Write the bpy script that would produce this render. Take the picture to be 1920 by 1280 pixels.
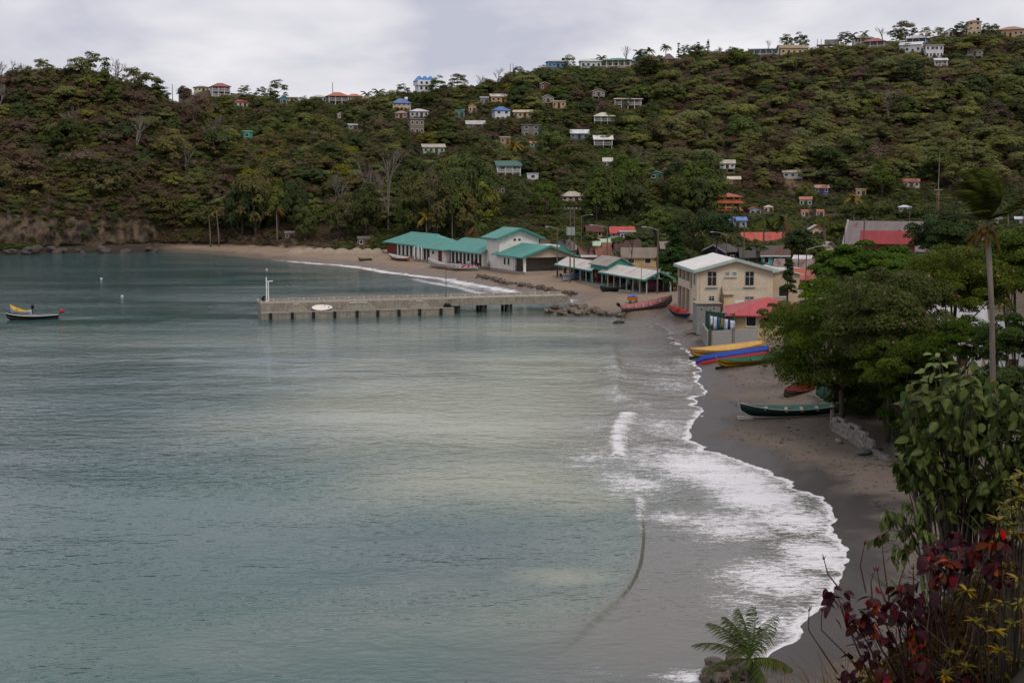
import bpy, math, random
import numpy as np
from mathutils import Vector, Matrix, Euler

random.seed(7)
rng = np.random.default_rng(11)
for o in list(bpy.data.objects):
    bpy.data.objects.remove(o)
SC = bpy.context.scene
COL = SC.collection

# ------------------------------------------------------------------ camera
F = 2400.0            # focal length in pixels of the 1920 px wide photograph
HC = 18.0             # height of the viewpoint over the water
TH = math.atan(295.0 / F)
cd = bpy.data.cameras.new('camera')
cd.sensor_width = 36.0
cd.lens = 36.0 * F / 1920.0
cd.clip_start = 0.3
cd.clip_end = 5000
cam = bpy.data.objects.new('camera', cd)
cam.location = (0, 0, HC)
cam.rotation_euler = (math.pi / 2 - TH, 0, 0)
COL.objects.link(cam)
SC.camera = cam

# ------------------------------------------------------------------ world, sun, exposure
SUN_EL, SUN_AZ = math.radians(52), math.radians(150)      # azimuth clockwise from +Y
wd = bpy.data.worlds.new('World')
SC.world = wd
wd.use_nodes = True
nt = wd.node_tree
nt.nodes.clear()
def wn(t, **k):
    n = nt.nodes.new(t)
    for a, b in k.items():
        setattr(n, a, b)
    return n
sky = wn('ShaderNodeTexSky', sky_type='NISHITA', sun_disc=False, sun_elevation=SUN_EL,
         sun_rotation=SUN_AZ, air_density=1.0, dust_density=3.0, ozone_density=1.0)
tc = wn('ShaderNodeTexCoord')
sep = wn('ShaderNodeSeparateXYZ')
nt.links.new(tc.outputs['Generated'], sep.inputs[0])
def wmath(op, a, b):
    n = wn('ShaderNodeMath', operation=op)
    for i, s in enumerate((a, b)):
        if isinstance(s, (int, float)):
            n.inputs[i].default_value = s
        else:
            nt.links.new(s, n.inputs[i])
    return n.outputs[0]
zz = wmath('ADD', wmath('MAXIMUM', sep.outputs[2], 0.0), 0.30)
cmb = wn('ShaderNodeCombineXYZ')
nt.links.new(wmath('DIVIDE', sep.outputs[0], zz), cmb.inputs[0])
nt.links.new(wmath('DIVIDE', sep.outputs[1], zz), cmb.inputs[1])
n1 = wn('ShaderNodeTexNoise')
n1.inputs['Scale'].default_value = 2.3
n1.inputs['Detail'].default_value = 4
n1.inputs['Roughness'].default_value = 0.52
n1.inputs['Distortion'].default_value = 0.3
nt.links.new(cmb.outputs[0], n1.inputs['Vector'])
rmp = wn('ShaderNodeValToRGB')
rmp.color_ramp.elements[0].position = 0.34
rmp.color_ramp.elements[0].color = (5.5, 5.6, 6.6, 1)
rmp.color_ramp.elements[1].position = 0.66
rmp.color_ramp.elements[1].color = (9.3, 9.1, 9.4, 1)
e = rmp.color_ramp.elements.new(0.5)
e.color = (7.5, 7.4, 8.0, 1)
nt.links.new(n1.outputs['Fac'], rmp.inputs[0])
mx = wn('ShaderNodeMix', data_type='RGBA')
mx.inputs['Factor'].default_value = 0.93
nt.links.new(sky.outputs[0], mx.inputs['A'])
nt.links.new(rmp.outputs[0], mx.inputs['B'])
bg = wn('ShaderNodeBackground')
bg.inputs['Strength'].default_value = 0.1
nt.links.new(mx.outputs['Result'], bg.inputs['Color'])
wo = wn('ShaderNodeOutputWorld')
nt.links.new(bg.outputs[0], wo.inputs[0])

sl = bpy.data.lights.new('sun', 'SUN')
sl.energy = 1.5
sl.angle = math.radians(18)
sl.color = (1.0, 0.92, 0.80)
so = bpy.data.objects.new('sun', sl)
sdir = Vector((math.sin(SUN_AZ) * math.cos(SUN_EL), math.cos(SUN_AZ) * math.cos(SUN_EL), math.sin(SUN_EL)))
so.rotation_euler = sdir.to_track_quat('Z', 'Y').to_euler()
COL.objects.link(so)

vs = SC.view_settings
vs.view_transform = 'Standard'
vs.look = 'None'
vs.exposure = 0.0
vs.gamma = 1.0
vs.use_curve_mapping = False
SC.render.engine = 'CYCLES'
SC.cycles.max_bounces = 5
SC.cycles.diffuse_bounces = 3
SC.cycles.glossy_bounces = 2
SC.cycles.use_adaptive_sampling = True
SC.cycles.adaptive_threshold = 0.02
SC.cycles.transmission_bounces = 3
SC.cycles.transparent_max_bounces = 8
SC.cycles.caustics_reflective = False
SC.cycles.caustics_refractive = False

# ------------------------------------------------------------------ pixel <-> place helpers
CT, ST = math.cos(TH), math.sin(TH)
def ray(px, py):
    a = (px - 960.0) / F
    b = (640.0 - py) / F
    return (a, CT + b * ST, -ST + b * CT)
def at(px, py, Y):
    d = ray(px, py)
    t = Y / d[1]
    return Vector((d[0] * t, Y, HC + d[2] * t))
def onz(px, py, z):
    d = ray(px, py)
    t = (z - HC) / d[2]
    return Vector((d[0] * t, d[1] * t, z))
def proj(p):
    dx, dy, dz = p[0], p[1], p[2] - HC
    f = dy * CT - dz * ST
    u = dy * ST + dz * CT
    return 960 + F * dx / f, 640 - F * u / f

# ------------------------------------------------------------------ numpy noise
_perm = rng.random((256, 256))
def vnoise(x, y):
    xi = np.floor(x).astype(int); yi = np.floor(y).astype(int)
    fx = x - xi; fy = y - yi
    fx = fx * fx * (3 - 2 * fx); fy = fy * fy * (3 - 2 * fy)
    g = lambda i, j: _perm[i & 255, j & 255]
    a = g(xi, yi); b = g(xi + 1, yi); c = g(xi, yi + 1); d = g(xi + 1, yi + 1)
    return (a * (1 - fx) + b * fx) * (1 - fy) + (c * (1 - fx) + d * fx) * fy
def fbm(x, y, o=4):
    s = np.zeros_like(x, dtype=float); a = 0.5; n = 0
    for k in range(o):
        s += a * (vnoise(x * 2 ** k + 17.3 * k, y * 2 ** k + 5.1 * k) - 0.5); n += a; a *= 0.5
    return s / n * 2
def sstep(a, b, x):
    t = np.clip((x - a) / (b - a), 0, 1)
    return t * t * (3 - 2 * t)

# ------------------------------------------------------------------ object helpers
def hx(s):
    s = s.lstrip('#')
    c = [int(s[i:i + 2], 16) / 255 for i in (0, 2, 4)]
    return tuple(v / 12.92 if v <= 0.04045 else ((v + 0.055) / 1.055) ** 2.4 for v in c)
def tag(o, label, cat, group=None):
    o['label'] = label; o['category'] = cat
    if group: o['group'] = group
    return o
def empty(name, loc=(0, 0, 0), rz=0.0, label=None, cat=None, group=None):
    o = bpy.data.objects.new(name, None)
    o.empty_display_size = 0.2
    o.location = loc; o.rotation_euler = (0, 0, rz)
    COL.objects.link(o)
    if label: tag(o, label, cat, group)
    return o
def obj(name, me, mat=None, parent=None, loc=None, rot=None, scl=None, kind=None):
    o = bpy.data.objects.new(name, me)
    if mat is not None and len(me.materials) == 0:
        me.materials.append(mat)
    if loc is not None: o.location = loc
    if rot is not None: o.rotation_euler = rot
    if scl is not None: o.scale = scl if hasattr(scl, '__len__') else (scl,) * 3
    COL.objects.link(o)
    if parent is not None: o.parent = parent
    if kind: o['kind'] = kind
    return o
def mesh(name, v, f, smooth=False):
    me = bpy.data.meshes.new(name)
    me.from_pydata([tuple(p) for p in v], [], [tuple(q) for q in f])
    if smooth:
        me.polygons.foreach_set('use_smooth', [True] * len(me.polygons))
    me.update()
    return me
def grid_mesh(name, V, nr, nc, keep=None):
    idx = np.arange(nr * nc).reshape(nr, nc)
    q = np.stack([idx[:-1, :-1], idx[:-1, 1:], idx[1:, 1:], idx[1:, :-1]], -1).reshape(-1, 4)
    if keep is not None:
        q = q[keep.reshape(-1)]
    return poly_mesh(name, V, q, True)
def poly_mesh(name, V, Q, smooth=False):
    V = np.asarray(V, dtype=np.float32); Q = np.asarray(Q, dtype=np.int32)
    k = Q.shape[1]
    me = bpy.data.meshes.new(name)
    me.vertices.add(len(V)); me.vertices.foreach_set('co', V.ravel())
    me.loops.add(Q.size); me.loops.foreach_set('vertex_index', Q.ravel())
    me.polygons.add(len(Q))
    me.polygons.foreach_set('loop_start', np.arange(0, Q.size, k, dtype=np.int32))
    me.polygons.foreach_set('loop_total', np.full(len(Q), k, dtype=np.int32))
    if smooth:
        me.polygons.foreach_set('use_smooth', np.ones(len(Q), dtype=bool))
    me.update(calc_edges=True)
    me.validate()
    return me
def vattr(me, name, vals):
    a = me.attributes.new(name, 'FLOAT', 'POINT')
    a.data.foreach_set('value', np.asarray(vals, dtype=np.float32).ravel())

class MB:
    """collects simple solids for one mesh"""
    def __init__(s): s.v = []; s.f = []
    def add(s, v, f):
        n = len(s.v); s.v += [tuple(p) for p in v]; s.f += [tuple(i + n for i in q) for q in f]; return s
    def box(s, c, d, rz=0.0, taper=1.0):
        x, y, z = d[0] / 2, d[1] / 2, d[2] / 2
        cs, sn = math.cos(rz), math.sin(rz)
        v = []
        for k in (-1, 1):
            t = taper if k > 0 else 1
            for i, j in ((-1, -1), (1, -1), (1, 1), (-1, 1)):
                a, b = i * x * t, j * y * t
                v.append((c[0] + a * cs - b * sn, c[1] + a * sn + b * cs, c[2] + k * z))
        return s.add(v, [(0, 3, 2, 1), (4, 5, 6, 7), (0, 1, 5, 4), (1, 2, 6, 5), (2, 3, 7, 6), (3, 0, 4, 7)])
    def span(s, x0, x1, y0, y1, z0, z1):
        return s.box(((x0 + x1) / 2, (y0 + y1) / 2, (z0 + z1) / 2), (abs(x1 - x0), abs(y1 - y0), abs(z1 - z0)))
    def tube(s, pts, rad, n=6, cap=True):
        pts = [Vector(p) for p in pts]
        if not hasattr(rad, '__len__'): rad = [rad] * len(pts)
        v = []; f = []
        up = Vector((0.13, 0.31, 0.94)).normalized()
        for i, p in enumerate(pts):
            t = (pts[min(i + 1, len(pts) - 1)] - pts[max(i - 1, 0)])
            t = t.normalized() if t.length > 1e-9 else Vector((0, 0, 1))
            r = up if abs(t.dot(up)) < 0.95 else Vector((1, 0, 0))
            a = t.cross(r).normalized(); b = t.cross(a)
            for k in range(n):
                q = 2 * math.pi * k / n
                v.append(p + (a * math.cos(q) + b * math.sin(q)) * rad[i])
        for i in range(len(pts) - 1):
            for k in range(n):
                k2 = (k + 1) % n
                f.append((i * n + k, i * n + k2, (i + 1) * n + k2, (i + 1) * n + k))
        if cap:
            f.append(tuple(range(n - 1, -1, -1))); m = (len(pts) - 1) * n
            f.append(tuple(m + k for k in range(n)))
        return s.add(v, f)
    def mesh(s, name, smooth=False):
        return mesh(name, s.v, s.f, smooth)
    def obj(s, name, mat, parent=None, smooth=False, **k):
        return obj(name, s.mesh(name, smooth), mat, parent, **k)
def bar(p0, p1, r, n=5): return MB().tube([p0, p1], r, n)

# ------------------------------------------------------------------ materials
MATS = {}
def newmat(name):
    m = bpy.data.materials.new(name); m.use_nodes = True
    nt = m.node_tree; nt.nodes.clear()
    out = nt.nodes.new('ShaderNodeOutputMaterial')
    b = nt.nodes.new('ShaderNodeBsdfPrincipled')
    nt.links.new(b.outputs[0], out.inputs[0])
    return m, nt, b, out
class NT:
    def __init__(s, nt): s.nt = nt
    def n(s, t, **k):
        n = s.nt.nodes.new(t)
        ins = k.pop('ins', {})
        for a, b in k.items(): setattr(n, a, b)
        for a, b in ins.items(): s.put(n.inputs[a], b)
        return n
    def put(s, sock, v):
        if isinstance(v, bpy.types.NodeSocket): s.nt.links.new(v, sock)
        elif isinstance(v, (tuple, list)) and len(v) == 3 and sock.type == 'RGBA': sock.default_value = (*v, 1)
        else: sock.default_value = v
    def math(s, op, a, b=0.0, c=None, clamp=False):
        n = s.n('ShaderNodeMath', operation=op, use_clamp=clamp)
        s.put(n.inputs[0], a); s.put(n.inputs[1], b)
        if c is not None: s.put(n.inputs[2], c)
        return n.outputs[0]
    def mix(s, f, a, b, blend='MIX'):
        n = s.n('ShaderNodeMix', data_type='RGBA', blend_type=blend)
        s.put(n.inputs['Factor'], f); s.put(n.inputs['A'], a); s.put(n.inputs['B'], b)
        return n.outputs['Result']
    def noise(s, vec, scale, detail=4, rough=0.55, dist=0.0):
        n = s.n('ShaderNodeTexNoise', ins={'Scale': scale, 'Detail': detail, 'Roughness': rough, 'Distortion': dist})
        if vec is not None: s.put(n.inputs['Vector'], vec)
        return n.outputs['Fac']
    def remap(s, v, a, b, c=0.0, d=1.0, smooth=False):
        n = s.n('ShaderNodeMapRange', interpolation_type='SMOOTHSTEP' if smooth else 'LINEAR')
        for i, q in enumerate((v, a, b, c, d)): s.put(n.inputs[i], q)
        return n.outputs[0]
    def attr(s, name):
        return s.n('ShaderNodeAttribute', attribute_name=name).outputs['Fac']
    def pos(s): return s.n('ShaderNodeNewGeometry').outputs['Position']
    def objc(s): return s.n('ShaderNodeTexCoord').outputs['Object']
    def scalev(s, v, xyz):
        n = s.n('ShaderNodeVectorMath', operation='MULTIPLY'); s.put(n.inputs[0], v); n.inputs[1].default_value = xyz
        return n.outputs[0]
    def bump(s, h, strength=0.3, dist=0.05, normal=None):
        n = s.n('ShaderNodeBump', ins={'Strength': strength, 'Distance': dist, 'Height': h})
        if normal is not None: s.put(n.inputs['Normal'], normal)
        return n.outputs[0]
    def rand(s): return s.n('ShaderNodeObjectInfo').outputs['Random']
def mute(c, f=0.16, k=0.92):
    if isinstance(c, str): c = hx(c)
    l = 0.3 * c[0] + 0.59 * c[1] + 0.11 * c[2]
    return tuple((v * (1 - f) + l * f) * k for v in c)
def C(c, k): return tuple(min(1, v * k) for v in c)

def paint(col, rough=0.75, dirt=0.35, scale=1.3, spec=0.2):
    """weathered painted or plastered surface"""
    if isinstance(col, str): col = hx(col)
    key = ('paint', tuple(round(c, 3) for c in col), rough, dirt, scale)
    if key in MATS: return MATS[key]
    m, nt, b, out = newmat('weathered_paint'); T = NT(nt)
    p = T.objc()
    a = T.noise(p, scale, 5, 0.6)
    streak = T.noise(T.scalev(p, (3.0, 3.0, 0.35)), scale * 1.6, 4, 0.6)
    c = T.mix(T.remap(a, 0.35, 0.75), C(col, 1.06), C(col, 0.84))
    c = T.mix(T.math('MULTIPLY', T.remap(streak, 0.5, 0.8), dirt), c, tuple(0.25 * v + 0.05 * w for v, w in zip(col, (0.9, 0.8, 0.65))))
    T.put(b.inputs['Base Color'], c)
    b.inputs['Roughness'].default_value = rough
    b.inputs['Specular IOR Level'].default_value = spec
    T.put(b.inputs['Normal'], T.bump(T.noise(p, 14, 3), 0.15, 0.02))
    MATS[key] = m
    return m
def sheet(col, rust=0.0, axis=0, rough=0.5):
    """corrugated roofing sheet"""
    if isinstance(col, str): col = hx(col)
    key = ('sheet', tuple(round(c, 3) for c in col), rust, axis, rough)
    if key in MATS: return MATS[key]
    m, nt, b, out = newmat('roof_sheet'); T = NT(nt)
    p = T.objc()
    sx = T.n('ShaderNodeSeparateXYZ', ins={0: p}).outputs[axis]
    rib = T.math('SINE', T.math('MULTIPLY', sx, 26.0))
    pan = T.noise(T.scalev(p, (1.1, 0.05, 0.05) if axis == 0 else (0.05, 1.1, 0.05)), 1.0, 1, 0.4)
    a = T.noise(p, 0.9, 5, 0.65)
    c = T.mix(T.remap(a, 0.35, 0.7), C(col, 1.05), C(col, 0.82))
    c = T.mix(T.remap(pan, 0.4, 0.6, 0, 0.5), c, C(col, 0.70))
    st_ = T.noise(T.scalev(p, (1.4, 0.3, 0.3) if axis == 0 else (0.3, 1.4, 0.3)), 1.7, 5, 0.7)
    c = T.mix(T.remap(st_, 0.5, 0.75, 0, 0.4), c, tuple(0.4 * v + 0.03 for v in col))
    if rust > 0:
        r = T.noise(T.scalev(p, (1.2, 0.5, 0.5)), 0.8, 6, 0.7)
        c = T.mix(T.remap(r, 0.62 - 0.35 * rust, 0.72 - 0.2 * rust), c, T.mix(a, (0.17, 0.055, 0.025), (0.07, 0.03, 0.02)))
    T.put(b.inputs['Base Color'], c)
    b.inputs['Roughness'].default_value = rough
    b.inputs['Specular IOR Level'].default_value = 0.3
    T.put(b.inputs['Normal'], T.bump(rib, 0.35, 0.02))
    MATS[key] = m
    return m
def flat(col, rough=0.6, spec=0.3, metal=0.0):
    if isinstance(col, str): col = hx(col)
    key = ('flat', tuple(round(c, 3) for c in col), rough, metal)
    if key in MATS: return MATS[key]
    m, nt, b, out = newmat('plain_finish'); T = NT(nt)
    a = T.noise(T.objc(), 3.0, 4)
    T.put(b.inputs['Base Color'], T.mix(a, C(col, 1.12), C(col, 0.85)))
    b.inputs['Roughness'].default_value = rough
    b.inputs['Specular IOR Level'].default_value = spec
    b.inputs['Metallic'].default_value = metal
    MATS[key] = m
    return m
def concrete(col=(0.30, 0.28, 0.25), stain=0.6, scale=0.6):
    key = ('conc', col, stain, scale)
    if key in MATS: return MATS[key]
    m, nt, b, out = newmat('stained_concrete'); T = NT(nt)
    p = T.objc()
    a = T.noise(p, scale, 6, 0.65); st = T.noise(T.scalev(p, (1.6, 1.6, 0.3)), scale * 2, 5, 0.65); fi = T.noise(p, 9, 4, 0.6)
    c = T.mix(T.remap(a, 0.3, 0.7), C(col, 1.15), C(col, 0.7))
    c = T.mix(T.math('MULTIPLY', T.remap(st, 0.48, 0.72), stain), c, C(col, 0.35))
    c = T.mix(T.remap(fi, 0.45, 0.75, 0, 0.3), c, C(col, 0.5))
    T.put(b.inputs['Base Color'], c)
    b.inputs['Roughness'].default_value = 0.85
    T.put(b.inputs['Normal'], T.bump(fi, 0.3, 0.03))
    MATS[key] = m
    return m
def wood(col, scale=2.0):
    if isinstance(col, str): col = hx(col)
    key = ('wood', tuple(round(c, 3) for c in col), scale)
    if key in MATS: return MATS[key]
    m, nt, b, out = newmat('weathered_wood'); T = NT(nt)
    p = T.objc()
    g = T.noise(T.scalev(p, (8, 8, 1)), scale, 5, 0.6)
    T.put(b.inputs['Base Color'], T.mix(T.remap(g, 0.3, 0.7), C(col, 1.25), C(col, 0.6)))
    b.inputs['Roughness'].default_value = 0.8
    T.put(b.inputs['Normal'], T.bump(g, 0.3, 0.02))
    MATS[key] = m
    return m
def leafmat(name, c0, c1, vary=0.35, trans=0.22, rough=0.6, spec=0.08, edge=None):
    """foliage: c0 dark / c1 light leaf colour, mixed per leaf and per plant"""
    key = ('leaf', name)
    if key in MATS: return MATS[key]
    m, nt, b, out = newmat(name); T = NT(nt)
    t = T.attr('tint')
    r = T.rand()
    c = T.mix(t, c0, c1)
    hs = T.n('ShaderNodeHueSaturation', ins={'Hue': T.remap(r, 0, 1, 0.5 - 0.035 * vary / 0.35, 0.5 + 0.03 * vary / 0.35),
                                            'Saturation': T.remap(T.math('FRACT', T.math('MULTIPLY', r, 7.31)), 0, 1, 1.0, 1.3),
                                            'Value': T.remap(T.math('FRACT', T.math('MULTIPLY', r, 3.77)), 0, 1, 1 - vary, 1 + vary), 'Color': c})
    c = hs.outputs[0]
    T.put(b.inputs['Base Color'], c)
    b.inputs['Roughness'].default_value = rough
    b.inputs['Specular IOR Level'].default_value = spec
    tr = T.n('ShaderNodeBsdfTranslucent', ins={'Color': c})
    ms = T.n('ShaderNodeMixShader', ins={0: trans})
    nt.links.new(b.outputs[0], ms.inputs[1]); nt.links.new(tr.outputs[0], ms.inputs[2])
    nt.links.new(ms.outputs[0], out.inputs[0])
    MATS[key] = m
    return m
def bark(col=(0.10, 0.08, 0.065)):
    key = ('bark', col)
    if key in MATS: return MATS[key]
    m, nt, b, out = newmat('bark'); T = NT(nt)
    p = T.objc(); g = T.noise(T.scalev(p, (1, 1, 0.3)), 6, 5, 0.65)
    T.put(b.inputs['Base Color'], T.mix(g, C(col, 1.4), C(col, 0.5)))
    b.inputs['Roughness'].default_value = 0.9
    T.put(b.inputs['Normal'], T.bump(g, 0.5, 0.03))
    MATS[key] = m
    return m
GLASS = flat((0.018, 0.02, 0.022), 0.12, 0.5)
DARK = flat((0.02, 0.018, 0.016), 0.7)
WHITE = paint((0.72, 0.70, 0.68), dirt=0.25)
GREYWD = wood((0.16, 0.14, 0.12))

# ================================================================== SHORE AND TERRAIN
SHORE_PX = [(-420, 486), (-160, 482), (0, 479), (60, 477), (120, 475), (200, 474), (280, 473), (345, 473), (400, 476), (440, 480), (520, 487),
            (600, 493), (680, 500), (740, 510), (800, 517), (850, 523), (900, 533), (950, 541), (985, 549), (1030, 556), (1062, 558),
            (1085, 566), (1060, 575), (1022, 584), (1060, 589), (1120, 592), (1170, 595), (1215, 601), (1248, 614), (1268, 633), (1290, 655),
            (1306, 682), (1313, 700), (1318, 722), (1316, 738), (1300, 746), (1312, 757), (1320, 772), (1298, 800), (1294, 818), (1330, 845), (1400, 866), (1466, 893),
            (1506, 920), (1556, 942), (1564, 982), (1580, 1030), (1589, 1045), (1571, 1090), (1552, 1125), (1515, 1165), (1488, 1205),
            (1420, 1240), (1345, 1268), (1290, 1300)]
shore = np.array([tuple(onz(px, py, 0))[:2] for px, py in SHORE_PX])
shore = np.vstack([shore, [[3.0, 38.0], [-2.0, 30.0], [-9.0, 24.0], [-20.0, 16.0], [-34.0, 2.0], [-50.0, -40.0]]])
def catmull(P, k=5):
    out = []
    P = np.asarray(P, float); n = len(P)
    for i in range(n - 1):
        p0, p1, p2, p3 = P[max(i - 1, 0)], P[i], P[i + 1], P[min(i + 2, n - 1)]
        for t in np.arange(k) / k:
            out.append(0.5 * ((2 * p1) + (-p0 + p2) * t + (2 * p0 - 5 * p1 + 4 * p2 - p3) * t * t + (-p0 + 3 * p1 - 3 * p2 + p3) * t ** 3))
    out.append(P[-1])
    return np.array(out)
SHR = catmull(shore, 4)
SEA = np.vstack([SHR, [[-60, -400], [-4000, -400], [-4000, 400]]])
def sdist(x, y, rough=True):
    """signed distance to the waterline, positive on land"""
    x = np.asarray(x, float); y = np.asarray(y, float)
    best = np.full(x.shape, 1e18)
    for i in range(len(SHR) - 1):
        a = SHR[i]; d = SHR[i + 1] - a; L = d @ d + 1e-12
        t = np.clip(((x - a[0]) * d[0] + (y - a[1]) * d[1]) / L, 0, 1)
        q = (x - a[0] - t * d[0]) ** 2 + (y - a[1] - t * d[1]) ** 2
        np.minimum(best, q, out=best)
    ins = np.zeros(x.shape, bool)
    n = len(SEA)
    for i in range(n):
        x1, y1 = SEA[i]; x2, y2 = SEA[(i + 1) % n]
        if y1 == y2: continue
        c = ((y1 > y) != (y2 > y))
        ins ^= c & (x < (x2 - x1) * (y - y1) / (y2 - y1) + x1)
    s = np.sqrt(best) * np.where(ins, -1, 1)
    if rough:
        s = s + (fbm(x * 0.55, y * 0.55, 4) * 0.55 + fbm(x * 2.2, y * 2.2, 3) * 0.22) * np.exp(-(s / 6) ** 2) * np.clip(y / 60, 0.5, 3)
    return s

CP = []     # hill control points (px, py, distance)
for t in [(-420, 190, 430), (-150, 165, 420), (0, 158, 405), (60, 146, 400), (130, 143, 398), (230, 164, 400), (300, 192, 405), (345, 222, 405),
          (390, 186, 480), (450, 196, 480), (520, 198, 480), (620, 197, 480), (700, 190, 490), (800, 179, 500), (900, 166, 510), (960, 150, 515), (1010, 138, 520),
          (1100, 130, 520), (1190, 130, 520), (1300, 108, 530), (1400, 105, 535), (1520, 100, 540), (1640, 90, 545), (1760, 82, 550), (1920, 66, 550), (2150, 50, 550), (2500, 60, 540),
          (-300, 330, 370), (60, 300, 368), (200, 300, 366), (350, 300, 376), (450, 268, 398), (520, 300, 388), (470, 360, 362), (0, 392, 339), (200, 392, 339), (400, 395, 343), (-200, 400, 342),
          (600, 400, 352), (600, 300, 388), (750, 400, 350), (750, 300, 398), (650, 240, 432), (850, 330, 393), (850, 250, 440), (900, 205, 468), (950, 337, 385),
          (1000, 250, 443), (1000, 190, 478), (1100, 370, 370), (1100, 300, 410), (1100, 235, 452), (1200, 208, 468), (1200, 300, 420), (1250, 380, 378), (1300, 330, 402),
          (1400, 200, 480), (1370, 347, 398), (1490, 337, 406), (1550, 362, 398), (1400, 397, 376), (1600, 250, 450), (1600, 180, 490), (1750, 250, 450), (1750, 180, 490),
          (1710, 352, 400), (1800, 352, 400), (1900, 300, 425), (1900, 200, 482), (1920, 385, 380), (2150, 300, 425), (2150, 180, 490), (900, 405, 335), (1000, 405, 338), (1050, 400, 345)]:
    CP.append(tuple(at(*t)))
for x, y, z in [(-170, 520, 34), (-80, 560, 36), (20, 640, 52), (120, 680, 68), (220, 700, 72), (-300, 500, 30), (300, 640, 70), (-120, 470, 34),
                (60, 620, 56), (-10, 600, 48), (-40, 700, 20), (100, 800, 30), (250, 800, 30), (-200, 650, 10), (-400, 450, 20), (400, 500, 60),
                (40, 180, 2.4), (60, 180, 2.6), (30, 220, 2.4), (60, 240, 2.8), (20, 250, 2.4), (20, 290, 3.0), (55, 290, 3.2), (90, 290, 3.4), (50, 330, 4.5), (90, 330, 4.5),
                (130, 330, 5), (30, 315, 3.6), (0, 285, 2.8), (-10, 300, 3.5), (140, 250, 4), (100, 200, 3), (-25, 310, 3.2), (-45, 325, 2.6), (-60, 333, 2.6),
                (200, 300, 8), (30, 100, 2.0), (50, 100, 2.4), (30, 60, 1.8), (60, 60, 3), (120, 120, 4), (150, 60, 8), (260, 200, 14)]:
    CP.append((x, y, z))
CP = np.array(CP)
_S = 100.0
def _phi(r2): return np.sqrt(r2 + 0.16 ** 2)
_A = CP[:, :2] / _S
_D = ((_A[:, None] - _A[None]) ** 2).sum(-1)
_n = len(CP)
_M = np.zeros((_n + 3, _n + 3))
_M[:_n, :_n] = _phi(_D) - np.eye(_n) * 0.002
_M[:_n, _n:] = np.c_[np.ones(_n), _A]; _M[_n:, :_n] = _M[:_n, _n:].T
_w = np.linalg.solve(_M, np.r_[CP[:, 2], 0, 0, 0])
def rbf(x, y):
    sh = x.shape
    P = np.c_[x.ravel(), y.ravel()] / _S
    out = np.empty(len(P))
    for i in range(0, len(P), 40000):
        q = P[i:i + 40000]
        d = ((q[:, None] - _A[None]) ** 2).sum(-1)
        out[i:i + 40000] = _phi(d) @ _w[:_n] + _w[_n] + q @ _w[_n + 1:]
    return out.reshape(sh)
def bank(x, y):
    e = y - 1.6 * np.maximum(x, 0) - 0.3 * np.minimum(x, 0)
    return 16.4 - 0.75 * np.maximum(0, e) + fbm(x * 0.6, y * 0.6, 3) * 0.35
def height(x, y, s=None):
    x = np.asarray(x, float); y = np.asarray(y, float)
    if s is None: s = sdist(x, y)
    zb = np.where(s < 0, np.maximum(s * 0.09, -7.0), 2.3 * (1 - np.exp(-np.maximum(s, 0) * (0.055 + 0.085 * sstep(118, 150, y)))))
    left = sstep(-60, -85, x)
    lo = 5 + 4 * left; hi = 32 - 8 * left
    hill = np.maximum(rbf(x, y) - 2.4, 0)
    hill = hill + fbm(x * 0.03, y * 0.03, 4) * np.clip(hill, 0, 20) * 0.16 + fbm(x * 0.15, y * 0.15, 3) * np.clip(hill * 0.2, 0, 0.9)
    z = zb + hill * sstep(lo, hi, s)
    z = z + fbm(x * 0.35, y * 0.35, 4) * 0.10 * sstep(0.5, 6, s)
    return np.maximum(z, bank(x, y))
# ------------------------------------------------------------------ ground sheet
def usamp(a, b, n, outer):
    m = np.linspace(a, b, n)
    l = a - np.geomspace(0.01, outer, 26)[::-1]; r = b + np.geomspace(0.01, outer, 26)
    return np.concatenate([l, m, r])
gy = np.concatenate([np.linspace(-60, 22, 50), np.geomspace(23, 900, 520), np.geomspace(930, 3000, 12)])
gu = usamp(-0.40, 0.46, 440, 2.0)
GX = gu[None, :] * (np.maximum(gy, -20)[:, None] + 40); GY = np.repeat(gy[:, None], len(gu), 1)
GS = sdist(GX, GY)
GZ = height(GX, GY, GS)
far = sstep(750, 1200, GY)
GZ = GZ * (1 - far) - 2.0 * far
gm = grid_mesh('ground', np.stack([GX, GY, GZ], -1).reshape(-1, 3), *GX.shape)
from mathutils.bvhtree import BVHTree
_BV = BVHTree.FromPolygons([v.co for v in gm.vertices], [tuple(q.vertices) for q in gm.polygons])
def gz(x, y):
    q = _BV.ray_cast(Vector((x, y, 400)), Vector((0, 0, -1)))
    return q[0].z if q[0] is not None else 0.0
def hit(px, py, near=30.0):
    """where the line of sight through a pixel meets the ground"""
    d = Vector(ray(px, py)).normalized()
    q = _BV.ray_cast(Vector((0, 0, HC)) + d * near, d)
    k = 0
    while q[0] is None and k < 60:
        py += 1.0; k += 1
        d = Vector(ray(px, py)).normalized()
        q = _BV.ray_cast(Vector((0, 0, HC)) + d * near, d)
    return q[0].copy()
vattr(gm, 'shore', GS)
vattr(gm, 'rise', np.maximum(np.maximum(rbf(GX, GY) - 3.0, 0) * sstep(4, 26, GS), 1.3 * sstep(30, 42, GS) * sstep(105, 130, GY)))
vattr(gm, 'bank', sstep(-0.5, 1.0, bank(GX, GY) - 1.5))
vattr(gm, 'rocky', sstep(-86, -98, GX) * sstep(250, 270, GY))
def patchfield(x, y, L):
    out = np.zeros_like(x)
    for (cx, cy, rx, ry, a) in L:
        out = np.maximum(out, a * np.exp(-(((x - cx) / rx) ** 2 + ((y - cy) / ry) ** 2)))
    return out
def ppatch(px, py, rx, ry, a, z=0.0):
    p = onz(px, py, z); return (p.x, p.y, rx, ry, a)
EARTH = []
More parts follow.
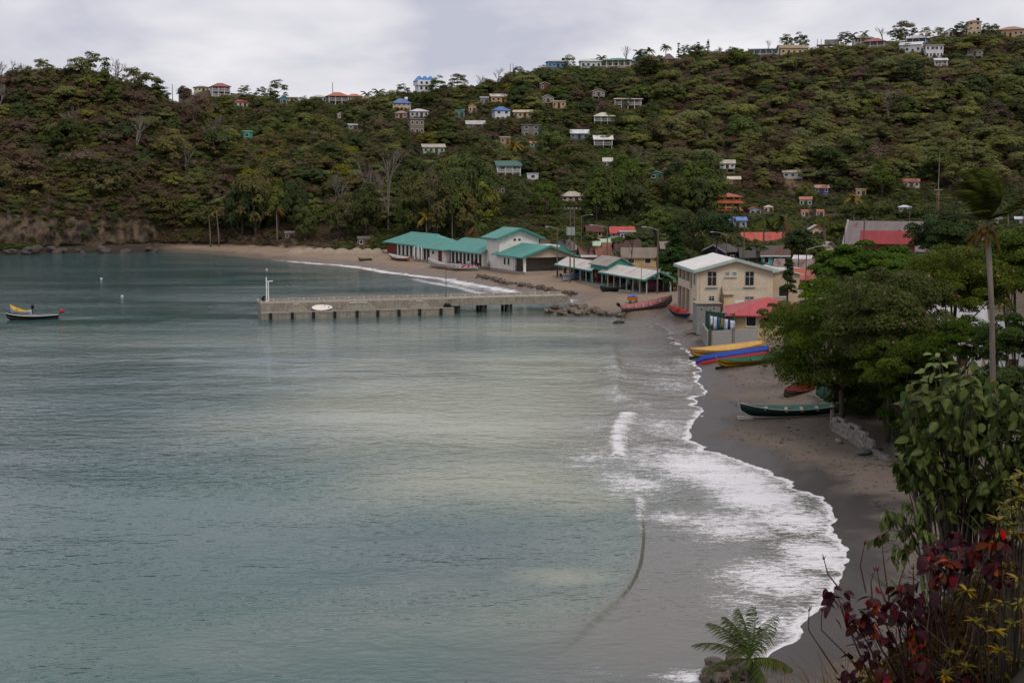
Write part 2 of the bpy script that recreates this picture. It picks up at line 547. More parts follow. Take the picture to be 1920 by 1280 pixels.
for px, py, rx, ry in [(458, 278, 8, 9), (430, 288, 5, 6), (500, 296, 5, 5), (1275, 312, 9, 8), (1320, 332, 6, 7), (1050, 225, 6, 6), (1620, 343, 9, 5), (1500, 350, 7, 5),
                       (1000, 215, 4, 5), (1165, 258, 5, 5), (120, 148, 9, 4), (250, 188, 7, 4)]:
    p = hit(px, py, 250); EARTH.append((p.x, p.y, rx, ry, 1.0))
vattr(gm, 'earth', patchfield(GX, GY, EARTH))

m, ntr, b, out = newmat('ground'); T = NT(ntr)
p = T.pos()
sh = T.attr('shore')
n1 = T.noise(p, 0.25, 3, 0.6); n2 = T.noise(p, 2.2, 4, 0.65); n3 = T.noise(p, 16, 1, 0.6)
Yc = T.n('ShaderNodeSeparateXYZ', ins={0: p}).outputs[1]
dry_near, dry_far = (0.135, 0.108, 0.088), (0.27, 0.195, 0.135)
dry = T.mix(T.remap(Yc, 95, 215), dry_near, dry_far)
dry = T.mix(T.remap(n1, 0.35, 0.7, 0, 0.75), dry, T.mix(0.5, dry, (0.075, 0.055, 0.045)))
dry = T.mix(T.remap(n2, 0.52, 0.72, 0, 0.5), dry, (0.06, 0.045, 0.036))
dry = T.mix(T.remap(n3, 0.4, 0.7, 0, 0.3), dry, (0.30, 0.25, 0.20))
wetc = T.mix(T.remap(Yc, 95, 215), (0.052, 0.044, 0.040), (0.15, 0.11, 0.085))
wline = T.math('ADD', sh, T.remap(n1, 0.3, 0.7, -1.6, 1.6))
wet = T.remap(wline, 1.2, 4.5, 1, 0, True)
sand = T.mix(wet, dry, wetc)
rise = T.attr('rise')
soil = T.mix(T.remap(n2, 0.35, 0.65), (0.090, 0.060, 0.043), (0.046, 0.038, 0.024))
soil = T.mix(T.remap(n1, 0.45, 0.65), soil, (0.060, 0.052, 0.030))
ear = T.mix(n2, (0.19, 0.115, 0.07), (0.07, 0.045, 0.028))
soil = T.mix(T.remap(T.math('ADD', T.attr('earth'), T.math('MULTIPLY', T.math('SUBTRACT', n2, 0.5), 1.4)), 0.25, 0.6), soil, ear)
veg = T.remap(T.math('ADD', rise, T.remap(n2, 0.3, 0.7, -0.6, 0.6)), 0.4, 1.4)
sand = T.mix(T.attr('rocky'), sand, T.mix(n2, (0.055, 0.044, 0.034), (0.022, 0.018, 0.015)))
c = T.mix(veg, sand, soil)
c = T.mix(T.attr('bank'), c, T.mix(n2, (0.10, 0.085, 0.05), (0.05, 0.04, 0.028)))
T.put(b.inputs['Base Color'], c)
T.put(b.inputs['Roughness'], T.mix(wet, (0.9, 0.9, 0.9), (0.42, 0.42, 0.42)))
b.inputs['Specular IOR Level'].default_value = 0.25
bh = T.math('ADD', T.math('MULTIPLY', n2, 0.6), T.math('MULTIPLY', n3, 0.15))
T.put(b.inputs['Normal'], T.bump(bh, T.math('SUBTRACT', 0.55, T.math('MULTIPLY', wet, 0.45)), 0.12))
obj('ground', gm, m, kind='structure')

# ------------------------------------------------------------------ water
wy = np.concatenate([np.linspace(-60, 27, 30), np.geomspace(27.5, 350, 560), [380, 450]])
wu = np.concatenate([-0.36 - np.geomspace(0.01, 6, 30)[::-1], np.linspace(-0.36, -0.02, 160), np.linspace(-0.019, 0.26, 330), 0.27 + np.geomspace(0.01, 0.6, 8)])
WX = wu[None, :] * (np.maximum(wy, -20)[:, None] + 40); WY = np.repeat(wy[:, None], len(wu), 1)
WS = sdist(WX, WY)
def polydist(x, y, P):
    P = catmull(P, 4); best = np.full(x.shape, 1e18); side = np.zeros(x.shape); tt = np.zeros(x.shape)
    for i in range(len(P) - 1):
        a = P[i]; d = P[i + 1] - a; L = d @ d
        t = np.clip(((x - a[0]) * d[0] + (y - a[1]) * d[1]) / L, 0, 1)
        q = (x - a[0] - t * d[0]) ** 2 + (y - a[1] - t * d[1]) ** 2
        k = q < best
        best[k] = q[k]; side[k] = np.sign(d[0] * (y - a[1]) - d[1] * (x - a[0]))[k]; tt[k] = ((i + t) / (len(P) - 1))[k]
    return np.sqrt(best), side, tt
def pl(L): return np.array([tuple(onz(a, b_, 0.1))[:2] for a, b_ in L])
near_swell = pl([(1199, 930), (1203, 990), (1200, 1040), (1190, 1075), (1172, 1105), (1140, 1140), (1105, 1168), (1070, 1200), (1025, 1232), (960, 1272), (880, 1315), (780, 1370)])
breaker = pl([(1182, 768), (1165, 790), (1158, 812), (1157, 840), (1160, 856)])
small_swell = pl([(1143, 640), (1150, 660), (1158, 690), (1157, 715), (1150, 735)])
WZ = np.zeros_like(WX)
def swell(P, h, wf, wb, fade=0.12, end=None):
    """a low wave front: steep on the landward side"""
    global WZ
    d, s_, t = polydist(WX, WY, P)
    env = sstep(0, fade, t) * (sstep(1, 1 - fade, t) if end is None else sstep(end[1], end[0], t))
    dd = d * s_
    WZ = WZ + h * env * np.where(dd > 0, np.exp(-(dd / wf) ** 2), np.exp(-(dd / wb) ** 2))
    return d, s_, t, env
d1, s1, t1, e1 = swell(near_swell, 0.16, 0.13, 1.0, 0.05, (.42, .74))
d2, s2, t2, e2 = swell(breaker, 0.22, 0.8, 1.2)
d3, s3, t3, e3 = swell(small_swell, 0.22, 0.5, 1.6)
WZ = WZ + fbm(WX * 0.08, WY * 0.16, 3) * 0.10 * sstep(2, 15, -WS)
# foam cover
fo = np.zeros_like(WX)
edge_w = 1.0 + 2.6 * patchfield(WX, WY, [ppatch(1380, 900, 9, 14, 1), ppatch(1500, 1010, 6, 8, 1), ppatch(1450, 1140, 5, 6, 1.0), ppatch(1220, 780, 5, 14, 0.25)])
fo = np.maximum(fo, np.exp(np.minimum(WS, 0) / edge_w) * (0.80 - 0.55 * sstep(120, 160, WY)))
for t in [(1300, 872, 5.0, 9, 0.86), (1370, 895, 4.5, 7, 0.92), (1230, 860, 5.0, 11, 0.70), (1420, 930, 4.2, 6.5, 0.95), (1190, 905, 4.2, 7, 0.72), (1120, 860, 5.0, 9, 0.58), (1490, 975, 3.6, 5, 0.88), (1530, 1040, 3.4, 5, 0.88), (1240, 800, 4.5, 10, 0.66), (1180, 820, 3.0, 8, 0.62), (1205, 760, 3.0, 7, 0.56),
          (1260, 970, 3.2, 3.0, 0.68), (1370, 985, 5.0, 5.0, 0.78), (1460, 1085, 4.6, 5.0, 0.82), (1400, 1130, 3.0, 3.0, 0.66), (1440, 1165, 2.6, 2.4, 0.78), (1250, 720, 5, 12, 0.60), (1160, 700, 3.0, 12, 0.56), (1130, 800, 3.0, 8, 0.5), (1165, 745, 2.4, 6, 0.62), (1280, 680, 2.5, 8, 0.62),
          (1250, 690, 6, 10, 0.58), (1270, 770, 3, 6, 0.5), (1030, 870, 5, 5, 0.33), (1180, 590, 3, 2, 0.6), (1300, 1268, 2.4, 1.4, 0.75), (1150, 1262, 3.5, 1.2, 0.45), (1060, 880, 4, 8, 0.30)]:
    fo = np.maximum(fo, patchfield(WX, WY, [ppatch(*t)]))
fo = np.maximum(fo, 0.80 * np.exp(-(np.where(s2 > 0, d2 / 1.5, d2 / 0.9)) ** 2 * (1 + 0.7 * fbm(WX * 1.5, WY * 1.5, 3))) * sstep(0, 0.1, t2) * sstep(1, 0.9, t2))
fo = np.maximum(fo, 0.72 * np.exp(-(d1 / 0.6) ** 2) * sstep(0.25, 0.0, t1))
fo = np.maximum(fo, 0.62 * np.exp(-(d3 / 0.6) ** 2) * sstep(0.5, 1.0, t3))
farfoam = np.exp(-((WS + 1.8) / 2.2) ** 2) * 0.88 * sstep(-75, -45, WX) * sstep(185, 200, WY)
farfoam = np.maximum(farfoam, np.exp(-((WS + 7 + 2 * fbm(WX * .1, WY * .1, 2)) / 2.2) ** 2) * 0.74 * sstep(-34, -14, WX) * sstep(200, 215, WY))
farfoam = np.maximum(farfoam, sstep(-14, -2, WS) * 0.66 * sstep(-27, -10, WX) * sstep(195, 205, WY))
fo = np.maximum(fo, farfoam)
# grey sand-laden wash inside the swell lines
dg = np.where(s1 > 0, 1.0, 0.0)
wdt = 0.5 + 5.5 * sstep(.35, .75, t1)
w = sstep(-20, -7, WS) * sstep(78, 66, WY) * sstep(-wdt, wdt * .6, s1 * d1) * (1 - .35 * sstep(.5, .9, t1))
w = np.maximum(w, sstep(-15, -2.5, WS) * sstep(62, 74, WY) * sstep(190, 165, WY))
w = np.maximum(w, sstep(-9, -2, WS) * sstep(-70, -40, WX) * sstep(190, 200, WY))
# pale sandy shallows
tu = patchfield(WX, WY, [ppatch(1010, 760, 22, 30, 1), ppatch(950, 900, 12, 12, 0.95), ppatch(1050, 690, 20, 22, .9), ppatch(900, 700, 26, 20, .7), ppatch(1060, 1080, 4.5, 2.6, .75), ppatch(1080, 930, 7, 6, .9),
                         ppatch(1090, 820, 8, 12, .95), ppatch(800, 800, 24, 22, .5), ppatch(700, 640, 40, 26, .45), ppatch(1050, 620, 22, 16, .6), ppatch(820, 590, 40, 30, .35)])
tu = np.maximum(tu, 0.5 * sstep(-30, -9, WS) * sstep(40, 52, WY) * sstep(165, 140, WY))
tu = np.clip(tu + 0.25 * fbm(WX * 0.05, WY * 0.05, 3), 0, 1)
gn = patchfield(WX, WY, [ppatch(800, 1290, 16, 8, 1), ppatch(100, 1290, 18, 14, .8), ppatch(1050, 1180, 6, 4, .5), ppatch(600, 900, 30, 16, .35), ppatch(150, 620, 60, 20, .5)])
keep = (WS[:-1, :-1] < 2.0) | (WS[1:, 1:] < 2.0)
wm = grid_mesh('sea', np.stack([WX, WY, WZ], -1).reshape(-1, 3), *WX.shape, keep=keep)
for nme, a in (('shore', WS), ('foam', fo), ('wash', w), ('turb', tu), ('green', gn), ('crest', e1 * np.exp(-(d1 / 0.3) ** 2))):
    vattr(wm, nme, a)
m, ntr, b, out = newmat('sea_water'); T = NT(ntr)
p = T.pos()
c = T.mix(T.attr('green'), (0.030, 0.086, 0.086), (0.048, 0.118, 0.094))
c = T.mix(T.remap(T.noise(p, 0.03, 4), 0.35, 0.65), c, (0.042, 0.082, 0.090))
tt = T.remap(T.math('ADD', T.attr('turb'), T.math('MULTIPLY', T.math('SUBTRACT', T.noise(p, 0.12, 4), 0.5), 0.35)), 0.1, 0.95, 0, 1, True)
c = T.mix(tt, c, (0.262, 0.278, 0.205))
gw = T.mix(T.noise(p, 0.5, 4), (0.122, 0.110, 0.096), (0.150, 0.136, 0.120))
c = T.mix(T.math('MULTIPLY', T.attr('wash'), 0.85), c, gw)
p3 = T.scalev(p, (0.40, 1.0, 1.0))
f1 = T.noise(p3, 4.2, 4, 0.70, 0.5); f2 = T.noise(p3, 17.0, 2, 0.75); fl = T.noise(p3, 0.7, 2, 0.6)
nn = T.math('ADD', T.math('ADD', T.math('MULTIPLY', f1, 0.50), T.math('MULTIPLY', f2, 0.38)), T.math('MULTIPLY', fl, 0.22))
dens = T.attr('foam')
thr = T.math('SUBTRACT', 0.81, T.math('MULTIPLY', dens, 0.42))
fm = T.remap(T.math('SUBTRACT', nn, thr), -0.035, 0.10, 0, 0.95, True)
fm = T.math('MULTIPLY', fm, T.remap(dens, 0.06, 0.2))
rim = T.remap(T.math('ABSOLUTE', T.math('ADD', T.attr('shore'), T.remap(fl, 0.3, 0.7, -0.05, 0.40))), 0.02, 0.28, 1, 0)
fm = T.math('MAXIMUM', fm, T.math('MULTIPLY', rim, T.remap(dens, 0.15, 0.5, 0.1, 0.95)))
col = T.mix(fm, c, (0.74, 0.73, 0.76))
T.put(b.inputs['Base Color'], col)
b.inputs['IOR'].default_value = 1.333
b.inputs['Specular IOR Level'].default_value = 0.5
T.put(b.inputs['Roughness'], T.remap(fm, 0, 1, 0.10, 0.8))
pw = T.scalev(p, (0.62, 1.0, 1.0))
w1 = T.noise(pw, 0.8, 2, 0.55, 0.3); w2 = T.noise(pw, 3.0, 2, 0.55); w3 = T.noise(T.scalev(p, (0.25, 1, 1)), 0.16, 1, 0.5)
gust = T.remap(T.noise(T.scalev(p, (0.3, 1, 1)), 0.045, 2, 0.6), 0.35, 0.65, 0.25, 1.15)
calm = T.math('SUBTRACT', 1.0, T.math('MULTIPLY', T.attr('wash'), 0.30))
amp = T.math('MULTIPLY', gust, calm)
hgt = T.math('ADD', T.math('ADD', T.math('MULTIPLY', w1, 0.15), T.math('MULTIPLY', w2, 0.072)), T.math('MULTIPLY', w3, 0.12))
hgt = T.math('MULTIPLY', hgt, amp)
T.put(b.inputs['Normal'], T.bump(hgt, 1.0, 1.0))
obj('sea', wm, m, kind='structure')

# ------------------------------------------------------------------ sea cliff at the foot of the left headland
cl = catmull(np.array([tuple(onz(a, b_, 0.0))[:2] for a, b_ in [(-300, 483), (-150, 480), (-40, 478.2), (40, 475.5), (110, 473.3), (180, 472), (260, 470.5), (330, 469), (400, 468), (450, 465)]]), 30)
ns_, nt_ = len(cl), 60
S_, T_ = np.meshgrid(np.arange(ns_) / 7.0, np.linspace(0, 1, nt_), indexing='ij')
hh = (14.5 + 3.5 * fbm(S_ * 0.35, S_ * 0 + 3, 3)) * sstep(1.0, 0.86, (np.arange(ns_) / ns_))[:, None]
tang = np.gradient(cl, axis=0); tang /= np.linalg.norm(tang, axis=1)[:, None]
nrm = np.stack([tang[:, 1], -tang[:, 0]], -1)
off = 1.7 * fbm(S_ * 0.5, T_ * 2.2, 5) + 1.3 * fbm(S_ * 1.6, T_ * 0.7 + 9, 4) + 0.7 * fbm(S_ * 3, T_ * 7, 3)
off = off - 3.4 * sstep(0.20, 0.02, T_ + 0.08 * fbm(S_ * 1.2, S_ * 0, 3)) - 7.0 * T_ ** 2.2
CX_ = cl[:, 0][:, None] + nrm[:, 0][:, None] * off
CY_ = cl[:, 1][:, None] + nrm[:, 1][:, None] * off + 2.0
CZ_ = -0.6 + hh * T_ * 1.05
cm = grid_mesh('cliff', np.stack([CX_, CY_, CZ_], -1).reshape(-1, 3), ns_, nt_)
m, ntr, b, out = newmat('cliff_rock'); T = NT(ntr)
p = T.pos()
a = T.noise(T.scalev(p, (1, 1, 0.35)), 0.35, 7, 0.65); a2 = T.noise(p, 1.6, 6, 0.65)
c = T.mix(T.remap(a, 0.38, 0.62), (0.150, 0.100, 0.062), (0.040, 0.032, 0.026))
c = T.mix(T.remap(a2, 0.45, 0.75, 0, 0.6), c, (0.035, 0.034, 0.022))
zc = T.n('ShaderNodeSeparateXYZ', ins={0: p}).outputs[2]
T.put(b.inputs['Base Color'], c)
b.inputs['Roughness'].default_value = 0.9
T.put(b.inputs['Normal'], T.bump(a2, 0.8, 0.4))
obj('cliff', cm, m, kind='structure')

# ================================================================== BUILDINGS
BOX = []      # screen boxes of houses (left, right, top, bottom, distance) so that trees leave them in view
_wincache = {}
def window_meshes(w, h, cross):
    k = (round(w, 2), round(h, 2), cross)
    if k not in _wincache:
        t = 0.07
        f = MB()
        f.span(-w / 2 - t, -w / 2, -0.05, 0.0, -t, h + t); f.span(w / 2, w / 2 + t, -0.05, 0.0, -t, h + t)
        f.span(-w / 2, w / 2, -0.05, 0.0, h, h + t); f.span(-w / 2 - t, w / 2 + t, -0.09, 0.0, -t - 0.04, 0)
        if cross:
            f.span(-0.03, 0.03, -0.045, 0.0, 0, h); f.span(-w / 2, w / 2, -0.043, 0.0, h * 0.62, h * 0.62 + 0.05)
        _wincache[k] = (f.mesh('window'), MB().span(-w / 2, w / 2, -0.02, -0.004, 0, h).mesh('pane'))
    return _wincache[k]
def window(parent, x, y, z, w, h, rz=0.0, frame=None, cross=False, pane=GLASS):
    a, b_ = window_meshes(w, h, cross)
    a2 = a
    key = (a.name, (frame or WHITE).name)
    if key not in _wincache:
        a2 = a.copy(); a2.materials.clear(); a2.materials.append(frame or WHITE); _wincache[key] = a2
    a2 = _wincache[key]
    o = obj('window', a2, None, parent, (x, y, z), (0, 0, rz))
    obj('pane', b_, pane, o)
    return o
def roof_mesh(w, d, rh, typ, ov, th=0.13):
    X, Y = w / 2 + ov, d / 2 + ov
    B = MB()
    if typ == 'gable_x':
        m_ = rh / (d / 2); ze = -m_ * ov
        pr = [(-Y, ze), (0, rh), (Y, ze)]
        v = []
        for s in (-X, X):
            v += [(s, y, z + th) for y, z in pr] + [(s, y, z) for y, z in pr]
        B.add(v, [(0, 6, 7, 1), (1, 7, 8, 2), (3, 4, 10, 9), (4, 5, 11, 10), (0, 3, 9, 6), (2, 8, 11, 5), (0, 1, 4, 3), (1, 2, 5, 4), (6, 9, 10, 7), (7, 10, 11, 8)])
    elif typ == 'gable_y':
        m_ = rh / (w / 2); ze = -m_ * ov
        pr = [(-X, ze), (0, rh), (X, ze)]
        v = []
        for s in (-Y, Y):
            v += [(x, s, z + th) for x, z in pr] + [(x, s, z) for x, z in pr]
        B.add(v, [(0, 1, 7, 6), (1, 2, 8, 7), (3, 9, 10, 4), (4, 10, 11, 5), (0, 6, 9, 3), (2, 5, 11, 8), (0, 3, 4, 1), (1, 4, 5, 2), (6, 7, 10, 9), (7, 8, 11, 10)])
    elif typ == 'hip':
        s = min(w, d) / 2; m_ = rh / s; ze = -m_ * ov
        rx, ry = max(w / 2 - s, 0.02), max(d / 2 - s, 0.02)
        v = [(-X, -Y, ze), (X, -Y, ze), (X, Y, ze), (-X, Y, ze)]
        if w >= d:
            v += [(-rx, 0, rh), (rx, 0, rh)]
            top = [(0, 1, 5, 4), (1, 2, 5), (2, 3, 4, 5), (3, 0, 4)]
        else:
            v += [(0, -ry, rh), (0, ry, rh)]
            top = [(0, 1, 4), (1, 2, 5, 4), (2, 3, 5), (3, 0, 4, 5)]
        v = [(a, b_, c + th) for a, b_, c in v] + [(a, b_, c) for a, b_, c in v[:4]]
        B.add(v, top + [(0, 6, 7, 1), (1, 7, 8, 2), (2, 8, 9, 3), (3, 9, 6, 0), (6, 9, 8, 7)])
    elif typ == 'shed':
        v = []
        m_ = rh / d
        for s in (-X, X):
            v += [(s, -Y, -m_ * ov + th), (s, Y, rh + m_ * ov + th), (s, -Y, -m_ * ov), (s, Y, rh + m_ * ov)]
        B.add(v, [(0, 4, 5, 1), (2, 3, 7, 6), (0, 2, 6, 4), (1, 5, 7, 3), (0, 1, 3, 2), (4, 6, 7, 5)])
    else:
        B.span(-X, X, -Y, Y, 0, th + 0.12)
    return B
def wall_mesh(w, d, h, rh, typ):
    B = MB()
    x, y = w / 2, d / 2
    if typ == 'gable_y':
        v = []
        for s in (-y, y): v += [(-x, s, 0), (x, s, 0), (x, s, h), (0, s, h + rh), (-x, s, h)]
        B.add(v, [(0, 1, 2, 3, 4), (9, 8, 7, 6, 5), (0, 4, 9, 5), (1, 6, 7, 2), (0, 5, 6, 1)])
    elif typ == 'gable_x':
        v = []
        for s in (-x, x): v += [(s, -y, 0), (s, y, 0), (s, y, h), (s, 0, h + rh), (s, -y, h)]
        B.add(v, [(4, 3, 2, 1, 0), (5, 6, 7, 8, 9), (0, 5, 9, 4), (1, 2, 7, 6), (0, 1, 6, 5)])
    elif typ == 'shed':
        v = []
        for s in (-x, x): v += [(s, -y, 0), (s, y, 0), (s, y, h + rh), (s, -y, h)]
        B.add(v, [(3, 2, 1, 0), (4, 5, 6, 7), (0, 4, 7, 3), (1, 2, 6, 5), (0, 1, 5, 4)])
    else:
        B.span(-x, x, -y, y, 0, h)
    return B
def build_house(root, w, d, h, rh, typ, wall, roof, stilts=0.0, storeys=1, nwin=2, veranda=0.0, ov=0.4, trim=None, door=True,
                sidewin=1, cross=False, rust=0.0, base=0.8, lower=None, doorcol='#4a3526', fascia=None, tank=None, open_low=False):
    wm_ = paint(mute(wall)) if isinstance(wall, str) else wall
    rm_ = sheet(mute(roof), rust, 0 if typ in ('gable_x', 'shed', 'hip', 'flat') else 1) if isinstance(roof, str) else roof
    tr = paint(trim) if trim else WHITE
    zf = stilts
    # footing reaches into the slope
    if stilts < 0.35:
        MB().span(-w / 2 - 0.06, w / 2 + 0.06, -d / 2 - 0.06, d / 2 + 0.06, -base * 2, zf).obj('foundation', concrete(), root)
    else:
        nx = max(2, int(round(w / 2.8)) + 1)
        sm = MB().span(-0.13, 0.13, -0.13, 0.13, -3.0, zf - 0.2).mesh('stilt')
        MB().span(-w / 2, w / 2, -d / 2, d / 2, zf - 0.2, zf).obj('floor_slab', concrete(), root)
        for i in range(nx):
            for y in (-d / 2 + 0.2, d / 2 - 0.3):
                obj('stilt', sm, concrete(), root, (-w / 2 + 0.2 + (w - 0.4) * i / (nx - 1), y, 0))
    vd = veranda
    wl = wall_mesh(w, d - vd, h, rh if vd == 0 else 0, typ if vd == 0 else 'flat')
    wl = wl.obj('wall', wm_, root, loc=(0, vd / 2, zf))
    yf = -d / 2 + vd
    hs = h / storeys
    if vd > 0:
        for k in range(storeys):
            zb = zf + k * hs
            if k > 0 or stilts >= 0.35:
                MB().span(-w / 2, w / 2, -d / 2, yf - 0.003, zb - 0.16, zb).obj('balcony_slab', concrete(), root)
            n = max(2, int(round(w / 2.6)) + 1)
            pm = MB().span(-0.09, 0.09, -0.09, 0.09, 0, hs - (0.17 if k < storeys - 1 else 0)).mesh('post')
            for i in range(n):
                obj('post', pm, tr, root, (-w / 2 + 0.1 + (w - 0.2) * i / (n - 1), -d / 2 + 0.1, zb))
            if k > 0 or stilts >= 0.35 or storeys == 1:
                R = MB().span(-w / 2 + 0.2, w / 2 - 0.2, -d / 2 + 0.06, -d / 2 + 0.14, zb + 0.88, zb + 0.98)
                R.span(-w / 2 + 0.2, w / 2 - 0.2, -d / 2 + 0.08, -d / 2 + 0.12, zb + 0.1, zb + 0.16)
                q = int(w / 0.3)
                for i in range(q):
                    x = -w / 2 + 0.25 + (w - 0.5) * i / max(1, q - 1)
                    R.span(x - 0.02, x + 0.02, -d / 2 + 0.085, -d / 2 + 0.115, zb + 0.16, zb + 0.88)
                R.obj('railing', tr, root)
        if typ in ('gable_x', 'gable_y'):
            g = wall_mesh(w, d, 0.0, rh, typ).obj('gable', wm_, root, loc=(0, 0, zf + h))
    R = roof_mesh(w, d, rh, typ, ov)
    ro = R.obj('roof', rm_, root, loc=(0, 0, zf + h))
    if fascia:
        X, Y = w / 2 + ov, d / 2 + ov
        if typ == 'gable_y':
            ze = -rh / (w / 2) * ov
            for s in (-1, 1):
                B = MB(); y0 = -Y - 0.04
                B.add([(s * X, y0, ze - .12), (0, y0, rh - .12), (0, y0, rh + .18), (s * X, y0, ze + .18), (s * X, y0 + .036, ze - .12), (0, y0 + .036, rh - .12), (0, y0 + .036, rh + .18), (s * X, y0 + .036, ze + .18)],
                      [(0, 1, 2, 3), (7, 6, 5, 4), (0, 4, 5, 1), (3, 2, 6, 7), (0, 3, 7, 4), (1, 5, 6, 2)])
                B.obj('fascia_board', paint(fascia), ro)
        else:
            ze = {'gable_x': -rh / (d / 2) * ov, 'hip': -rh / (min(w, d) / 2) * ov, 'shed': -rh / d * ov}.get(typ, 0)
            MB().span(-X - 0.01, X + 0.01, -Y - 0.045, -Y - 0.004, ze - 0.1, ze + 0.15).obj('fascia_board', paint(fascia), ro)
    # openings
    for k in range(storeys):
        zb = zf + k * hs
        items = nwin + (1 if (door and k == 0) else 0)
        if items:
            ww = min(1.1, w / items * 0.5); wh = min(1.1, hs * 0.42)
            for i in range(items):
                x = -w / 2 + w * (i + 0.5) / items
                if door and k == 0 and i == items // 2:
                    dm = MB().span(-0.45, 0.45, -0.05, 0.03, 0.02, min(2.0, hs * 0.8)).obj('door', paint(doorcol), root, loc=(x, yf, zb))
                    MB().span(0.3, 0.36, -0.09, -0.05, min(0.95, hs * .4), min(1.05, hs * .45)).obj('handle', DARK, dm)
                else:
                    window(root, x, yf, zb + hs * 0.36, ww, wh, 0, tr, cross)
        for sgn in (-1, 1):
            for j in range(sidewin):
                y = yf + (d - vd) * (j + 0.5) / sidewin
                window(root, sgn * w / 2, y, zb + hs * 0.36, min(1.0, (d - vd) / sidewin * 0.4), min(1.05, hs * 0.4), sgn * math.pi / 2, tr, cross)
    if lower:       # concrete ground floor between the stilts
        MB().span(-w / 2 + 0.4, w / 2 - w * 0.45, -d / 2 + 0.8, d / 2 - 0.1, -1.5, zf - 0.2).obj('lower_wall', paint(lower), root)
    if tank:
        t = MB().tube([(w * 0.3, 0, zf + h + rh * 0.7), (w * 0.3, 0, zf + h + rh * 0.7 + 1.1)], 0.65, 12)
        t.obj('water_tank', paint(tank), root, True)
    return root

def hill_house(l, r, top, bot, typ, wall, roof, label, rz=0.0, rf=0.26, stilt=0.0, dep=0.75, Y=None, name='house', **k):
    pc = (l + r) / 2
    p = hit(pc, bot, 230) if Y is None else at(pc, bot, Y)
    s = F / p.y
    W = (r - l) / s; H = (bot - top) / s
    ov = k.pop('ov', min(0.45, W * 0.05))
    a = abs(math.radians(rz))
    w = max(2.0, (W - 2 * ov) / (math.cos(a) + dep * math.sin(a)))
    d = max(2.2, w * dep)
    st = stilt * H
    rh = max(0.25, H * rf)
    h = max(1.6, H - rh - st)
    root = empty(name, (p.x, p.y + d * 0.5, p.z - 0.1), math.radians(rz) - math.atan2(p.x, p.y), label, 'house')
    build_house(root, w, d, h, rh, typ, wall, roof, st, ov=ov, **k)
    BOX.append((l, r, top, bot, p.y))
    return root
def town_house(l, r, top, ztop, typ, wall, roof, label, rz=0.0, rh=1.2, dep=0.7, name='house', view=0.0, **k):
    """a roof seen over the roofs in front: the distance follows from the roof's height"""
    Y = (HC - ztop) * F / (top - 345.0)
    s = F / Y
    ov = k.pop('ov', 0.4)
    a = abs(math.radians(rz))
    w = max(2.2, ((r - l) / s - 2 * ov) / (math.cos(a) + dep * math.sin(a)))
    d = w * dep
    p = at((l + r) / 2, top, Y)
    g = gz(p.x, p.y)
    h = max(2.0, ztop - g - rh)
    root = empty(name, (p.x, p.y, g - 0.05), math.radians(rz) - math.atan2(p.x, p.y), label, 'house')
    build_house(root, w, d, h, rh, typ, wall, roof, 0.0, ov=ov, **k)
    BOX.append((l, r, top, top + (h + rh) * s * (0.5 if view == 0 else view), Y))
    return root

WH, CRM, GRY, TAN, PNK = '#cfcbc8', '#c9b48c', '#8d8a86', '#b89f78', '#b58a7c'
hill_house(668, 694, 444, 461, 'shed', '#6b5a4c', '#77706a', 'small grey shack under the trees behind the gravel heaps', 6, nwin=1, rf=.18, name='shack')
hill_house(532, 552, 434, 448, 'shed', '#77706a', '#8a8880', 'tiny shack under the trees behind the far beach palm', -6, nwin=1, rf=.18, name='shack')
# ---- the far ridge on the left
hill_house(332, 358, 158, 176, 'gable_x', '#5a4a40', '#4f4a44', 'dark brown house half hidden by trees left of the yellow house', 8, nwin=2)
hill_house(360, 391, 160, 171, 'hip', '#c8c06a', '#5d5d5e', 'low yellow house with grey roof beside the white villa on the left ridge', nwin=3)
h = hill_house(390, 431, 156, 185, 'hip', '#cfc3cb', '#9c4c40', 'white two-storey villa with two tiers of red roof on the left ridge', 10, storeys=2, nwin=5, stilt=0.14, rf=0.2, veranda=1.6)
hill_house(434, 474, 186, 202, 'hip', '#c4b7a6', '#b5493d', 'small cream house with bright red roof on the slope below the white villa', -6, nwin=3)
hill_house(450, 473, 245, 261, 'shed', '#2f8f78', '#3d9a86', 'plain teal shed standing above the bare earth patch', 0, rf=0.12, nwin=1, door=False, sidewin=0, name='shed')
hill_house(520, 541, 180, 198, 'gable_y', '#4f7f86', '#5b8a94', 'blue-green wooden house among trees left of the orange-roofed house', 15, nwin=2)
hill_house(534, 558, 176, 184, 'flat', '#b09a78', '#b8a98a', 'low tan flat-roofed house on the ridge next to a lone dark tree', 0, nwin=2)
hill_house(579, 612, 170, 184, 'hip', '#a9c4bd', '#b9bfb2', 'pale green house with pale hipped roof left of the orange roofs', 5, nwin=3)
hill_house(607, 654, 173, 198, 'hip', '#7d756e', '#b0603c', 'two-storey grey concrete house with orange roof and long balconies', 12, storeys=2, nwin=4, veranda=1.8, rf=0.26)
hill_house(645, 680, 169, 186, 'hip', '#8d8580', '#b5653f', 'smaller orange-roofed house behind the two-storey one with balconies', 10, nwin=3)
hill_house(630, 645, 212, 222, 'gable_y', '#b39a86', '#b5aca4', 'tiny brown and white hut below the orange-roofed houses', 10, nwin=1)
hill_house(650, 671, 236, 243, 'gable_x', '#777777', '#aab4b8', 'low hut with pale metal roof showing between trees below the orange roofs', 8, nwin=1)
hill_house(730, 771, 185, 207, 'hip', '#c7ad8c', '#5a73b0', 'cream house with blue hipped roof and a white water tank on top', 8, storeys=2, nwin=4, rf=0.34, tank='#d5d5d5')
hill_house(739, 766, 208, 222, 'hip', '#b07f6a', '#a5806e', 'salmon house with dull pink roof just under the blue-roofed cream house', -8, nwin=2)
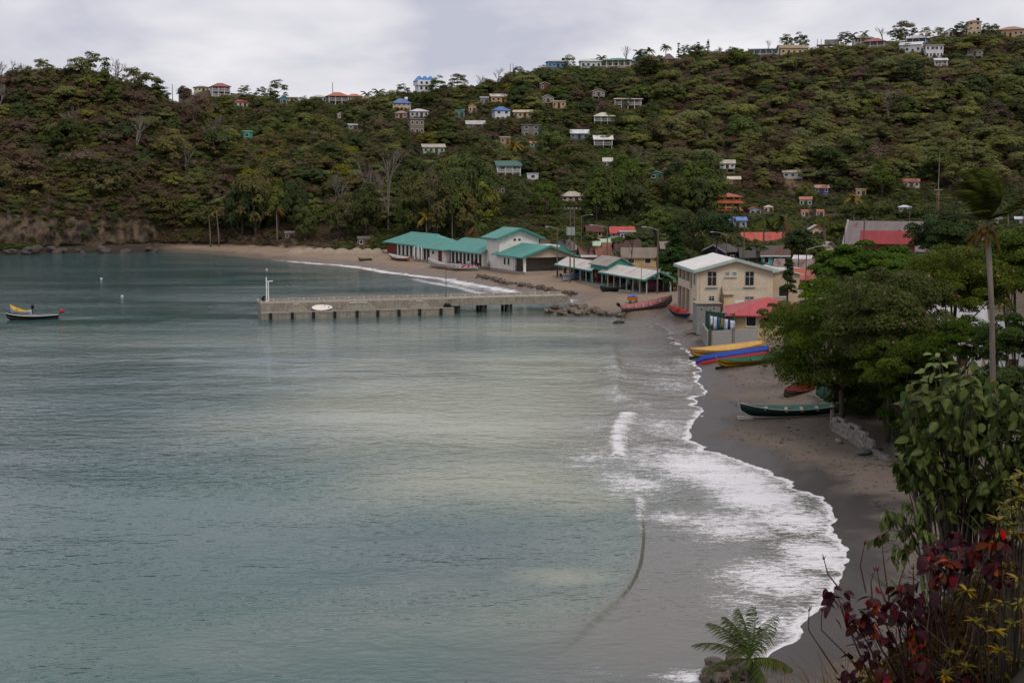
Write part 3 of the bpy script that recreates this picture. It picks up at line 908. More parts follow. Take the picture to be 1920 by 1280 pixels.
hill_house(764, 804, 204, 221, 'hip', '#b9c0c8', '#c9c5c9', 'white house with pale grey hipped roof beside the salmon house', 6, nwin=3)
hill_house(762, 796, 222, 253, 'flat', '#7e7163', '#96897a', 'unfinished grey block house of two storeys with empty window openings', 14, storeys=2, nwin=3, rf=0.06, door=False)
hill_house(787, 835, 270, 288, 'gable_x', '#9fb8aa', '#b9ae9e', 'long low pale green house with greyish roof in the middle of the slope', 6, nwin=3, rf=0.3)
hill_house(852, 871, 205, 221, 'shed', '#3b8e8a', '#6d8f8d', 'small turquoise house between trees left of the white house with blue roof', 0, nwin=1, rf=.15)
hill_house(875, 894, 194, 213, 'gable_y', '#a8895f', '#7a5c48', 'small tan house with brown gable above the turquoise one', 12, nwin=1)
hill_house(871, 911, 226, 241, 'gable_x', '#56524e', '#b6b0aa', 'wide grey-roofed house with dark walls left of the white house', 4, nwin=3, rf=0.42)
hill_house(899, 917, 181, 197, 'shed', '#77787a', '#8d9296', 'grey metal shed leaning against the left of the yellow house', 5, nwin=1, rf=.18, name='shed')
hill_house(916, 959, 176, 193, 'gable_x', '#c79a45', '#c4bab4', 'bright yellow house with white and rust-patched roof', 6, nwin=3, rf=.28, rust=0.35)
hill_house(920, 958, 200, 227, 'hip', '#cfcfd8', '#4a72b4', 'white two-storey house with blue roof above the grey-roofed one', 18, storeys=2, nwin=2, rf=0.24)
hill_house(961, 1001, 206, 222, 'gable_x', '#bf9f72', '#cdb99a', 'cream bungalow with beige roof right of the white house with blue roof', -5, nwin=3, rf=.24)
hill_house(974, 1016, 233, 257, 'flat', '#77716c', '#837e78', 'bare concrete block building with flat top below the cream bungalow', 5, storeys=2, nwin=2, rf=0.05, door=False)
hill_house(1009, 1031, 154, 169, 'gable_y', '#6b4435', '#c9cdd2', 'little brown hut with white roof high on the slope under the ridge', 12, nwin=1)
hill_house(1012, 1040, 178, 202, 'gable_y', '#85817d', '#9a9896', 'weathered grey timber house raised on stilts', 14, stilt=0.42, nwin=2, rf=.22)
hill_house(1035, 1064, 188, 206, 'shed', '#c19a62', '#cfc0a0', 'tan house with cream edge roof joined to the right of the grey stilt house', -8, nwin=2, rf=.12, stilt=0.2)
hill_house(1066, 1106, 243, 261, 'gable_x', '#5e7f96', '#d3d3d6', 'blue and brown house with bright white roof in the middle slope', 4, nwin=2, rf=.36)
hill_house(1105, 1136, 167, 187, 'gable_y', '#8a8280', '#9b9694', 'grey gabled cabin on thin stilts right of the upper slope', 16, stilt=0.35, nwin=2, rf=.22)
hill_house(1110, 1155, 211, 236, 'hip', '#3fa27c', '#c3bda8', 'bright green house with off-white hipped roof and open stilts', 6, stilt=0.36, nwin=2, rf=.26, veranda=1.3)
hill_house(1111, 1151, 254, 281, 'gable_x', '#6b5d54', '#d5d3d0', 'open-fronted house under a clean white roof, raised on posts', 5, stilt=0.34, nwin=1, rf=.26, veranda=1.6)
hill_house(1147, 1206, 181, 208, 'hip', '#b6a083', '#a5503a', 'wide two-storey house with red roof, white edge and a long balcony', 8, storeys=2, nwin=4, veranda=1.8, rf=.16, fascia='#d8d4cf')
hill_house(1129, 1150, 296, 321, 'gable_x', '#7c736b', '#c9c4bd', 'narrow grey house with white roof low on the slope', 4, stilt=0.3, nwin=1, rf=.25)
hill_house(924, 979, 302, 336, 'gable_x', '#cfd2d6', '#3f6a60', 'white two-storey house with dark green roof and arched window', 10, storeys=2, nwin=2, rf=.24, veranda=1.0)
hill_house(986, 1011, 324, 337, 'flat', '#d2d2d4', '#c6c6c8', 'small white cube hut right of the green-roofed white house', 6, nwin=1, rf=.06, door=False, name='hut')
hill_house(927, 948, 349, 365, 'flat', '#6e6862', '#6c665f', 'roofless grey stone ruin below the green-roofed white house', 5, nwin=2, rf=.05, door=False, name='ruin')
hill_house(935, 958, 256, 270, 'shed', '#9b8159', '#8f8778', 'tan shack above the yellow palm', 6, nwin=1, rf=.16, name='shack')
hill_house(992, 1011, 265, 277, 'gable_x', '#6d9a86', '#b06b4b', 'tiny hut with orange roof edge under the concrete block building', 4, nwin=1, name='hut')
hill_house(1046, 1101, 359, 378, 'hip', '#b3a48f', '#b7aa98', 'pale house with wide beige hipped roof at the foot of the slope', 10, nwin=3, rf=.4)
hill_house(1215, 1246, 321, 337, 'gable_y', '#2f6f60', '#cdd0d0', 'dark green hut with white gable roof among trees', 12, nwin=1, name='hut')
# ---- ridge in the middle
def tower_house():
    p = hit(795, 178, 300); s = F / p.y; W = 40 / s; H = 34 / s
    root = empty('house', (p.x, p.y + 3, p.z - .2), -math.atan2(p.x, p.y) + 0.3, 'tall white house topped by three small blue roofs on the skyline', 'house')
    w = W * 0.74; d = w * .8; h = H * 0.82
    MB().span(-w / 2, w / 2, -d / 2, d / 2, -1.5, h * .66).obj('wall', paint('#d5d5dc'), root)
    MB().span(-w / 2 - .5, w / 2 + .5, -d / 2 - .5, d / 2 + .5, h * .66 + .003, h).obj('upper_wall', paint('#d8d8e0'), root)
    for i in range(3):
        ro = roof_mesh(w / 3 + .3, d, 1.5, 'hip', .35).obj('roof', sheet('#3f7cba'), root, loc=(-w / 2 - .3 + (w + .6) * (i + .5) / 3, 0, h))
        window(root, -w / 2 + w * (i + .5) / 3, -d / 2 - .5, h * .74, .9, .9)
    for k, zz_ in enumerate((.08, .38)):
        for i in range(2 + k): window(root, -w / 2 + w * (i + .5) / (2 + k), -d / 2, h * zz_, .9, 1.1)
        window(root, w / 2, 0, h * zz_, .9, 1.1, math.pi / 2)
    BOX.append((775, 816, 144, 178, p.y))
tower_house()
hill_house(1022, 1068, 112, 129, 'hip', '#3f86c8', '#b8b2a2', 'bright blue house with tan roof on the ridge, dark tank beside it', 8, nwin=4, rf=.2, tank='#2a2a2a')
hill_house(1085, 1143, 99, 114, 'hip', '#c29a94', '#5f9a98', 'pink house with teal hipped roof, uppermost of the cluster on the ridge', 6, nwin=4, rf=.3, veranda=1.4)
hill_house(1085, 1130, 110, 129, 'hip', '#bcd2d2', '#cfd0c2', 'white house with cream hipped roof in front of the pink one', 6, nwin=3, rf=.24, storeys=1)
hill_house(1126, 1191, 108, 131, 'hip', '#cdbb9d', '#4f8a7c', 'cream house with green roof and a colonnaded veranda on the ridge', -8, nwin=4, rf=.22, veranda=1.8, stilt=0.16)
hill_house(1186, 1226, 87, 104, 'hip', '#a8cfd0', '#6fbcc4', 'turquoise-roofed house mostly hidden behind ridge palms', 6, nwin=3, rf=.36)
hill_house(1241, 1267, 101, 123, 'hip', '#7a4a32', '#6d6259', 'brown wooden cabin with dull thatch-like roof on the ridge', 6, nwin=1, rf=.4)
hill_house(1403, 1462, 90, 105, 'shed', '#7d8589', '#8fb5a8', 'long low grey wing with thin greenish roof on the ridge', 0, nwin=5, rf=.12, dep=.35, veranda=1.2)
hill_house(1458, 1519, 84, 104, 'gable_x', '#c4a676', '#9c7f62', 'cream bungalow wing with yellow end wall next to the long grey wing', 16, nwin=4, rf=.3, dep=.5)
def unfinished():
    p = hit(1555, 82, 300); s = F / p.y; W = 40 / s
    root = empty('building_shell', (p.x, p.y + 3, p.z - .2), -math.atan2(p.x, p.y), 'unfinished grey concrete shell with bare columns on the skyline', 'building')
    g = concrete((0.22, 0.21, 0.20))
    MB().span(-W / 2, W / 2, -3, 3, 1.9, 2.15).obj('floor_slab', g, root)
    MB().span(-W * .15, W / 2, -2.6, 3, 2.153, 4.2).obj('block_wall', g, root)
    MB().span(W * .05, W / 2, -2.8, -2.5, 2.153, 3.2).obj('parapet', g, root)
    cm_ = MB().span(-.15, .15, -.15, .15, -2, 1.9).mesh('column'); c2 = MB().span(-.12, .12, -.12, .12, 2.153, 4.4).mesh('column')
    for i in range(5):
        for y in (-2.7, 2.7): obj('column', cm_, g, root, (-W / 2 + .3 + (W - .6) * i / 4, y, 0))
    for i in range(2): obj('column', c2, g, root, (-W / 2 + .3 + i * 1.6, -2.7, 0))
    BOX.append((1535, 1575, 60, 82, p.y))
unfinished()
hill_house(1601, 1641, 62, 80, 'hip', '#b0aca6', '#b7b0a2', 'pale grey house with wide hipped roof behind the red-roofed one', 8, nwin=4, rf=.32, veranda=1.2)
hill_house(1621, 1669, 71, 92, 'hip', '#8a8481', '#a05450', 'grey house with dull red hipped roof perched at the ridge edge', -12, nwin=3, rf=.3, veranda=1.4, stilt=.12)
hill_house(1702, 1747, 66, 84, 'hip', '#4f7fb4', '#b8a9a0', 'blue house with dusty pink hipped roof above the long white house', -14, nwin=3, rf=.3, veranda=1.2)
hill_house(1688, 1736, 79, 101, 'gable_x', '#d3d3d6', '#dcdcde', 'long white house with white roof on the right ridge', -14, nwin=3, rf=.22, dep=.55)
hill_house(1734, 1773, 84, 109, 'flat', '#d4d3d8', '#b6a9a2', 'white two-storey block adjoining the long white house', 10, storeys=2, nwin=4, rf=.06)
hill_house(1751, 1780, 109, 124, 'gable_x', '#c9c5c4', '#cfcaca', 'small white cottage below the white two-storey block', 12, nwin=2, rf=.25, veranda=.9)
hill_house(1816, 1847, 93, 110, 'shed', '#7f8378', '#b0a9a2', 'grey-green cabin standing alone on the right slope', -4, nwin=2, rf=.12, stilt=.3)
hill_house(1772, 1788, 55, 69, 'gable_y', '#cfcfd4', '#d3d3d6', 'little white house on the skyline left of the cream tower house', 8, nwin=1)
hill_house(1813, 1843, 38, 66, 'hip', '#c6ad86', '#a5735a', 'cream tower-like house with a black tank on its roof', 10, storeys=3, nwin=2, rf=.12, tank='#1e1e1e')
hill_house(1876, 1930, 49, 70, 'hip', '#c09a78', '#b0745e', 'wide orange-roofed house cut off by the right edge on the ridge', -6, nwin=4, rf=.3)
# ---- lower slopes above the town
hill_house(1348, 1381, 300, 327, 'gable_x', '#c4c6c8', '#b5ac9f', 'white hut on tall thin stilts above the orange villa', 4, stilt=.42, nwin=2, rf=.22)
hill_house(1363, 1391, 331, 350, 'gable_x', '#6a4238', '#cdbfa8', 'brown and blue hut with cream roof just above the orange villa', 6, nwin=1, rf=.24, stilt=.12)
hill_house(1468, 1509, 319, 338, 'gable_x', '#aba8a6', '#b6ab98', 'long grey-white house with three dark windows on the bare slope', 3, nwin=3, door=False, rf=.2, stilt=.2)
hill_house(1526, 1557, 347, 366, 'gable_x', '#234f9c', '#b58a72', 'strong blue house with rusty roof on the bare slope', 6, nwin=2, rf=.25, rust=.4, stilt=.15)
hill_house(1499, 1525, 369, 388, 'gable_x', '#7fa08a', '#b26a50', 'pale green house with orange roof edge under the blue house', 4, nwin=2, rf=.24)
hill_house(1605, 1626, 353, 370, 'flat', '#b08e6c', '#c9b79c', 'small tan house half hidden right of the blue house', 4, nwin=1, rf=.1)
hill_house(1693, 1728, 335, 352, 'gable_x', '#b9b0a8', '#a8604a', 'hut with rusty red roof alone on the dark right slope', 8, nwin=2, rf=.28, rust=.3)
def villa():
    p = hit(1370, 397, 250); s = F / p.y; W = 50 / s; H = 36 / s
    root = empty('house', (p.x, p.y + 4, p.z - .2), -math.atan2(p.x, p.y) + .06, 'orange villa with stacked roofs and arched balcony above the town', 'house')
    wl, rf_ = paint('#b38a5a'), sheet('#a85a38')
    w = W * .84; d = 7.5
    MB().span(-w / 2, w / 2, -d / 2, d / 2, -2, H * .82).obj('wall', wl, root)
    roof_mesh(w, d, H * .16, 'hip', .7).obj('roof', rf_, root, loc=(0, 0, H * .82))
    for zz_ in (.58, .20):
        B = MB(); z0 = H * zz_
        B.add([(-w / 2 - .7, -d / 2 - 2.0, z0 - .5), (w / 2 + .7, -d / 2 - 2.0, z0 - .5), (w / 2, -d / 2 - .003, z0 + .25), (-w / 2, -d / 2 - .003, z0 + .25),
               (-w / 2 - .7, -d / 2 - 2.0, z0 - .62), (w / 2 + .7, -d / 2 - 2.0, z0 - .62), (w / 2, -d / 2 - .003, z0 + .1), (-w / 2, -d / 2 - .003, z0 + .1)],
              [(0, 1, 2, 3), (7, 6, 5, 4), (0, 4, 5, 1), (1, 5, 6, 2), (2, 6, 7, 3), (3, 7, 4, 0)])
        B.obj('porch_roof', rf_, root)
    MB().span(-w / 2, w / 2, -d / 2 - 1.6, -d / 2 - 1.45, H * .22, H * .30).obj('balcony_wall', wl, root)
    for i in range(3):
        o = window(root, -w / 2 + w * (i + .5) / 3, -d / 2, H * .30, w * .2, H * .16, 0, wl)
    for i in range(4): MB().span(-.14, .14, -.14, .14, 0, H * .52 - .4).obj('column', wl, root, loc=(-w / 2 + .2 + (w - .4) * i / 3, -d / 2 - 1.5, 0))
    for i in (0, 2): window(root, -w / 2 + w * (i + .5) / 3, -d / 2, H * .66, 1.0, .9, 0, wl)
    window(root, 0, -d / 2, H * .66, 2.2, .8, 0, wl)
    BOX.append((1344, 1398, 361, 400, p.y))
villa()
# ---- the town on the flat, back rows first
hill_house(1402, 1430, 388, 403, 'gable_y', '#8a97a5', '#a5493c', 'grey-blue cottage with red and white gables behind the town trees', 14, nwin=1)
hill_house(1364, 1404, 408, 428, 'shed', '#7f9aa8', '#5f86c8', 'long shed with blue and white roof and turquoise wall', 6, nwin=2)
hill_house(1432, 1452, 388, 398, 'hip', '#b7a98e', '#c9bea6', 'small house with cream hipped roof between the palms', 5, nwin=1)
hill_house(1502, 1518, 398, 406, 'gable_x', '#b9b2a8', '#c0593a', 'orange roof left of two peeking out of the dark trees', 8, nwin=1)
hill_house(1532, 1547, 396, 406, 'gable_x', '#b9b2a8', '#bf5b3a', 'orange roof right of two peeking out of the dark trees', -8, nwin=1)
hill_house(1685, 1712, 387, 398, 'hip', '#999999', '#c9cbd0', 'white hipped roof far back among trees left of the radio mast', 5, nwin=2)
hill_house(1733, 1758, 404, 416, 'hip', '#a5a08c', '#c9bf98', 'pale cream hipped roof at the foot of the radio mast', 5, nwin=2)
hill_house(1904, 1930, 407, 421, 'gable_x', '#8f9498', '#b9c4cc', 'pale blue-grey roof at the right edge behind the palm', 5, nwin=1)
hill_house(1866, 1882, 409, 419, 'gable_y', '#a9a9a9', '#cdd3d8', 'small white gable just right of the leaning palm', 5, nwin=1)
town_house(1510, 1549, 425, 7.0, 'gable_y', '#c7b191', '#b9bcbc', 'cream gabled house with brown bargeboards in the back rows', 12, nwin=2, fascia='#8d5140')
town_house(1158, 1194, 431, 6.6, 'flat', '#cfccd2', '#c9c6cc', 'plain white box building behind the bright red roof', 6, nwin=3, rh=.3)
town_house(1141, 1191, 435, 6.0, 'gable_x', '#b98d80', '#c1433f', 'house with bright red roof in front of the white box building', 4, nwin=3, rh=1.3)
town_house(1094, 1132, 434, 6.2, 'gable_x', '#a8683c', '#5e2c28', 'maroon-roofed house left of the bright red roof', 14, nwin=2, rh=1.2)
town_house(1120, 1194, 447, 5.4, 'gable_y', '#8a93a3', '#4d7a63', 'low house with green roof and blue gable in front of the red roof', 16, nwin=2, rh=1.0, dep=.5)
town_house(1387, 1474, 435, 6.8, 'gable_x', '#c8ab7e', '#bd4a38', 'long cream building with orange-red roof and a roof vent', 5, nwin=4, rh=1.6, rust=.12, dep=.5)
town_house(1108, 1146, 450, 5.6, 'gable_x', '#5e574e', '#a9c4a4', 'pale green roof among the rusty ones', 8, nwin=2, rh=1.1)
town_house(1025, 1089, 451, 6.0, 'gable_y', '#6fb8ae', '#8a7d6e', 'turquoise gabled house with tan roof behind the twin poles', -32, nwin=2, rh=1.8)
town_house(1145, 1204, 455, 5.8, 'gable_x', '#7a6a60', '#4a2a26', 'steep dark red-brown roof behind the market', 16, nwin=2, rh=2.0, rust=.25)
town_house(1126, 1160, 457, 5.2, 'gable_x', '#6a584a', '#8f5738', 'rust-brown roof between the pale green and dark red roofs', 10, nwin=1, rh=.9, rust=.6)
town_house(1080, 1122, 463, 5.4, 'gable_x', '#6b5a4c', '#7d5850', 'old house with reddish grey rusting roof left of the orange-rust one', 18, nwin=2, rh=1.4, rust=.45)
town_house(1112, 1149, 467, 5.0, 'gable_x', '#6b5a4c', '#9a5a36', 'old house with orange rust roof behind the market', 14, nwin=1, rh=1.2, rust=.85)
town_house(1161, 1234, 468, 5.4, 'gable_x', '#c0a065', '#86796b', 'yellow house with wide taupe roof behind the market', 6, nwin=2, door=False, rh=1.5, dep=.55)
town_house(1315, 1388, 457, 6.6, 'gable_y', '#3a3335', '#4a4343', 'dark timber house with white-edged gable behind the community hall', -38, nwin=1, rh=1.2, fascia='#c9c4c6')
town_house(1382, 1448, 463, 6.2, 'gable_x', '#4f4a45', '#4d4a44', 'low house with wide dark grey roof right of the dark timber house', 8, nwin=2, rh=1.5)
town_house(1424, 1482, 460, 6.6, 'gable_x', '#3fa79c', '#5d4a46', 'bright turquoise house with patched grey and red roof', 4, nwin=2, rh=1.4, rust=.35, fascia='#c9c4c6', doorcol='#2c2a2a')
town_house(1536, 1570, 452, 6.8, 'gable_y', '#bda98f', '#a59a90', 'beige rendered house behind the near trees', 20, nwin=0, rh=.9)
town_house(1486, 1526, 478, 5.8, 'gable_x', '#4a4444', '#cfc8cc', 'low hut with white roof sheet right of the turquoise house', -14, nwin=1, rh=.5)
town_house(1450, 1530, 485, 5.6, 'gable_x', '#3c3433', '#8d7a76', 'long dark shed with grey roof and a rust-red end panel', -8, nwin=2, rh=1.1, rust=.3, fascia='#c6bcbb', dep=.55)
town_house(1447, 1500, 501, 5.2, 'gable_x', '#b9a078', '#c9c2be', 'cream annex with white sheet roof right of the community hall', -6, nwin=1, rh=.6, dep=.6)
town_house(1494, 1524, 516, 4.6, 'shed', '#8d8680', '#a8503a', 'lean-to with red and orange roof sheets beside the near trees', 24, nwin=0, rh=1.0, rust=.35)
town_house(1236, 1262, 455, 5.4, 'gable_x', '#5c5148', '#857a70', 'grey-roofed hut half hidden behind the dark conifer', 10, nwin=1, rh=1.0)
town_house(1092, 1116, 478, 4.9, 'flat', '#6e665e', '#d0cdcc', 'hut with bright white flat roof tucked behind the market roof', 6, nwin=1, rh=.2)
# houses glimpsed through the near trees on the right
town_house(1735, 1850, 572, 7.0, 'gable_x', '#c9c7cc', '#b9b6ba', 'white house glimpsed through the tangled trees on the right', 5, nwin=3, rh=1.3)
town_house(1846, 1965, 604, 6.6, 'gable_x', '#c6c4ca', '#a8a6aa', 'second white house behind branches at the right edge', -6, nwin=2, rh=1.2)

def church():
    Y = 225.0
    p = at(1672, 416, Y); g = gz(p.x, p.y)
    root = empty('church', (p.x, p.y, g), -math.atan2(p.x, p.y) - 0.16, 'large grey-roofed church hall with a small dormer above the near trees', 'church')
    w, d = 14.2, 9.0; top = p.z - g; rh = 4.6; h = top - rh
    st = concrete((0.27, 0.26, 0.25))
    wall_mesh(w, d, h, rh, 'gable_x').obj('wall', st, root)
    roof_mesh(w, d, rh, 'gable_x', .35).obj('roof', sheet('#7b7070', .12), root, loc=(0, 0, h))
    v = [(-w / 2 - .45, -d / 2 - .45, h - .4), (-w / 2 - .45, 0, h + rh + .25), (-w / 2 - .45, d / 2 + .45, h - .4)]
    MB().tube(v, .16, 4).obj('coping', concrete((0.36, 0.35, 0.33)), root)
    dr = wall_mesh(2.4, 3.0, .3, 1.5, 'gable_y').obj('dormer', st, root, loc=(2.0, -2.2, h + 1.6))
    roof_mesh(2.4, 3.0, 1.5, 'gable_y', .25, .1).obj('dormer_roof', sheet('#7b7070', .12), dr, loc=(0, 0, .3))
    MB().span(-.3, .3, -1.56, -1.5, .3, 1.0).obj('louvre', DARK, dr)
    for i in range(5): window(root, -w / 2 + w * (i + .5) / 5, -d / 2, h * .3, .8, h * .45, 0, st)
    BOX.append((1591, 1750, 415, 462, Y))
    Y2 = 205.0
    p = at(1667, 434, Y2); g = gz(p.x, p.y)
    r2 = empty('house', (p.x, p.y, g), -math.atan2(p.x, p.y) - .05, 'house with plain dark red roof right in front of the church', 'house')
    build_house(r2, 8.0, 5.2, p.z - g - 1.7, 1.7, 'gable_x', '#6b3a36', sheet('#8a2f30'), nwin=2)
church()

# ================================================================== WATERFRONT BUILDINGS
TEAL = sheet('#4a8d83', .02); TEALP = paint('#3f8378'); SHW = paint('#d6cfc8', dirt=.3)
def fish_market():
    ang = math.atan2(-0.904, 0.428)
    A = Vector((-27.0, 295.0, 0))
    def loc(t, y=0.0):
        q = A + Vector((0.428, -0.904, 0)) * t + Vector((0.904, 0.428, 0)) * y
        return q
    def shed(name, t0, t1, y0, dpt, h, rh, label, typ, ov, seg):
        q = loc((t0 + t1) / 2, y0 + dpt / 2); z0 = 1.9
        r = empty(name, (q.x, q.y, z0), ang, label, 'building')
        w = t1 - t0
        MB().span(-w / 2, w / 2, -dpt / 2, dpt / 2, -1.5, .12).obj('foundation', concrete(), r)
        wall_mesh(w, dpt, h - .12, rh, typ).obj('wall', SHW, r, loc=(0, 0, .12))
        roof_mesh(w, dpt, rh, typ, ov, .16).obj('roof', TEAL, r, loc=(0, 0, h))
        rdg = (w / 2 - dpt / 2) if typ == 'hip' else w / 2
        MB().tube([(-rdg, 0, h + rh + .17), (rdg, 0, h + rh + .17)], .09, 4).obj('ridge_cap', paint('#8fb8b0'), r)
        for kind, x, ww in seg:
            x -= w / 2
            if kind == 'door':
                MB().span(x, x + ww, -dpt / 2 - .05, -dpt / 2 - .003, .13, 2.35).obj('door', paint('#26332f'), r)
            elif kind == 'brown':
                MB().span(x, x + ww, -dpt / 2 - .06, -dpt / 2 - .003, .13, 2.35).obj('door', paint('#5a2f20'), r)
            elif kind == 'panel':
                MB().span(x, x + ww, -dpt / 2 - .08, -dpt / 2 - .003, .13, h - .15).obj('wall_panel', paint('#6b3527'), r)
            elif kind == 'win':
                window(r, x + ww / 2, -dpt / 2, 1.5, ww, .7)
            elif kind == 'post':
                MB().span(x, x + .22, -dpt / 2 - 1.3, -dpt / 2 - 1.08, .1, h - .2).obj('post', WHITE, r)
        return r
    seg = [('panel', .1, 6.4)] + [('door', 7.6 + 2.5 * i, 1.2) for i in range(7)]
    shed('fishing_shed', -5, 21, 0, 8.5, 3.0, 1.9, 'long teal-roofed fishing shed with brown end panel, farthest of the three', 'hip', .9, seg)
    seg = [('door', .9, 1.2), ('door', 2.9, 1.2), ('door', 4.8, 1.4), ('win', 7.6, 1.3), ('brown', 11.2, 1.9)] + [('post', .3, 0), ('post', 2.5, 0), ('post', 4.5, 0)]
    shed('fishing_shed', 19.5, 34, -1.6, 7.0, 2.9, 1.5, 'middle teal-roofed shed with white projecting block and brown door', 'hip', .9, seg)
    seg = [('door', .9 + 1.95 * i, 1.1) for i in range(9)]
    shed('fishing_shed', 32.2, 50.4, -.3, 8.0, 3.0, 1.8, 'teal-roofed shed with a row of dark doors next to the tower', 'gable_x', .9, seg)
    # tower
    q = loc(53.6, 4.6)
    r = empty('market_tower', (q.x, q.y, 1.9), ang, 'white two-storey tower block with teal roof in the fish market', 'building')
    MB().span(-3.0, 3.0, -4.2, 4.2, -1.5, .1).obj('foundation', concrete(), r)
    wall_mesh(6.0, 8.4, 5.9, 1.6, 'gable_x').obj('wall', paint('#d6d0cb'), r, loc=(0, 0, .1))
    roof_mesh(6.0, 8.4, 1.6, 'gable_x', .9, .2).obj('roof', TEAL, r, loc=(0, 0, 6.0))
    for s in (-1, 1):
        B = MB(); X = 3.94; Y0 = 5.1; ze = -1.6 / 4.2 * .9
        B.add([(X, s * Y0, ze - .1), (X, 0, 1.5), (X, 0, 1.85), (X, s * Y0, ze + .25), (X + .06, s * Y0, ze - .1), (X + .06, 0, 1.5), (X + .06, 0, 1.85), (X + .06, s * Y0, ze + .25)],
              [(0, 1, 2, 3), (7, 6, 5, 4), (0, 4, 5, 1), (3, 2, 6, 7), (0, 3, 7, 4), (1, 5, 6, 2)])
        B.obj('fascia_board', TEALP, r, loc=(0, 0, 6.0))
    for i in range(2): MB().span(3.0, 3.04, -1.2 + i * 1.0, -.7 + i * 1.0, 5.3, 5.7).obj('vent', DARK, r)
    # terrace behind the tower
    MB().span(-2.0, 2.6, 4.23, 8.6, -1, 3.9).obj('annex_wall', SHW, r)
    MB().span(2.63, 2.66, 4.8, 8.2, 2.7, 3.6).obj('louvre', DARK, r)
    MB().span(-2.2, 2.9, 4.24, 8.8, 3.903, 4.3).obj('parapet', paint('#cfc8c2'), r)
    # hall
    q = loc(62.0, 5.2)
    r = empty('market_hall', (q.x, q.y, 1.9), ang, 'open-ended market hall with broad teal roof and white corner posts', 'building')
    w, d, h, rh = 11.6, 10.0, 3.0, 1.75
    MB().span(-w / 2, w / 2 + .6, -d / 2, d / 2, -1.8, .12).obj('floor_slab', concrete((0.34, 0.29, 0.24)), r)
    B = MB().span(-w / 2, 1.0, -d / 2 + .1, -d / 2 + .3, .12, h); B.span(-w / 2, -w / 2 + .2, -d / 2 + .303, d / 2, .12, h); B.span(-w / 2 + .2, w / 2 - .8, d / 2 - .2, d / 2, .12, h)
    B.obj('wall', SHW, r)
    MB().span(-.4, -.2, -d / 2 + .31, d / 2 - .21, .12, h).obj('inner_wall', paint('#a39686'), r)
    for x in (-2.7, -1.0): window(r, x, -d / 2 + .1, 1.0, .8, 1.3)
    g = wall_mesh(w, d, .0, rh, 'gable_x'); 
    MB().add([(w / 2, -d / 2, h - .3), (w / 2, d / 2, h - .3), (w / 2, d / 2, h), (w / 2, 0, h + rh), (w / 2, -d / 2, h), (w / 2 - .2, -d / 2, h - .3), (w / 2 - .2, d / 2, h - .3), (w / 2 - .2, d / 2, h), (w / 2 - .2, 0, h + rh), (w / 2 - .2, -d / 2, h)],
             [(0, 1, 2, 3, 4), (9, 8, 7, 6, 5), (0, 5, 6, 1), (1, 6, 7, 2), (4, 9, 5, 0), (2, 7, 8, 3), (3, 8, 9, 4)]).obj('gable', paint('#b7a795'), r)
    roof_mesh(w, d, rh, 'gable_x', .95, .18).obj('roof', TEAL, r, loc=(0, 0, h))
    for s in (-1, 1):
        X = w / 2 + .96; Y0 = d / 2 + .95; ze = -rh / (d / 2) * .95
        MB().add([(X, s * Y0, ze - .12), (X, 0, rh - .12), (X, 0, rh + .26), (X, s * Y0, ze + .26), (X + .06, s * Y0, ze - .12), (X + .06, 0, rh - .12), (X + .06, 0, rh + .26), (X + .06, s * Y0, ze + .26)],
                 [(0, 1, 2, 3), (7, 6, 5, 4), (0, 4, 5, 1), (3, 2, 6, 7), (0, 3, 7, 4), (1, 5, 6, 2)]).obj('fascia_board', TEALP, r, loc=(0, 0, h))
    for x, y in ((w / 2 - .2, -d / 2 + .2), (w / 2 - .2, d / 2 - .4), (1.6, -d / 2 + .2)):
        MB().span(x - .2, x + .2, -.2 + y, .2 + y, .12, h - .3).obj('post', WHITE, r)
    B = MB()
    for i in range(40):
        y = -d / 2 + .5 + (d - 1.2) * i / 39
        B.span(w / 2 - .22, w / 2 - .18, y - .02, y + .02, .12, 1.05)
    B.span(w / 2 - .23, w / 2 - .17, -d / 2 + .45, d / 2 - .65, 1.05, 1.12)
    B.obj('railing', paint('#3c3a38'), r)
    B = MB()
    for i in range(12):
        x = 1.9 + (w / 2 - 2.4) * i / 11
        B.span(x - .02, x + .02, -d / 2 + .18, -d / 2 + .22, .12, 1.05)
    B.span(1.85, w / 2 - .45, -d / 2 + .17, -d / 2 + .23, 1.05, 1.12)
    B.obj('railing', paint('#3c3a38'), r)
    BOX.append((728, 1072, 430, 515, 230))
fish_market()

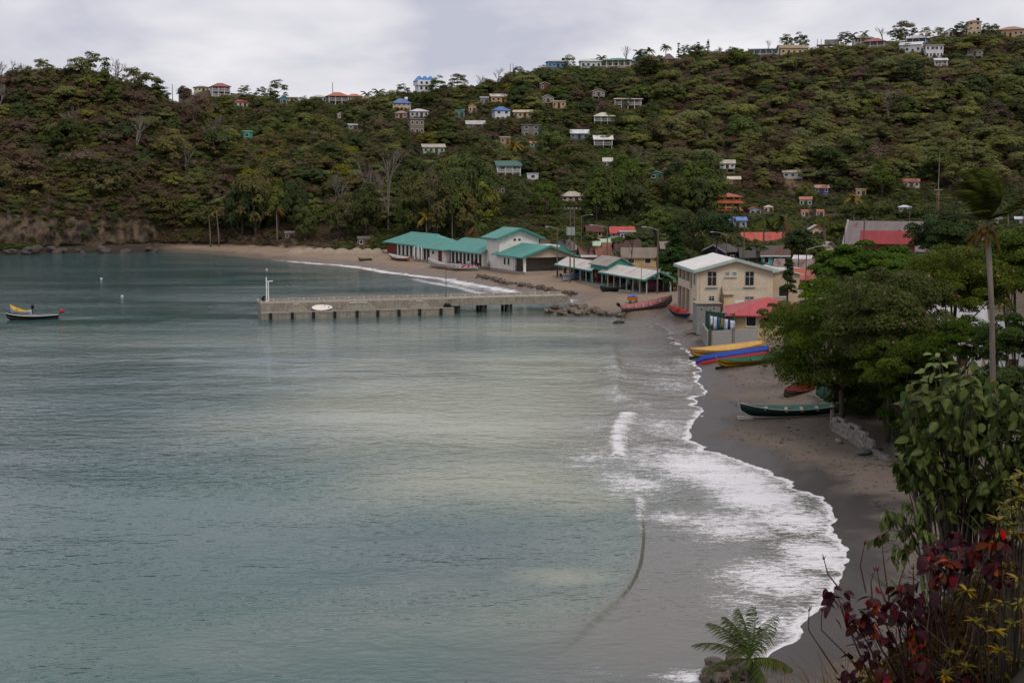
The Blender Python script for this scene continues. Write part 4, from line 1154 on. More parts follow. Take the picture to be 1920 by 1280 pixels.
def vendors_shelter():
    u = Vector((0.31, -0.951, 0)); n = Vector((0.951, 0.31, 0)); ang = math.atan2(u.y, u.x)
    A = Vector((8.2, 226, 0))
    ctr = A + u * 19.0 + n * 1.9
    z0 = gz(ctr.x, ctr.y) - .02
    r = empty('vendor_shelter', (ctr.x, ctr.y, z0), ang, 'long vendors shelter with pale sheet roof and white posts on the waterfront', 'shelter')
    pale = sheet('#c4beb8', .06)
    MB().span(-19.5, 19.6, -2.2, 2.4, -1.2, .15).obj('plinth', concrete((0.32, 0.28, 0.24)), r)
    for x0, x1 in ((-19.2, -2.6), (1.5, 19.3)):
        w = x1 - x0
        roof_mesh(w, 4.0, 1.05, 'gable_x', .45, .1).obj('roof', pale, r, loc=((x0 + x1) / 2, 0, 2.45))
        MB().span(x0 - .45, x1 + .45, -2.5, -2.46, 2.10, 2.34).obj('fascia_board', TEALP, r)
        k = int(w / 2.4)
        pm = MB().span(-.07, .07, -.07, .07, .15, 2.45).mesh('post')
        for i in range(k + 1):
            for y in (-1.95, 1.95): obj('post', pm, paint('#9fb5ad') if y < 0 else TEALP, r, (x0 + .1 + (w - .2) * i / k, y, 0))
    # truss and raking boards at the near end
    X = 19.78
    for s in (-1, 1):
        MB().add([(X, s * 2.55, 2.12), (X, 0, 3.38), (X, 0, 3.64), (X, s * 2.55, 2.4), (X + .06, s * 2.55, 2.12), (X + .06, 0, 3.38), (X + .06, 0, 3.64), (X + .06, s * 2.55, 2.4)],
                 [(0, 1, 2, 3), (7, 6, 5, 4), (0, 4, 5, 1), (3, 2, 6, 7), (0, 3, 7, 4), (1, 5, 6, 2)]).obj('bargeboard', TEALP, r)
    MB().span(19.2, 19.3, -2.0, 2.0, 2.35, 2.5).obj('tie_beam', TEALP, r); MB().span(19.2, 19.3, -.06, .06, 2.5, 3.35).obj('king_post', WHITE, r)
    # taller middle pavilion
    wall_mesh(7.4, 4.4, .95, 1.15, 'gable_x').obj('pavilion_wall', TEALP, r, loc=(-.4, .5, 2.5))
    roof_mesh(7.4, 4.4, 1.15, 'gable_x', .35, .1).obj('pavilion_roof', sheet('#938b82', .15), r, loc=(-.4, .5, 3.45))
    for x in (-4.0, 3.2):
        for y in (-1.6, 2.5): MB().span(x - .1, x + .1, y - .1, y + .1, .15, 2.5).obj('post', TEALP, r)
    MB().span(-19, 18.5, 2.0, 2.06, .15, 2.2).obj('back_screen', paint('#4a4440'), r)
    # half-height counters and hung goods
    cols = ['#7a2323', '#8f4a3c', '#c9b9a8', '#233a5e', '#5e2a2a', '#a89a90', '#3a3a3a', '#9c5a4a', '#c2a63a', '#6e3a52', '#b8b2b0', '#40564a']
    names = {'#7a2323': 'dark red', '#8f4a3c': 'rust red', '#c9b9a8': 'beige', '#233a5e': 'navy', '#5e2a2a': 'maroon', '#a89a90': 'grey', '#3a3a3a': 'black', '#9c5a4a': 'terracotta', '#c2a63a': 'yellow', '#6e3a52': 'plum', '#b8b2b0': 'white', '#40564a': 'dark green'}
    for i in range(22):
        x = -18.2 + i * 1.7 + random.uniform(-.3, .3); y = random.uniform(-1.2, .8)
        if -4.5 < x < 3.6 and y < -.9: y = -.5
        w_ = random.uniform(.7, 1.3); z1 = random.uniform(1.9, 2.2); z2 = random.uniform(.4, 1.1)
        nx = 7; v = []
        for k in range(nx + 1):
            xx = -w_ / 2 + w_ * k / nx; yy = .07 * math.sin(k * 1.9 + i)
            v += [(xx, yy, z1), (xx * 1.05, yy * 1.6, z2)]
        me = mesh('hung_cloth', v, [(2 * k, 2 * k + 2, 2 * k + 3, 2 * k + 1) for k in range(nx)], True)
        cn = cols[i % 12]
        q = Matrix.Rotation(ang + random.uniform(-.2, .7), 4, 'Z')
        ps = ctr + u * x + n * y
        o = obj('hung_cloth', me, paint(cn), None, (ps.x, ps.y, z0), (0, 0, ang + random.choice((0, math.pi / 2))))
        o.modifiers.new('thickness', 'SOLIDIFY').thickness = .02
        tag(o, names[cn] + ' cloth hung ' + ('in the far half' if x < -4 else 'near the middle pavilion' if x < 4 else 'in the near half') + ' of the vendors shelter', 'cloth', 'cloths hung in the vendors shelter')
    for i, x in enumerate((-16, -11, 5.5, 9.5, 14.5)):
        ps = ctr + u * x + n * -1.0
        t = empty('stall_table', (ps.x, ps.y, z0 + .15), ang, ('farthest', 'second', 'third', 'fourth', 'nearest')[i] + ' vendor table counted from the far end of the waterfront shelter', 'table', 'tables in the vendors shelter')
        MB().span(-.9, .9, -.4, .4, .72, .78).obj('table_top', wood('#6b5a48'), t)
        lm = MB().span(-.04, .04, -.04, .04, 0, .72).mesh('leg')
        for a in (-.8, .8):
            for b_ in (-.32, .32): obj('leg', lm, wood('#5a4a3a'), t, (a, b_, 0))
    BOX.append((1045, 1256, 478, 560, 185))
vendors_shelter()

def community_hall():
    P0 = onz(1306, 594, 1.6); a = math.radians(3)
    W, D, H, RH = 9.5, 13.0, 5.85, 1.3
    r = empty('community_hall', (P0.x, P0.y, 1.55), a, 'cream two-storey community hall with white gable roof and faded blue lettering', 'building')
    cream = paint('#c6b7a3', dirt=.25); cr2 = paint('#c2b2a0', dirt=.3)
    MB().span(-.1, W + .1, -.1, D, -2.5, .06).obj('foundation', concrete(), r)
    # main body with an inset veranda on the left side
    B = MB()
    B.add([(0, 0, .06), (W, 0, .06), (W, 0, H), (W / 2, 0, H + RH), (0, 0, H), (0, .25, .06), (W, .25, .06), (W, .25, H), (W / 2, .25, H + RH), (0, .25, H)],
          [(0, 1, 2, 3, 4), (9, 8, 7, 6, 5), (0, 5, 6, 1), (1, 6, 7, 2), (0, 4, 9, 5), (2, 7, 8, 3), (3, 8, 9, 4)])
    B.obj('front_wall', cream, r)
    MB().span(W - .25, W, .253, D, .06, H).obj('right_wall', cream, r)
    B = MB()
    B.add([(0, D, .06), (W, D, .06), (W, D, H), (W / 2, D, H + RH), (0, D, H), (0, D - .25, .06), (W, D - .25, .06), (W, D - .25, H), (W / 2, D - .25, H + RH), (0, D - .25, H)],
          [(4, 3, 2, 1, 0), (5, 6, 7, 8, 9), (1, 6, 5, 0), (2, 7, 6, 1), (5, 9, 4, 0), (3, 8, 7, 2), (4, 9, 8, 3)])
    B.obj('back_wall', cream, r)
    MB().span(0, .2, .253, 4.2, .06, 3.05).obj('left_wall', cream, r)
    MB().span(1.8, 2.0, .253, D - .26, .06, H).obj('inner_wall', paint('#8a6d5a'), r)
    MB().span(0.0, 1.797, .255, D - .26, 3.053, 3.3).obj('balcony_floor', cr2, r)
    MB().span(-.02, .18, 4.3, D - .26, 3.303, 4.05).obj('balcony_wall', cr2, r)
    MB().span(.0, .2, .255, 3.2, 3.303, H).obj('upper_left_wall', cream, r)
    for y in (4.4, 7.2, 10.0, 12.6):
        MB().span(-.1, .17, y - .16, y + .16, 4.05, H).obj('pillar', cr2, r)
        MB().span(-.1, .17, y - .16, y + .16, -1, 3.05).obj('pillar', cr2, r)
    MB().span(-.03, .15, 4.22, D - .2, H - .3, H - .003).obj('lintel', cr2, r)
    window(r, 0, 1.6, 4.0, .7, 1.5, -math.pi / 2, paint('#8fa9a4')); window(r, 0, 1.6, 1.2, .7, 1.0, -math.pi / 2, paint('#8fa9a4'))
    ro = roof_mesh(W, D, RH, 'gable_y', .55, .16).obj('roof', sheet('#dedbd7', .03, 1), r, loc=(W / 2, D / 2, H))
    for s in (-1, 1):
        X = W / 2 + .55; ze = -RH / (W / 2) * .55; y0 = -D / 2 - .62
        MB().add([(s * X, y0, ze - .18), (0, y0, RH - .18), (0, y0, RH + .22), (s * X, y0, ze + .22), (s * X, y0 + .066, ze - .18), (0, y0 + .066, RH - .18), (0, y0 + .066, RH + .22), (s * X, y0 + .066, ze + .22)],
                 [(0, 1, 2, 3), (7, 6, 5, 4), (0, 4, 5, 1), (3, 2, 6, 7), (0, 3, 7, 4), (1, 5, 6, 2)]).obj('bargeboard', paint('#9fb0aa'), ro)
        MB().span(s * X - .03, s * X + .03, -D / 2 - .55, D / 2 + .55, ze - .18, ze + .2).obj('fascia_board', paint('#9fb0aa'), ro)
    fr = paint('#a9aba6')
    for x in (1.85, 6.55):
        window(r, x, 0, 3.95, 1.05, 1.7, 0, fr, True)
        MB().span(x - .75, x + .75, -.22, -.003, 3.72, 3.84).obj('sill', cr2, r)
    for x in (3.75, 4.65): window(r, x, 0, 5.15, .48, .45, 0, paint('#b7c0c0'), False, flat('#7f8b90', .3))
    MB().span(3.4, 5.0, -.16, -.003, 4.93, 5.05).obj('sill', cr2, r)
    window(r, 1.85, 0, 2.05, .6, .55, 0, fr, True)
    window(r, 6.6, 0, 2.25, 1.05, .3, 0, fr, True)
    MB().span(3.3, 4.6, -.35, -.003, 2.82, 2.9).obj('door_canopy', cr2, r)
    MB().span(3.35, 4.5, -.04, -.003, .1, 2.75).obj('door', paint('#c9b48e'), r)
    MB().span(4.75, 6.0, -.05, -.003, 1.2, 2.1).obj('notice_board', paint('#cfd2d6'), r)
    MB().tube([(.35, -.06, .1), (.35, -.06, H - .1)], .05, 6).obj('drain_pipe', cr2, r)
    cu = bpy.data.curves.new('wall_lettering', 'FONT'); cu.body = 'ANSE LA RAYE  COMMUNITY CENTRE'; cu.size = .52; cu.extrude = .006; cu.align_x = 'CENTER'; cu.space_character = 1.02
    to = bpy.data.objects.new('tmp', cu); COL.objects.link(to)
    bpy.context.view_layer.update()
    me = bpy.data.meshes.new_from_object(to.evaluated_get(bpy.context.evaluated_depsgraph_get()))
    bpy.data.objects.remove(to)
    me.name = 'wall_lettering'
    xs = [v.co.x for v in me.vertices]; k = 7.9 / (max(xs) - min(xs))
    lo = obj('wall_lettering', me, paint('#8fa5a0', dirt=.5), r, (4.85, -.006, 3.28), (math.pi / 2, 0, 0), (k, 1, 1))
    BOX.append((1262, 1452, 470, 600, 140))
    # leaning dugout plank by the wall
    q = Matrix.Rotation(a, 4, 'Z') @ Vector((3.0, -.55, 0))
    B = MB().tube([(0, 0, 0), (.05, .1, 1.3), (.02, .35, 3.2)], [.12, .26, .04], 6)
    pk = B.obj('leaning_plank', wood('#5a4636'), None, True, loc=(P0.x + q.x, P0.y + q.y, 2.2)); tag(pk, 'old brown board leaning upright against the cream community hall', 'board')
    # satellite wing on the right, white roof
    r2 = empty('house', (P0.x + 11.4, P0.y + 9.0, 2.2), a, 'low wing with white roof behind the right side of the community hall', 'house')
    build_house(r2, 4.2, 9.0, 4.4, .5, 'gable_y', '#bfa98e', sheet('#c2bdb9', .02, 1), nwin=1, door=False)
community_hall()

def red_house_yard():
    # grey block shed
    p = onz(1328, 606, 2.0)
    s = empty('block_shed', (p.x, p.y + 1.4, 1.7), .02, 'grey rendered block shed with flat tin lid in front of the community hall', 'shed')
    gr = concrete((0.24, 0.235, 0.225), .5, .9)
    MB().span(-1.35, 1.35, -1.4, 1.6, -1, 2.55).obj('wall', gr, s)
    MB().span(-1.55, 1.5, -1.6, 1.8, 2.553, 2.63).obj('roof', sheet('#94897a', .3), s)
    for x, z in ((.2, 1.75), (.28, 1.5), (-.85, 1.9), (.6, 2.0)): MB().span(x - .07, x + .07, -1.42, -1.403, z - .1, z + .1).obj('hole', DARK, s)
    # rusty lean-to
    p = onz(1365, 590, 2.0)
    r0 = empty('lean_to', (p.x + .4, p.y + 4.4, 2.0), .05, 'lean-to with rusty brown sheet roof between the grey shed and the hall', 'shed')
    build_house(r0, 3.6, 2.4, 2.15, .35, 'shed', '#6a5a50', sheet('#6a4438', .6), nwin=1, door=False)
    # house with red hip roof
    r = empty('house', (28.5, 142.0, 1.75), math.radians(-8), 'small yellow house with bright red hipped roof beside the laundry yard', 'house')
    w, d, h, rh = 8.2, 9.0, 2.3, 1.35
    yel = paint('#bba67e')
    MB().span(-w / 2, w / 2, -d / 2, d / 2, -1.2, h).obj('wall', yel, r)
    roof_mesh(w, d, rh, 'hip', .7, .14).obj('roof', sheet('#ab4447', .04, 0), r, loc=(0, 0, h))
    MB().span(-w / 2 - .72, -w / 2 - .68, -d / 2 - .7, d / 2 + .7, h - .32, h - .05).obj('fascia_board', paint('#8a8178'), r)
    MB().span(-w / 2 - .02, -w / 2 - .003, -.8, 1.9, .1, 2.1).obj('doorway', paint('#2b1d16'), r)
    MB().span(-w / 2 - .05, -w / 2 - .004, 2.4, 3.2, .1, 2.0).obj('door', paint('#5d3a2a'), r)
    MB().span(-w / 2 - .04, -w / 2 - .003, 3.4, 4.4, .2, 2.3).obj('white_panel', paint('#b5b8bc'), r)
    for x in (-2, 1.5): window(r, x, -d / 2, 1.0, 1.0, 1.0)
    # block wall, each block its own piece
    p0 = onz(1333, 646, 1.35); p1 = onz(1419, 641, 1.35)
    dirv = (p1 - p0); L = dirv.length; an = math.atan2(dirv.y, dirv.x)
    wl = empty('block_wall', (p0.x, p0.y, 1.2), an, 'whitish grey block wall above the yellow canoe', 'wall')
    bm_ = MB().span(.008, .392, -.09, .09, .006, .196).mesh('block')
    m1 = concrete((0.38, 0.375, 0.37), .35, 1.5)
    nb = int(L / .4)
    for k in range(8):
        for i in range(nb):
            if abs(i - nb // 2) < 1 and k > 8: continue
            obj('block', bm_, m1, wl, (i * .4 + (.2 if k % 2 else 0), random.uniform(-.012, .012), k * .2))
    MB().span(0, L, -.06, .06, -.6, 1.6).obj('mortar_core', concrete((0.25, 0.245, 0.24)), wl)
    MB().span(L * .45 - .04, L * .45 + .05, -.13, -.095, -.2, 1.7).obj('post', GREYWD, wl)
    MB().span(-.25, -.02, -.13, .13, -.8, 1.75).obj('end_post', wood('#4a4338'), wl)
    # side return towards the shed
    q0 = onz(1331, 640, 1.4); q1 = onz(1321, 617, 1.8)
    sv = (q1 - q0); 
    w2 = empty('yard_wall', (q0.x - .2, q0.y, 1.2), math.atan2(sv.y, sv.x), 'short grey yard wall running back from the block wall', 'wall')
    MB().span(.2, sv.length, -.1, .1, -.6, 1.25).obj('wall', concrete((0.26, 0.25, 0.24)), w2)
    # green net screen on poles
    ns = empty('net_screen', (q1.x - .3, q1.y - 2.5, 1.6), math.radians(-52), 'dark green net screen on poles beside the laundry line', 'screen')
    MB().span(0, 4.2, -.015, .015, .5, 2.5).obj('net', paint('#2c4a40'), ns)
    for x in (0, 2.1, 4.2): MB().tube([(x, .05, -.4), (x, .05, 2.65)], .05, 5).obj('pole', paint('#37554b'), ns)
    MB().tube([(0, .05, 2.5), (4.2, .05, 2.4)], .04, 5).obj('rail', paint('#37554b'), ns)
    # washing line
    a_ = at(1331, 590, 135.5); b_ = at(1378, 600, 133.5)
    ln = empty('washing_line', (a_.x, a_.y, 0), 0, 'clothes line strung across the yard of the red-roofed house', 'line')
    d_ = b_ - a_
    MB().tube([(0, 0, a_.z), (d_.x / 2, d_.y / 2, (a_.z + b_.z) / 2 - .12), (d_.x, d_.y, b_.z)], .012, 4).obj('cord', GREYWD, ln)
    for q in ((0, 0, a_.z), (d_.x, d_.y, b_.z)): MB().tube([(q[0], q[1], 1.0), (q[0], q[1], q[2] + .1)], .04, 5).obj('pole', GREYWD, ln)
    its = [(.06, .36, 1.0, '#cfd0d8', 'white shirt'), (.22, .42, 1.35, '#c4c7d2', 'pale sheet'), (.38, .2, 1.2, '#3a5f9c', 'blue towel'), (.50, .24, 1.0, '#8f8052', 'mustard towel'), (.66, .42, 1.2, '#b9c6dc', 'pale blue cloth'), (.76, .2, 1.0, '#28345c', 'navy cloth'), (.91, .62, .95, '#c9cad6', 'wide white sheet')]
    for t, w_, hh_, cn, nm in its:
        q = a_.lerp(b_, t); v = []
        for k in range(7):
            xx = -w_ / 2 + w_ * k / 6
            for j in range(4): v.append((xx * (1 + .04 * j), .05 * j * math.sin(k * 1.4 + t * 9), -hh_ * j / 3))
        me = mesh('laundry', v, [(k * 4 + j, k * 4 + 4 + j, k * 4 + 5 + j, k * 4 + 1 + j) for k in range(6) for j in range(3)], True)
        o = obj('laundry', me, paint(cn, dirt=.1), None, (q.x, q.y, q.z - .1), (0, 0, math.atan2(d_.y, d_.x)))
        o.modifiers.new('thickness', 'SOLIDIFY').thickness = .012
        tag(o, nm + ' hanging on the washing line by the red-roofed house', 'laundry')
red_house_yard()

# ================================================================== PIER
def pier():
    A = onz(491, 600, 0.0); B_ = onz(1068, 583, 0.0)
    # line of the seaward ledge
    e = onz(852, 589.5, 0.0)
    d = (e - A); an = math.atan2(d.y, d.x); u = d.normalized(); n = Vector((-u.y, u.x, 0))
    L1 = d.length
    L2 = 43.9
    r = empty('concrete_pier', (A.x, A.y, 0), an, 'long grey concrete pier with stepped landings and black fenders', 'pier')
    cc = concrete((0.27, 0.24, 0.20), .85, 1.3); c2 = concrete((0.33, 0.30, 0.255), .7, 1.6); lite = paint('#b5aa96')
    MB().span(0, L1, 0, 1.6, -4, .95).obj('ledge', cc, r)
    MB().span(0, L1, 1.603, 5.6, -4, 2.05).obj('deck_wall', cc, r)
    MB().span(-.05, L1, -.06, -.003, .80, .99).obj('ledge_nosing', c2, r)
    MB().span(L1 + .003, L2, 1.6, 5.5, 1.25, 2.05).obj('deck_slab', c2, r)
    MB().span(L1 + .01, L2, 1.45, 1.597, 1.05, 2.12).obj('edge_beam', cc, r)
    # kerb pieces along both edges with gaps
    nk = 21
    st = L2 / nk
    km = MB().span(.12, st - .12, -.16, .16, .0, .34).mesh('kerb'); k2 = MB().span(-.12, .12, -.2, .2, 0, .32).mesh('bollard_block')
    for i in range(nk):
        obj('kerb', km, c2, r, (i * st, 5.3, 2.053))
        obj('kerb_block', k2, lite, r, (i * st + .2, 1.85, 2.053))
        obj('kerb_joint', k2, paint('#9a9488'), r, (i * st, 5.3, 2.056))
    # stair landings against the wall
    def xof(px, y=0.0):
        dx, dy = (px - 960.0) / F, 1.0
        o_ = A + n * y
        t = (n.x * o_.x + n.y * o_.y) / (n.x * dx + n.y * dy)
        return u.x * (dx * t - o_.x) + u.y * (dy * t - o_.y)
    for l0, l1, t0, t1 in ((538, 576, 549, 562), (641, 704, 655, 690), (769, 808, 782, 795)):
        a0, a1, b0, b1 = xof(l0), xof(l1), xof(t0), xof(t1)
        s = empty('landing_stair', (0, 0, 0)); s.parent = r
        ns_ = 5
        for k in range(ns_):
            z0 = .953 + k * .2; x0 = a0 + (b0 - a0) * k / (ns_ - 1); x1 = a1 + (b1 - a1) * k / (ns_ - 1)
            MB().span(x0, x1, .55 + .0005 * k, 1.6, z0, z0 + .2).obj('step', c2, s)
            MB().span(x0 - .02, x0 + .22, .50, .56, z0 + .13, z0 + .203).obj('step_edge', lite, s); MB().span(x1 - .22, x1 + .02, .50, .56, z0 + .13, z0 + .203).obj('step_edge', lite, s)
        MB().span(b0, b1, .48, .549, 1.86, 1.97).obj('top_edge', lite, s)
    fm_ = MB().span(-.18, .18, -.28, -.06, -1.2, .92).mesh('fender')
    for px in (505, 546, 586, 626, 668, 707, 747, 786, 826): obj('fender', fm_, flat((0.012, 0.012, 0.012), .8), r, (xof(px), 0, 0))
    for px, w_ in ((858.5, .62), (904, .42), (910, .42), (951.5, .42), (958, .42)):
        x = xof(px, 1.95)
        for y in (1.95, 4.6):
            MB().tube([(x, y, -4), (x, y, 1.25)], w_ / 2, 8).obj('pile', concrete((0.035, 0.033, 0.03)), r)
    def P(px, y, z):
        x = xof(px, y); q = A + u * x + n * y; return Vector((q.x, q.y, z))
    # lamp and post at the seaward end
    q = P(498.5, 4.6, 2.06)
    t = empty('light_post', q, an, 'white post standing at the seaward end of the pier', 'post')
    MB().tube([(0, 0, 0), (0, 0, 3.3)], .09, 8).obj('pole', WHITE, t); MB().span(-.18, .18, -.18, .18, 0, .1).obj('base_plate', WHITE, t)
    q = P(502, 4.6, 2.06)
    t = empty('lamp_post', q, an, 'white lamp post with a short arm next to the plain post', 'lamp post')
    MB().tube([(0, 0, 0), (0, 0, 2.75)], .08, 8).obj('pole', WHITE, t); MB().tube([(-.15, 0, 2.72), (.55, 0, 2.78)], .07, 6).obj('arm', WHITE, t); MB().span(.25, .62, -.1, .1, 2.72, 2.84).obj('lamp_head', WHITE, t)
    q = P(836, 5.0, 2.06)
    t = empty('thin_pole', q, an, 'thin dark pole standing alone in the middle of the pier', 'pole')
    MB().tube([(0, 0, 0), (0, 0, 4.3)], [.05, .035], 6).obj('pole', flat('#4a4a48'), t); MB().span(-.12, .12, -.12, .12, 0, .06).obj('base_plate', flat('#4a4a48'), t)
    # paddle board leaning on the wall
    q = P(603, .95, .96)
    t = empty('paddle_board', q, an, 'white paddle board with dark stripe leaning on the pier wall', 'board')
    v = []; N = 36
    for i in range(N):
        a = 2 * math.pi * i / N; x = 1.4 * math.cos(a); z = .36 * math.sin(a) * (1 - .12 * math.cos(a))
        v.append((x, z))
    B = MB(); tl = .30
    B.add([(x, .55 * (z + .36) - .05, z + .42) for x, z in v] + [(x, .55 * (z + .36) + .05, z + .42) for x, z in v],
          [tuple(range(N)), tuple(range(2 * N - 1, N - 1, -1))] + [(i, N + i, N + (i + 1) % N, (i + 1) % N) for i in range(N)])
    B.obj('board', paint('#d8d4cc', .4, dirt=.1), t)
    B = MB().tube([(.42, .08, .08), (.38, .30, .76)], .035, 5); B.obj('stripe', flat('#4a4540'), t)
    MB().tube([(.9, .10, .40), (.9, .20, .42)], .1, 10).obj('pad', flat('#1d2a33'), t)
    # fisherman's dark bundle on the ledge
    q = P(838, .9, .95)
    B = MB().tube([(-.5, 0, .1), (-.2, .1, .3), (.3, 0, .26), (.6, .05, .06)], [.1, .32, .28, .08], 7)
    o = B.obj('net_bundle', flat('#1c1a1c', .9), None, True, loc=q, rot=(0, 0, an)); tag(o, 'dark bundle of net lying on the pier ledge', 'net')
    # bird
    q = P(491.5, 3.2, 2.06)
    t = empty('seabird', q, an + 2.6, 'black seabird perched on the corner of the pier end', 'bird')
    B = MB().tube([(-.45, 0, .42), (-.22, 0, .34), (0, 0, .36), (.2, 0, .46), (.3, 0, .62), (.38, 0, .7), (.5, 0, .69)], [.02, .09, .15, .11, .05, .06, .012], 8)
    B.obj('body', flat('#161618', .7), t, True)
    for s in (-1, 1):
        MB().add([(.12, s * .1, .45), (-.1, s * .13, .45), (-.32, s * .2, .82), (-.05, s * .24, .9)], [(0, 1, 2, 3)]).obj('wing', flat('#161618', .7), t).modifiers.new('thickness', 'SOLIDIFY').thickness = .03
        MB().tube([(0, s * .06, .25), (.02, s * .06, 0)], .018, 5).obj('leg', flat('#2a2622'), t)
    return an
PIER_ANG = pier()

# ================================================================== BOATS
def hull(L, B, D, sheer=.35, bow=1.0, transom=.55, n=22, flare=.75):
    """stations from stern (x=-L/2) to bow (x=+L/2): keel, chine, half-height and gunwale points"""
    S = []
    for i in range(n):
        t = i / (n - 1)
        x = -L / 2 + L * t
        if t < .45: b_ = B / 2 * (transom + (1 - transom) * math.sin(math.pi / 2 * t / .45))
        else: b_ = B / 2 * max(.015, math.cos(math.pi / 2 * ((t - .45) / .55) ** 1.25))
        zs = D + sheer * (abs(t - .42) / .58) ** 2.0 * (1.5 if t > .42 else .7)
        zk = .0 + (.55 * D + sheer * .6) * max(0, (t - .88) / .12) ** 1.6 * bow
        S.append((x, b_, zs, zk))
    return S
def boat(name, bow, stern, label, side, bottom, inner, rim, B=1.35, D=.62, sheer=.35, transom=.5, skeg=None, thw=4, motor=None, flip=False,
         heel=0.0, post=None, z=None, band=None, split=.45, cat='canoe', lift=0.0):
    a = Vector(stern); b_ = Vector(bow)
    L = (b_ - a).length
    yaw = math.atan2(b_.y - a.y, b_.x - a.x); pitch = -math.asin(max(-1, min(1, (b_.z - a.z) / L)))
    r = empty(name, (a + b_) / 2 + Vector((0, 0, lift)), 0, label, cat)
    r.rotation_euler = (Matrix.Rotation(yaw, 3, 'Z') @ Matrix.Rotation(pitch, 3, 'Y') @ Matrix.Rotation(heel, 3, 'X')).to_euler()
    S = hull(L, B, D, sheer, 1.0, transom)
    n = len(S)
    off = Matrix.Identity(4)
    def T_(p):
        return (p[0], p[1], (D + .04 - p[2])) if flip else p
    def strip(f0, f1, sgn, inset=0.0):
        v = []; F_ = []
        for (x, bb, zs, zk) in S:
            for f in (f0, (f0 + f1) / 2, f1):
                y = sgn * max(.005, bb * (f ** .5 if f > 0 else 0) - inset); zz_ = zk + (zs - zk) * f + (inset if f < .5 else 0)
                v.append(T_((x, y, zz_)))
        for i in range(n - 1):
            for k in range(2):
                q = (i * 3 + k, i * 3 + k + 1, i * 3 + k + 4, i * 3 + k + 3)
                F_.append(q if (sgn > 0) else q[::-1])
        return v, F_
    def two(nm, f0, f1, mat, inset=0.0):
        Bm = MB()
        for sg in (1, -1): Bm.add(*strip(f0, f1, sg, inset))
        o = Bm.obj(nm, mat, r, True); md = o.modifiers.new('thickness', 'SOLIDIFY'); md.thickness = .025; md.offset = 0
        return o
    two('hull_bottom', 0.0, split, paint(bottom, .5, .25))
    two('hull_side', split + .004, 1.0, paint(side, .5, .2))
    two('lining', .02, .985, paint(inner, .6, .3), .05)
    x, bb, zs, zk = S[0]
    q = []
    for f in (1, .6, .2, 0): q.append(T_((x, bb * f ** .5, zk + (zs - zk) * f)))
    q += [T_((x, -bb * f ** .5, zk + (zs - zk) * f)) for f in (.2, .6, 1)]
    o = MB().add(q, [tuple(range(7))]).obj('transom', paint(side, .5, .2), r); o.modifiers.new('thickness', 'SOLIDIFY').thickness = .04
    Rm = MB()
    for sg in (1, -1): Rm.tube([T_((x, sg * bb, zs)) for x, bb, zs, zk in S], .035, 5)
    Rm.obj('gunwale', paint(rim, .5, .15), r)
    if band:
        Rb = MB()
        for sg in (1, -1): Rb.tube([T_((x, sg * (bb * .96 + .012), zk + (zs - zk) * .86)) for x, bb, zs, zk in S], .06, 4)
        Rb.obj('rubbing_band', paint(band, .5, .15), r)
    if not flip:
        for k in range(thw):
            i = int(n * (.14 + .6 * k / max(1, thw - 1)))
            x, bb, zs, zk = S[i]
            MB().span(x - .12, x + .12, -bb * .93, bb * .93, zs - .16, zs - .11).obj('thwart', paint(inner if thw < 5 else rim, .6, .3), r)
    if skeg:
        x = L / 2
        MB().add([T_(p) for p in [(x - .9, -.06, .0), (x + .28, -.05, .0), (x + .28, -.05, .26), (x - .9, -.06, .3), (x - .9, .06, .0), (x + .28, .05, .0), (x + .28, .05, .26), (x - .9, .06, .3)]],
                 [(0, 1, 2, 3), (7, 6, 5, 4), (0, 4, 5, 1), (1, 5, 6, 2), (2, 6, 7, 3), (3, 7, 4, 0)]).obj('forefoot', paint(skeg, .6), r)
    if post:
        x, bb, zs, zk = S[-1]
        MB().tube([(x - .05, 0, zk - .1), (x + .22, 0, zs + .32)], [.07, .05], 5).obj('stem_post', paint(post, .6), r)
    if motor:
        x, bb, zs, zk = S[0]
        e_ = empty('outboard_motor', (x - .12, 0, zs)); e_.parent = r; e_.rotation_euler = (0, motor[1], 0)
        MB().tube([(0, 0, .1), (-.02, 0, .3), (-.04, 0, .62), (-.04, 0, .72)], [.15, .24, .22, .1], 8).obj('cowling', paint(motor[0], .4, .1), e_, True)
        MB().tube([(0, 0, .1), (0, 0, -.75)], .07, 6).obj('shaft', flat('#3a3a3c', .4), e_); MB().tube([(.05, 0, -.7), (-.25, 0, -.7)], .09, 6).obj('gearcase', flat('#8a8a8c', .4), e_)
    return r
def gp(px, py, dz=0.0):
    p = hit(px, py, 40); p.z += dz; return p
def wp(px, py, z): return onz(px, py, z)

boat('motor_boat', wp(12, 600, 0), wp(110, 597, 0), 'long black motor boat with white stripe and red outboard, afloat on the left', '#17181c', '#2a2422', '#8a8d92', '#14151a', B=1.5, D=.75, sheer=.3, band='#c9cacb', motor=('#b3202c', -.75), split=.5, cat='boat', lift=-.16)
boat('motor_boat', wp(20, 590.5, 0), wp(60, 591.5, 0), 'short white boat with yellow inside moored behind the black boat', '#c4c0cc', '#b9b5bf', '#c9a02a', '#d0a83c', B=1.5, D=.75, sheer=.55, motor=('#1c1c1f', 0), cat='boat', lift=-.12)
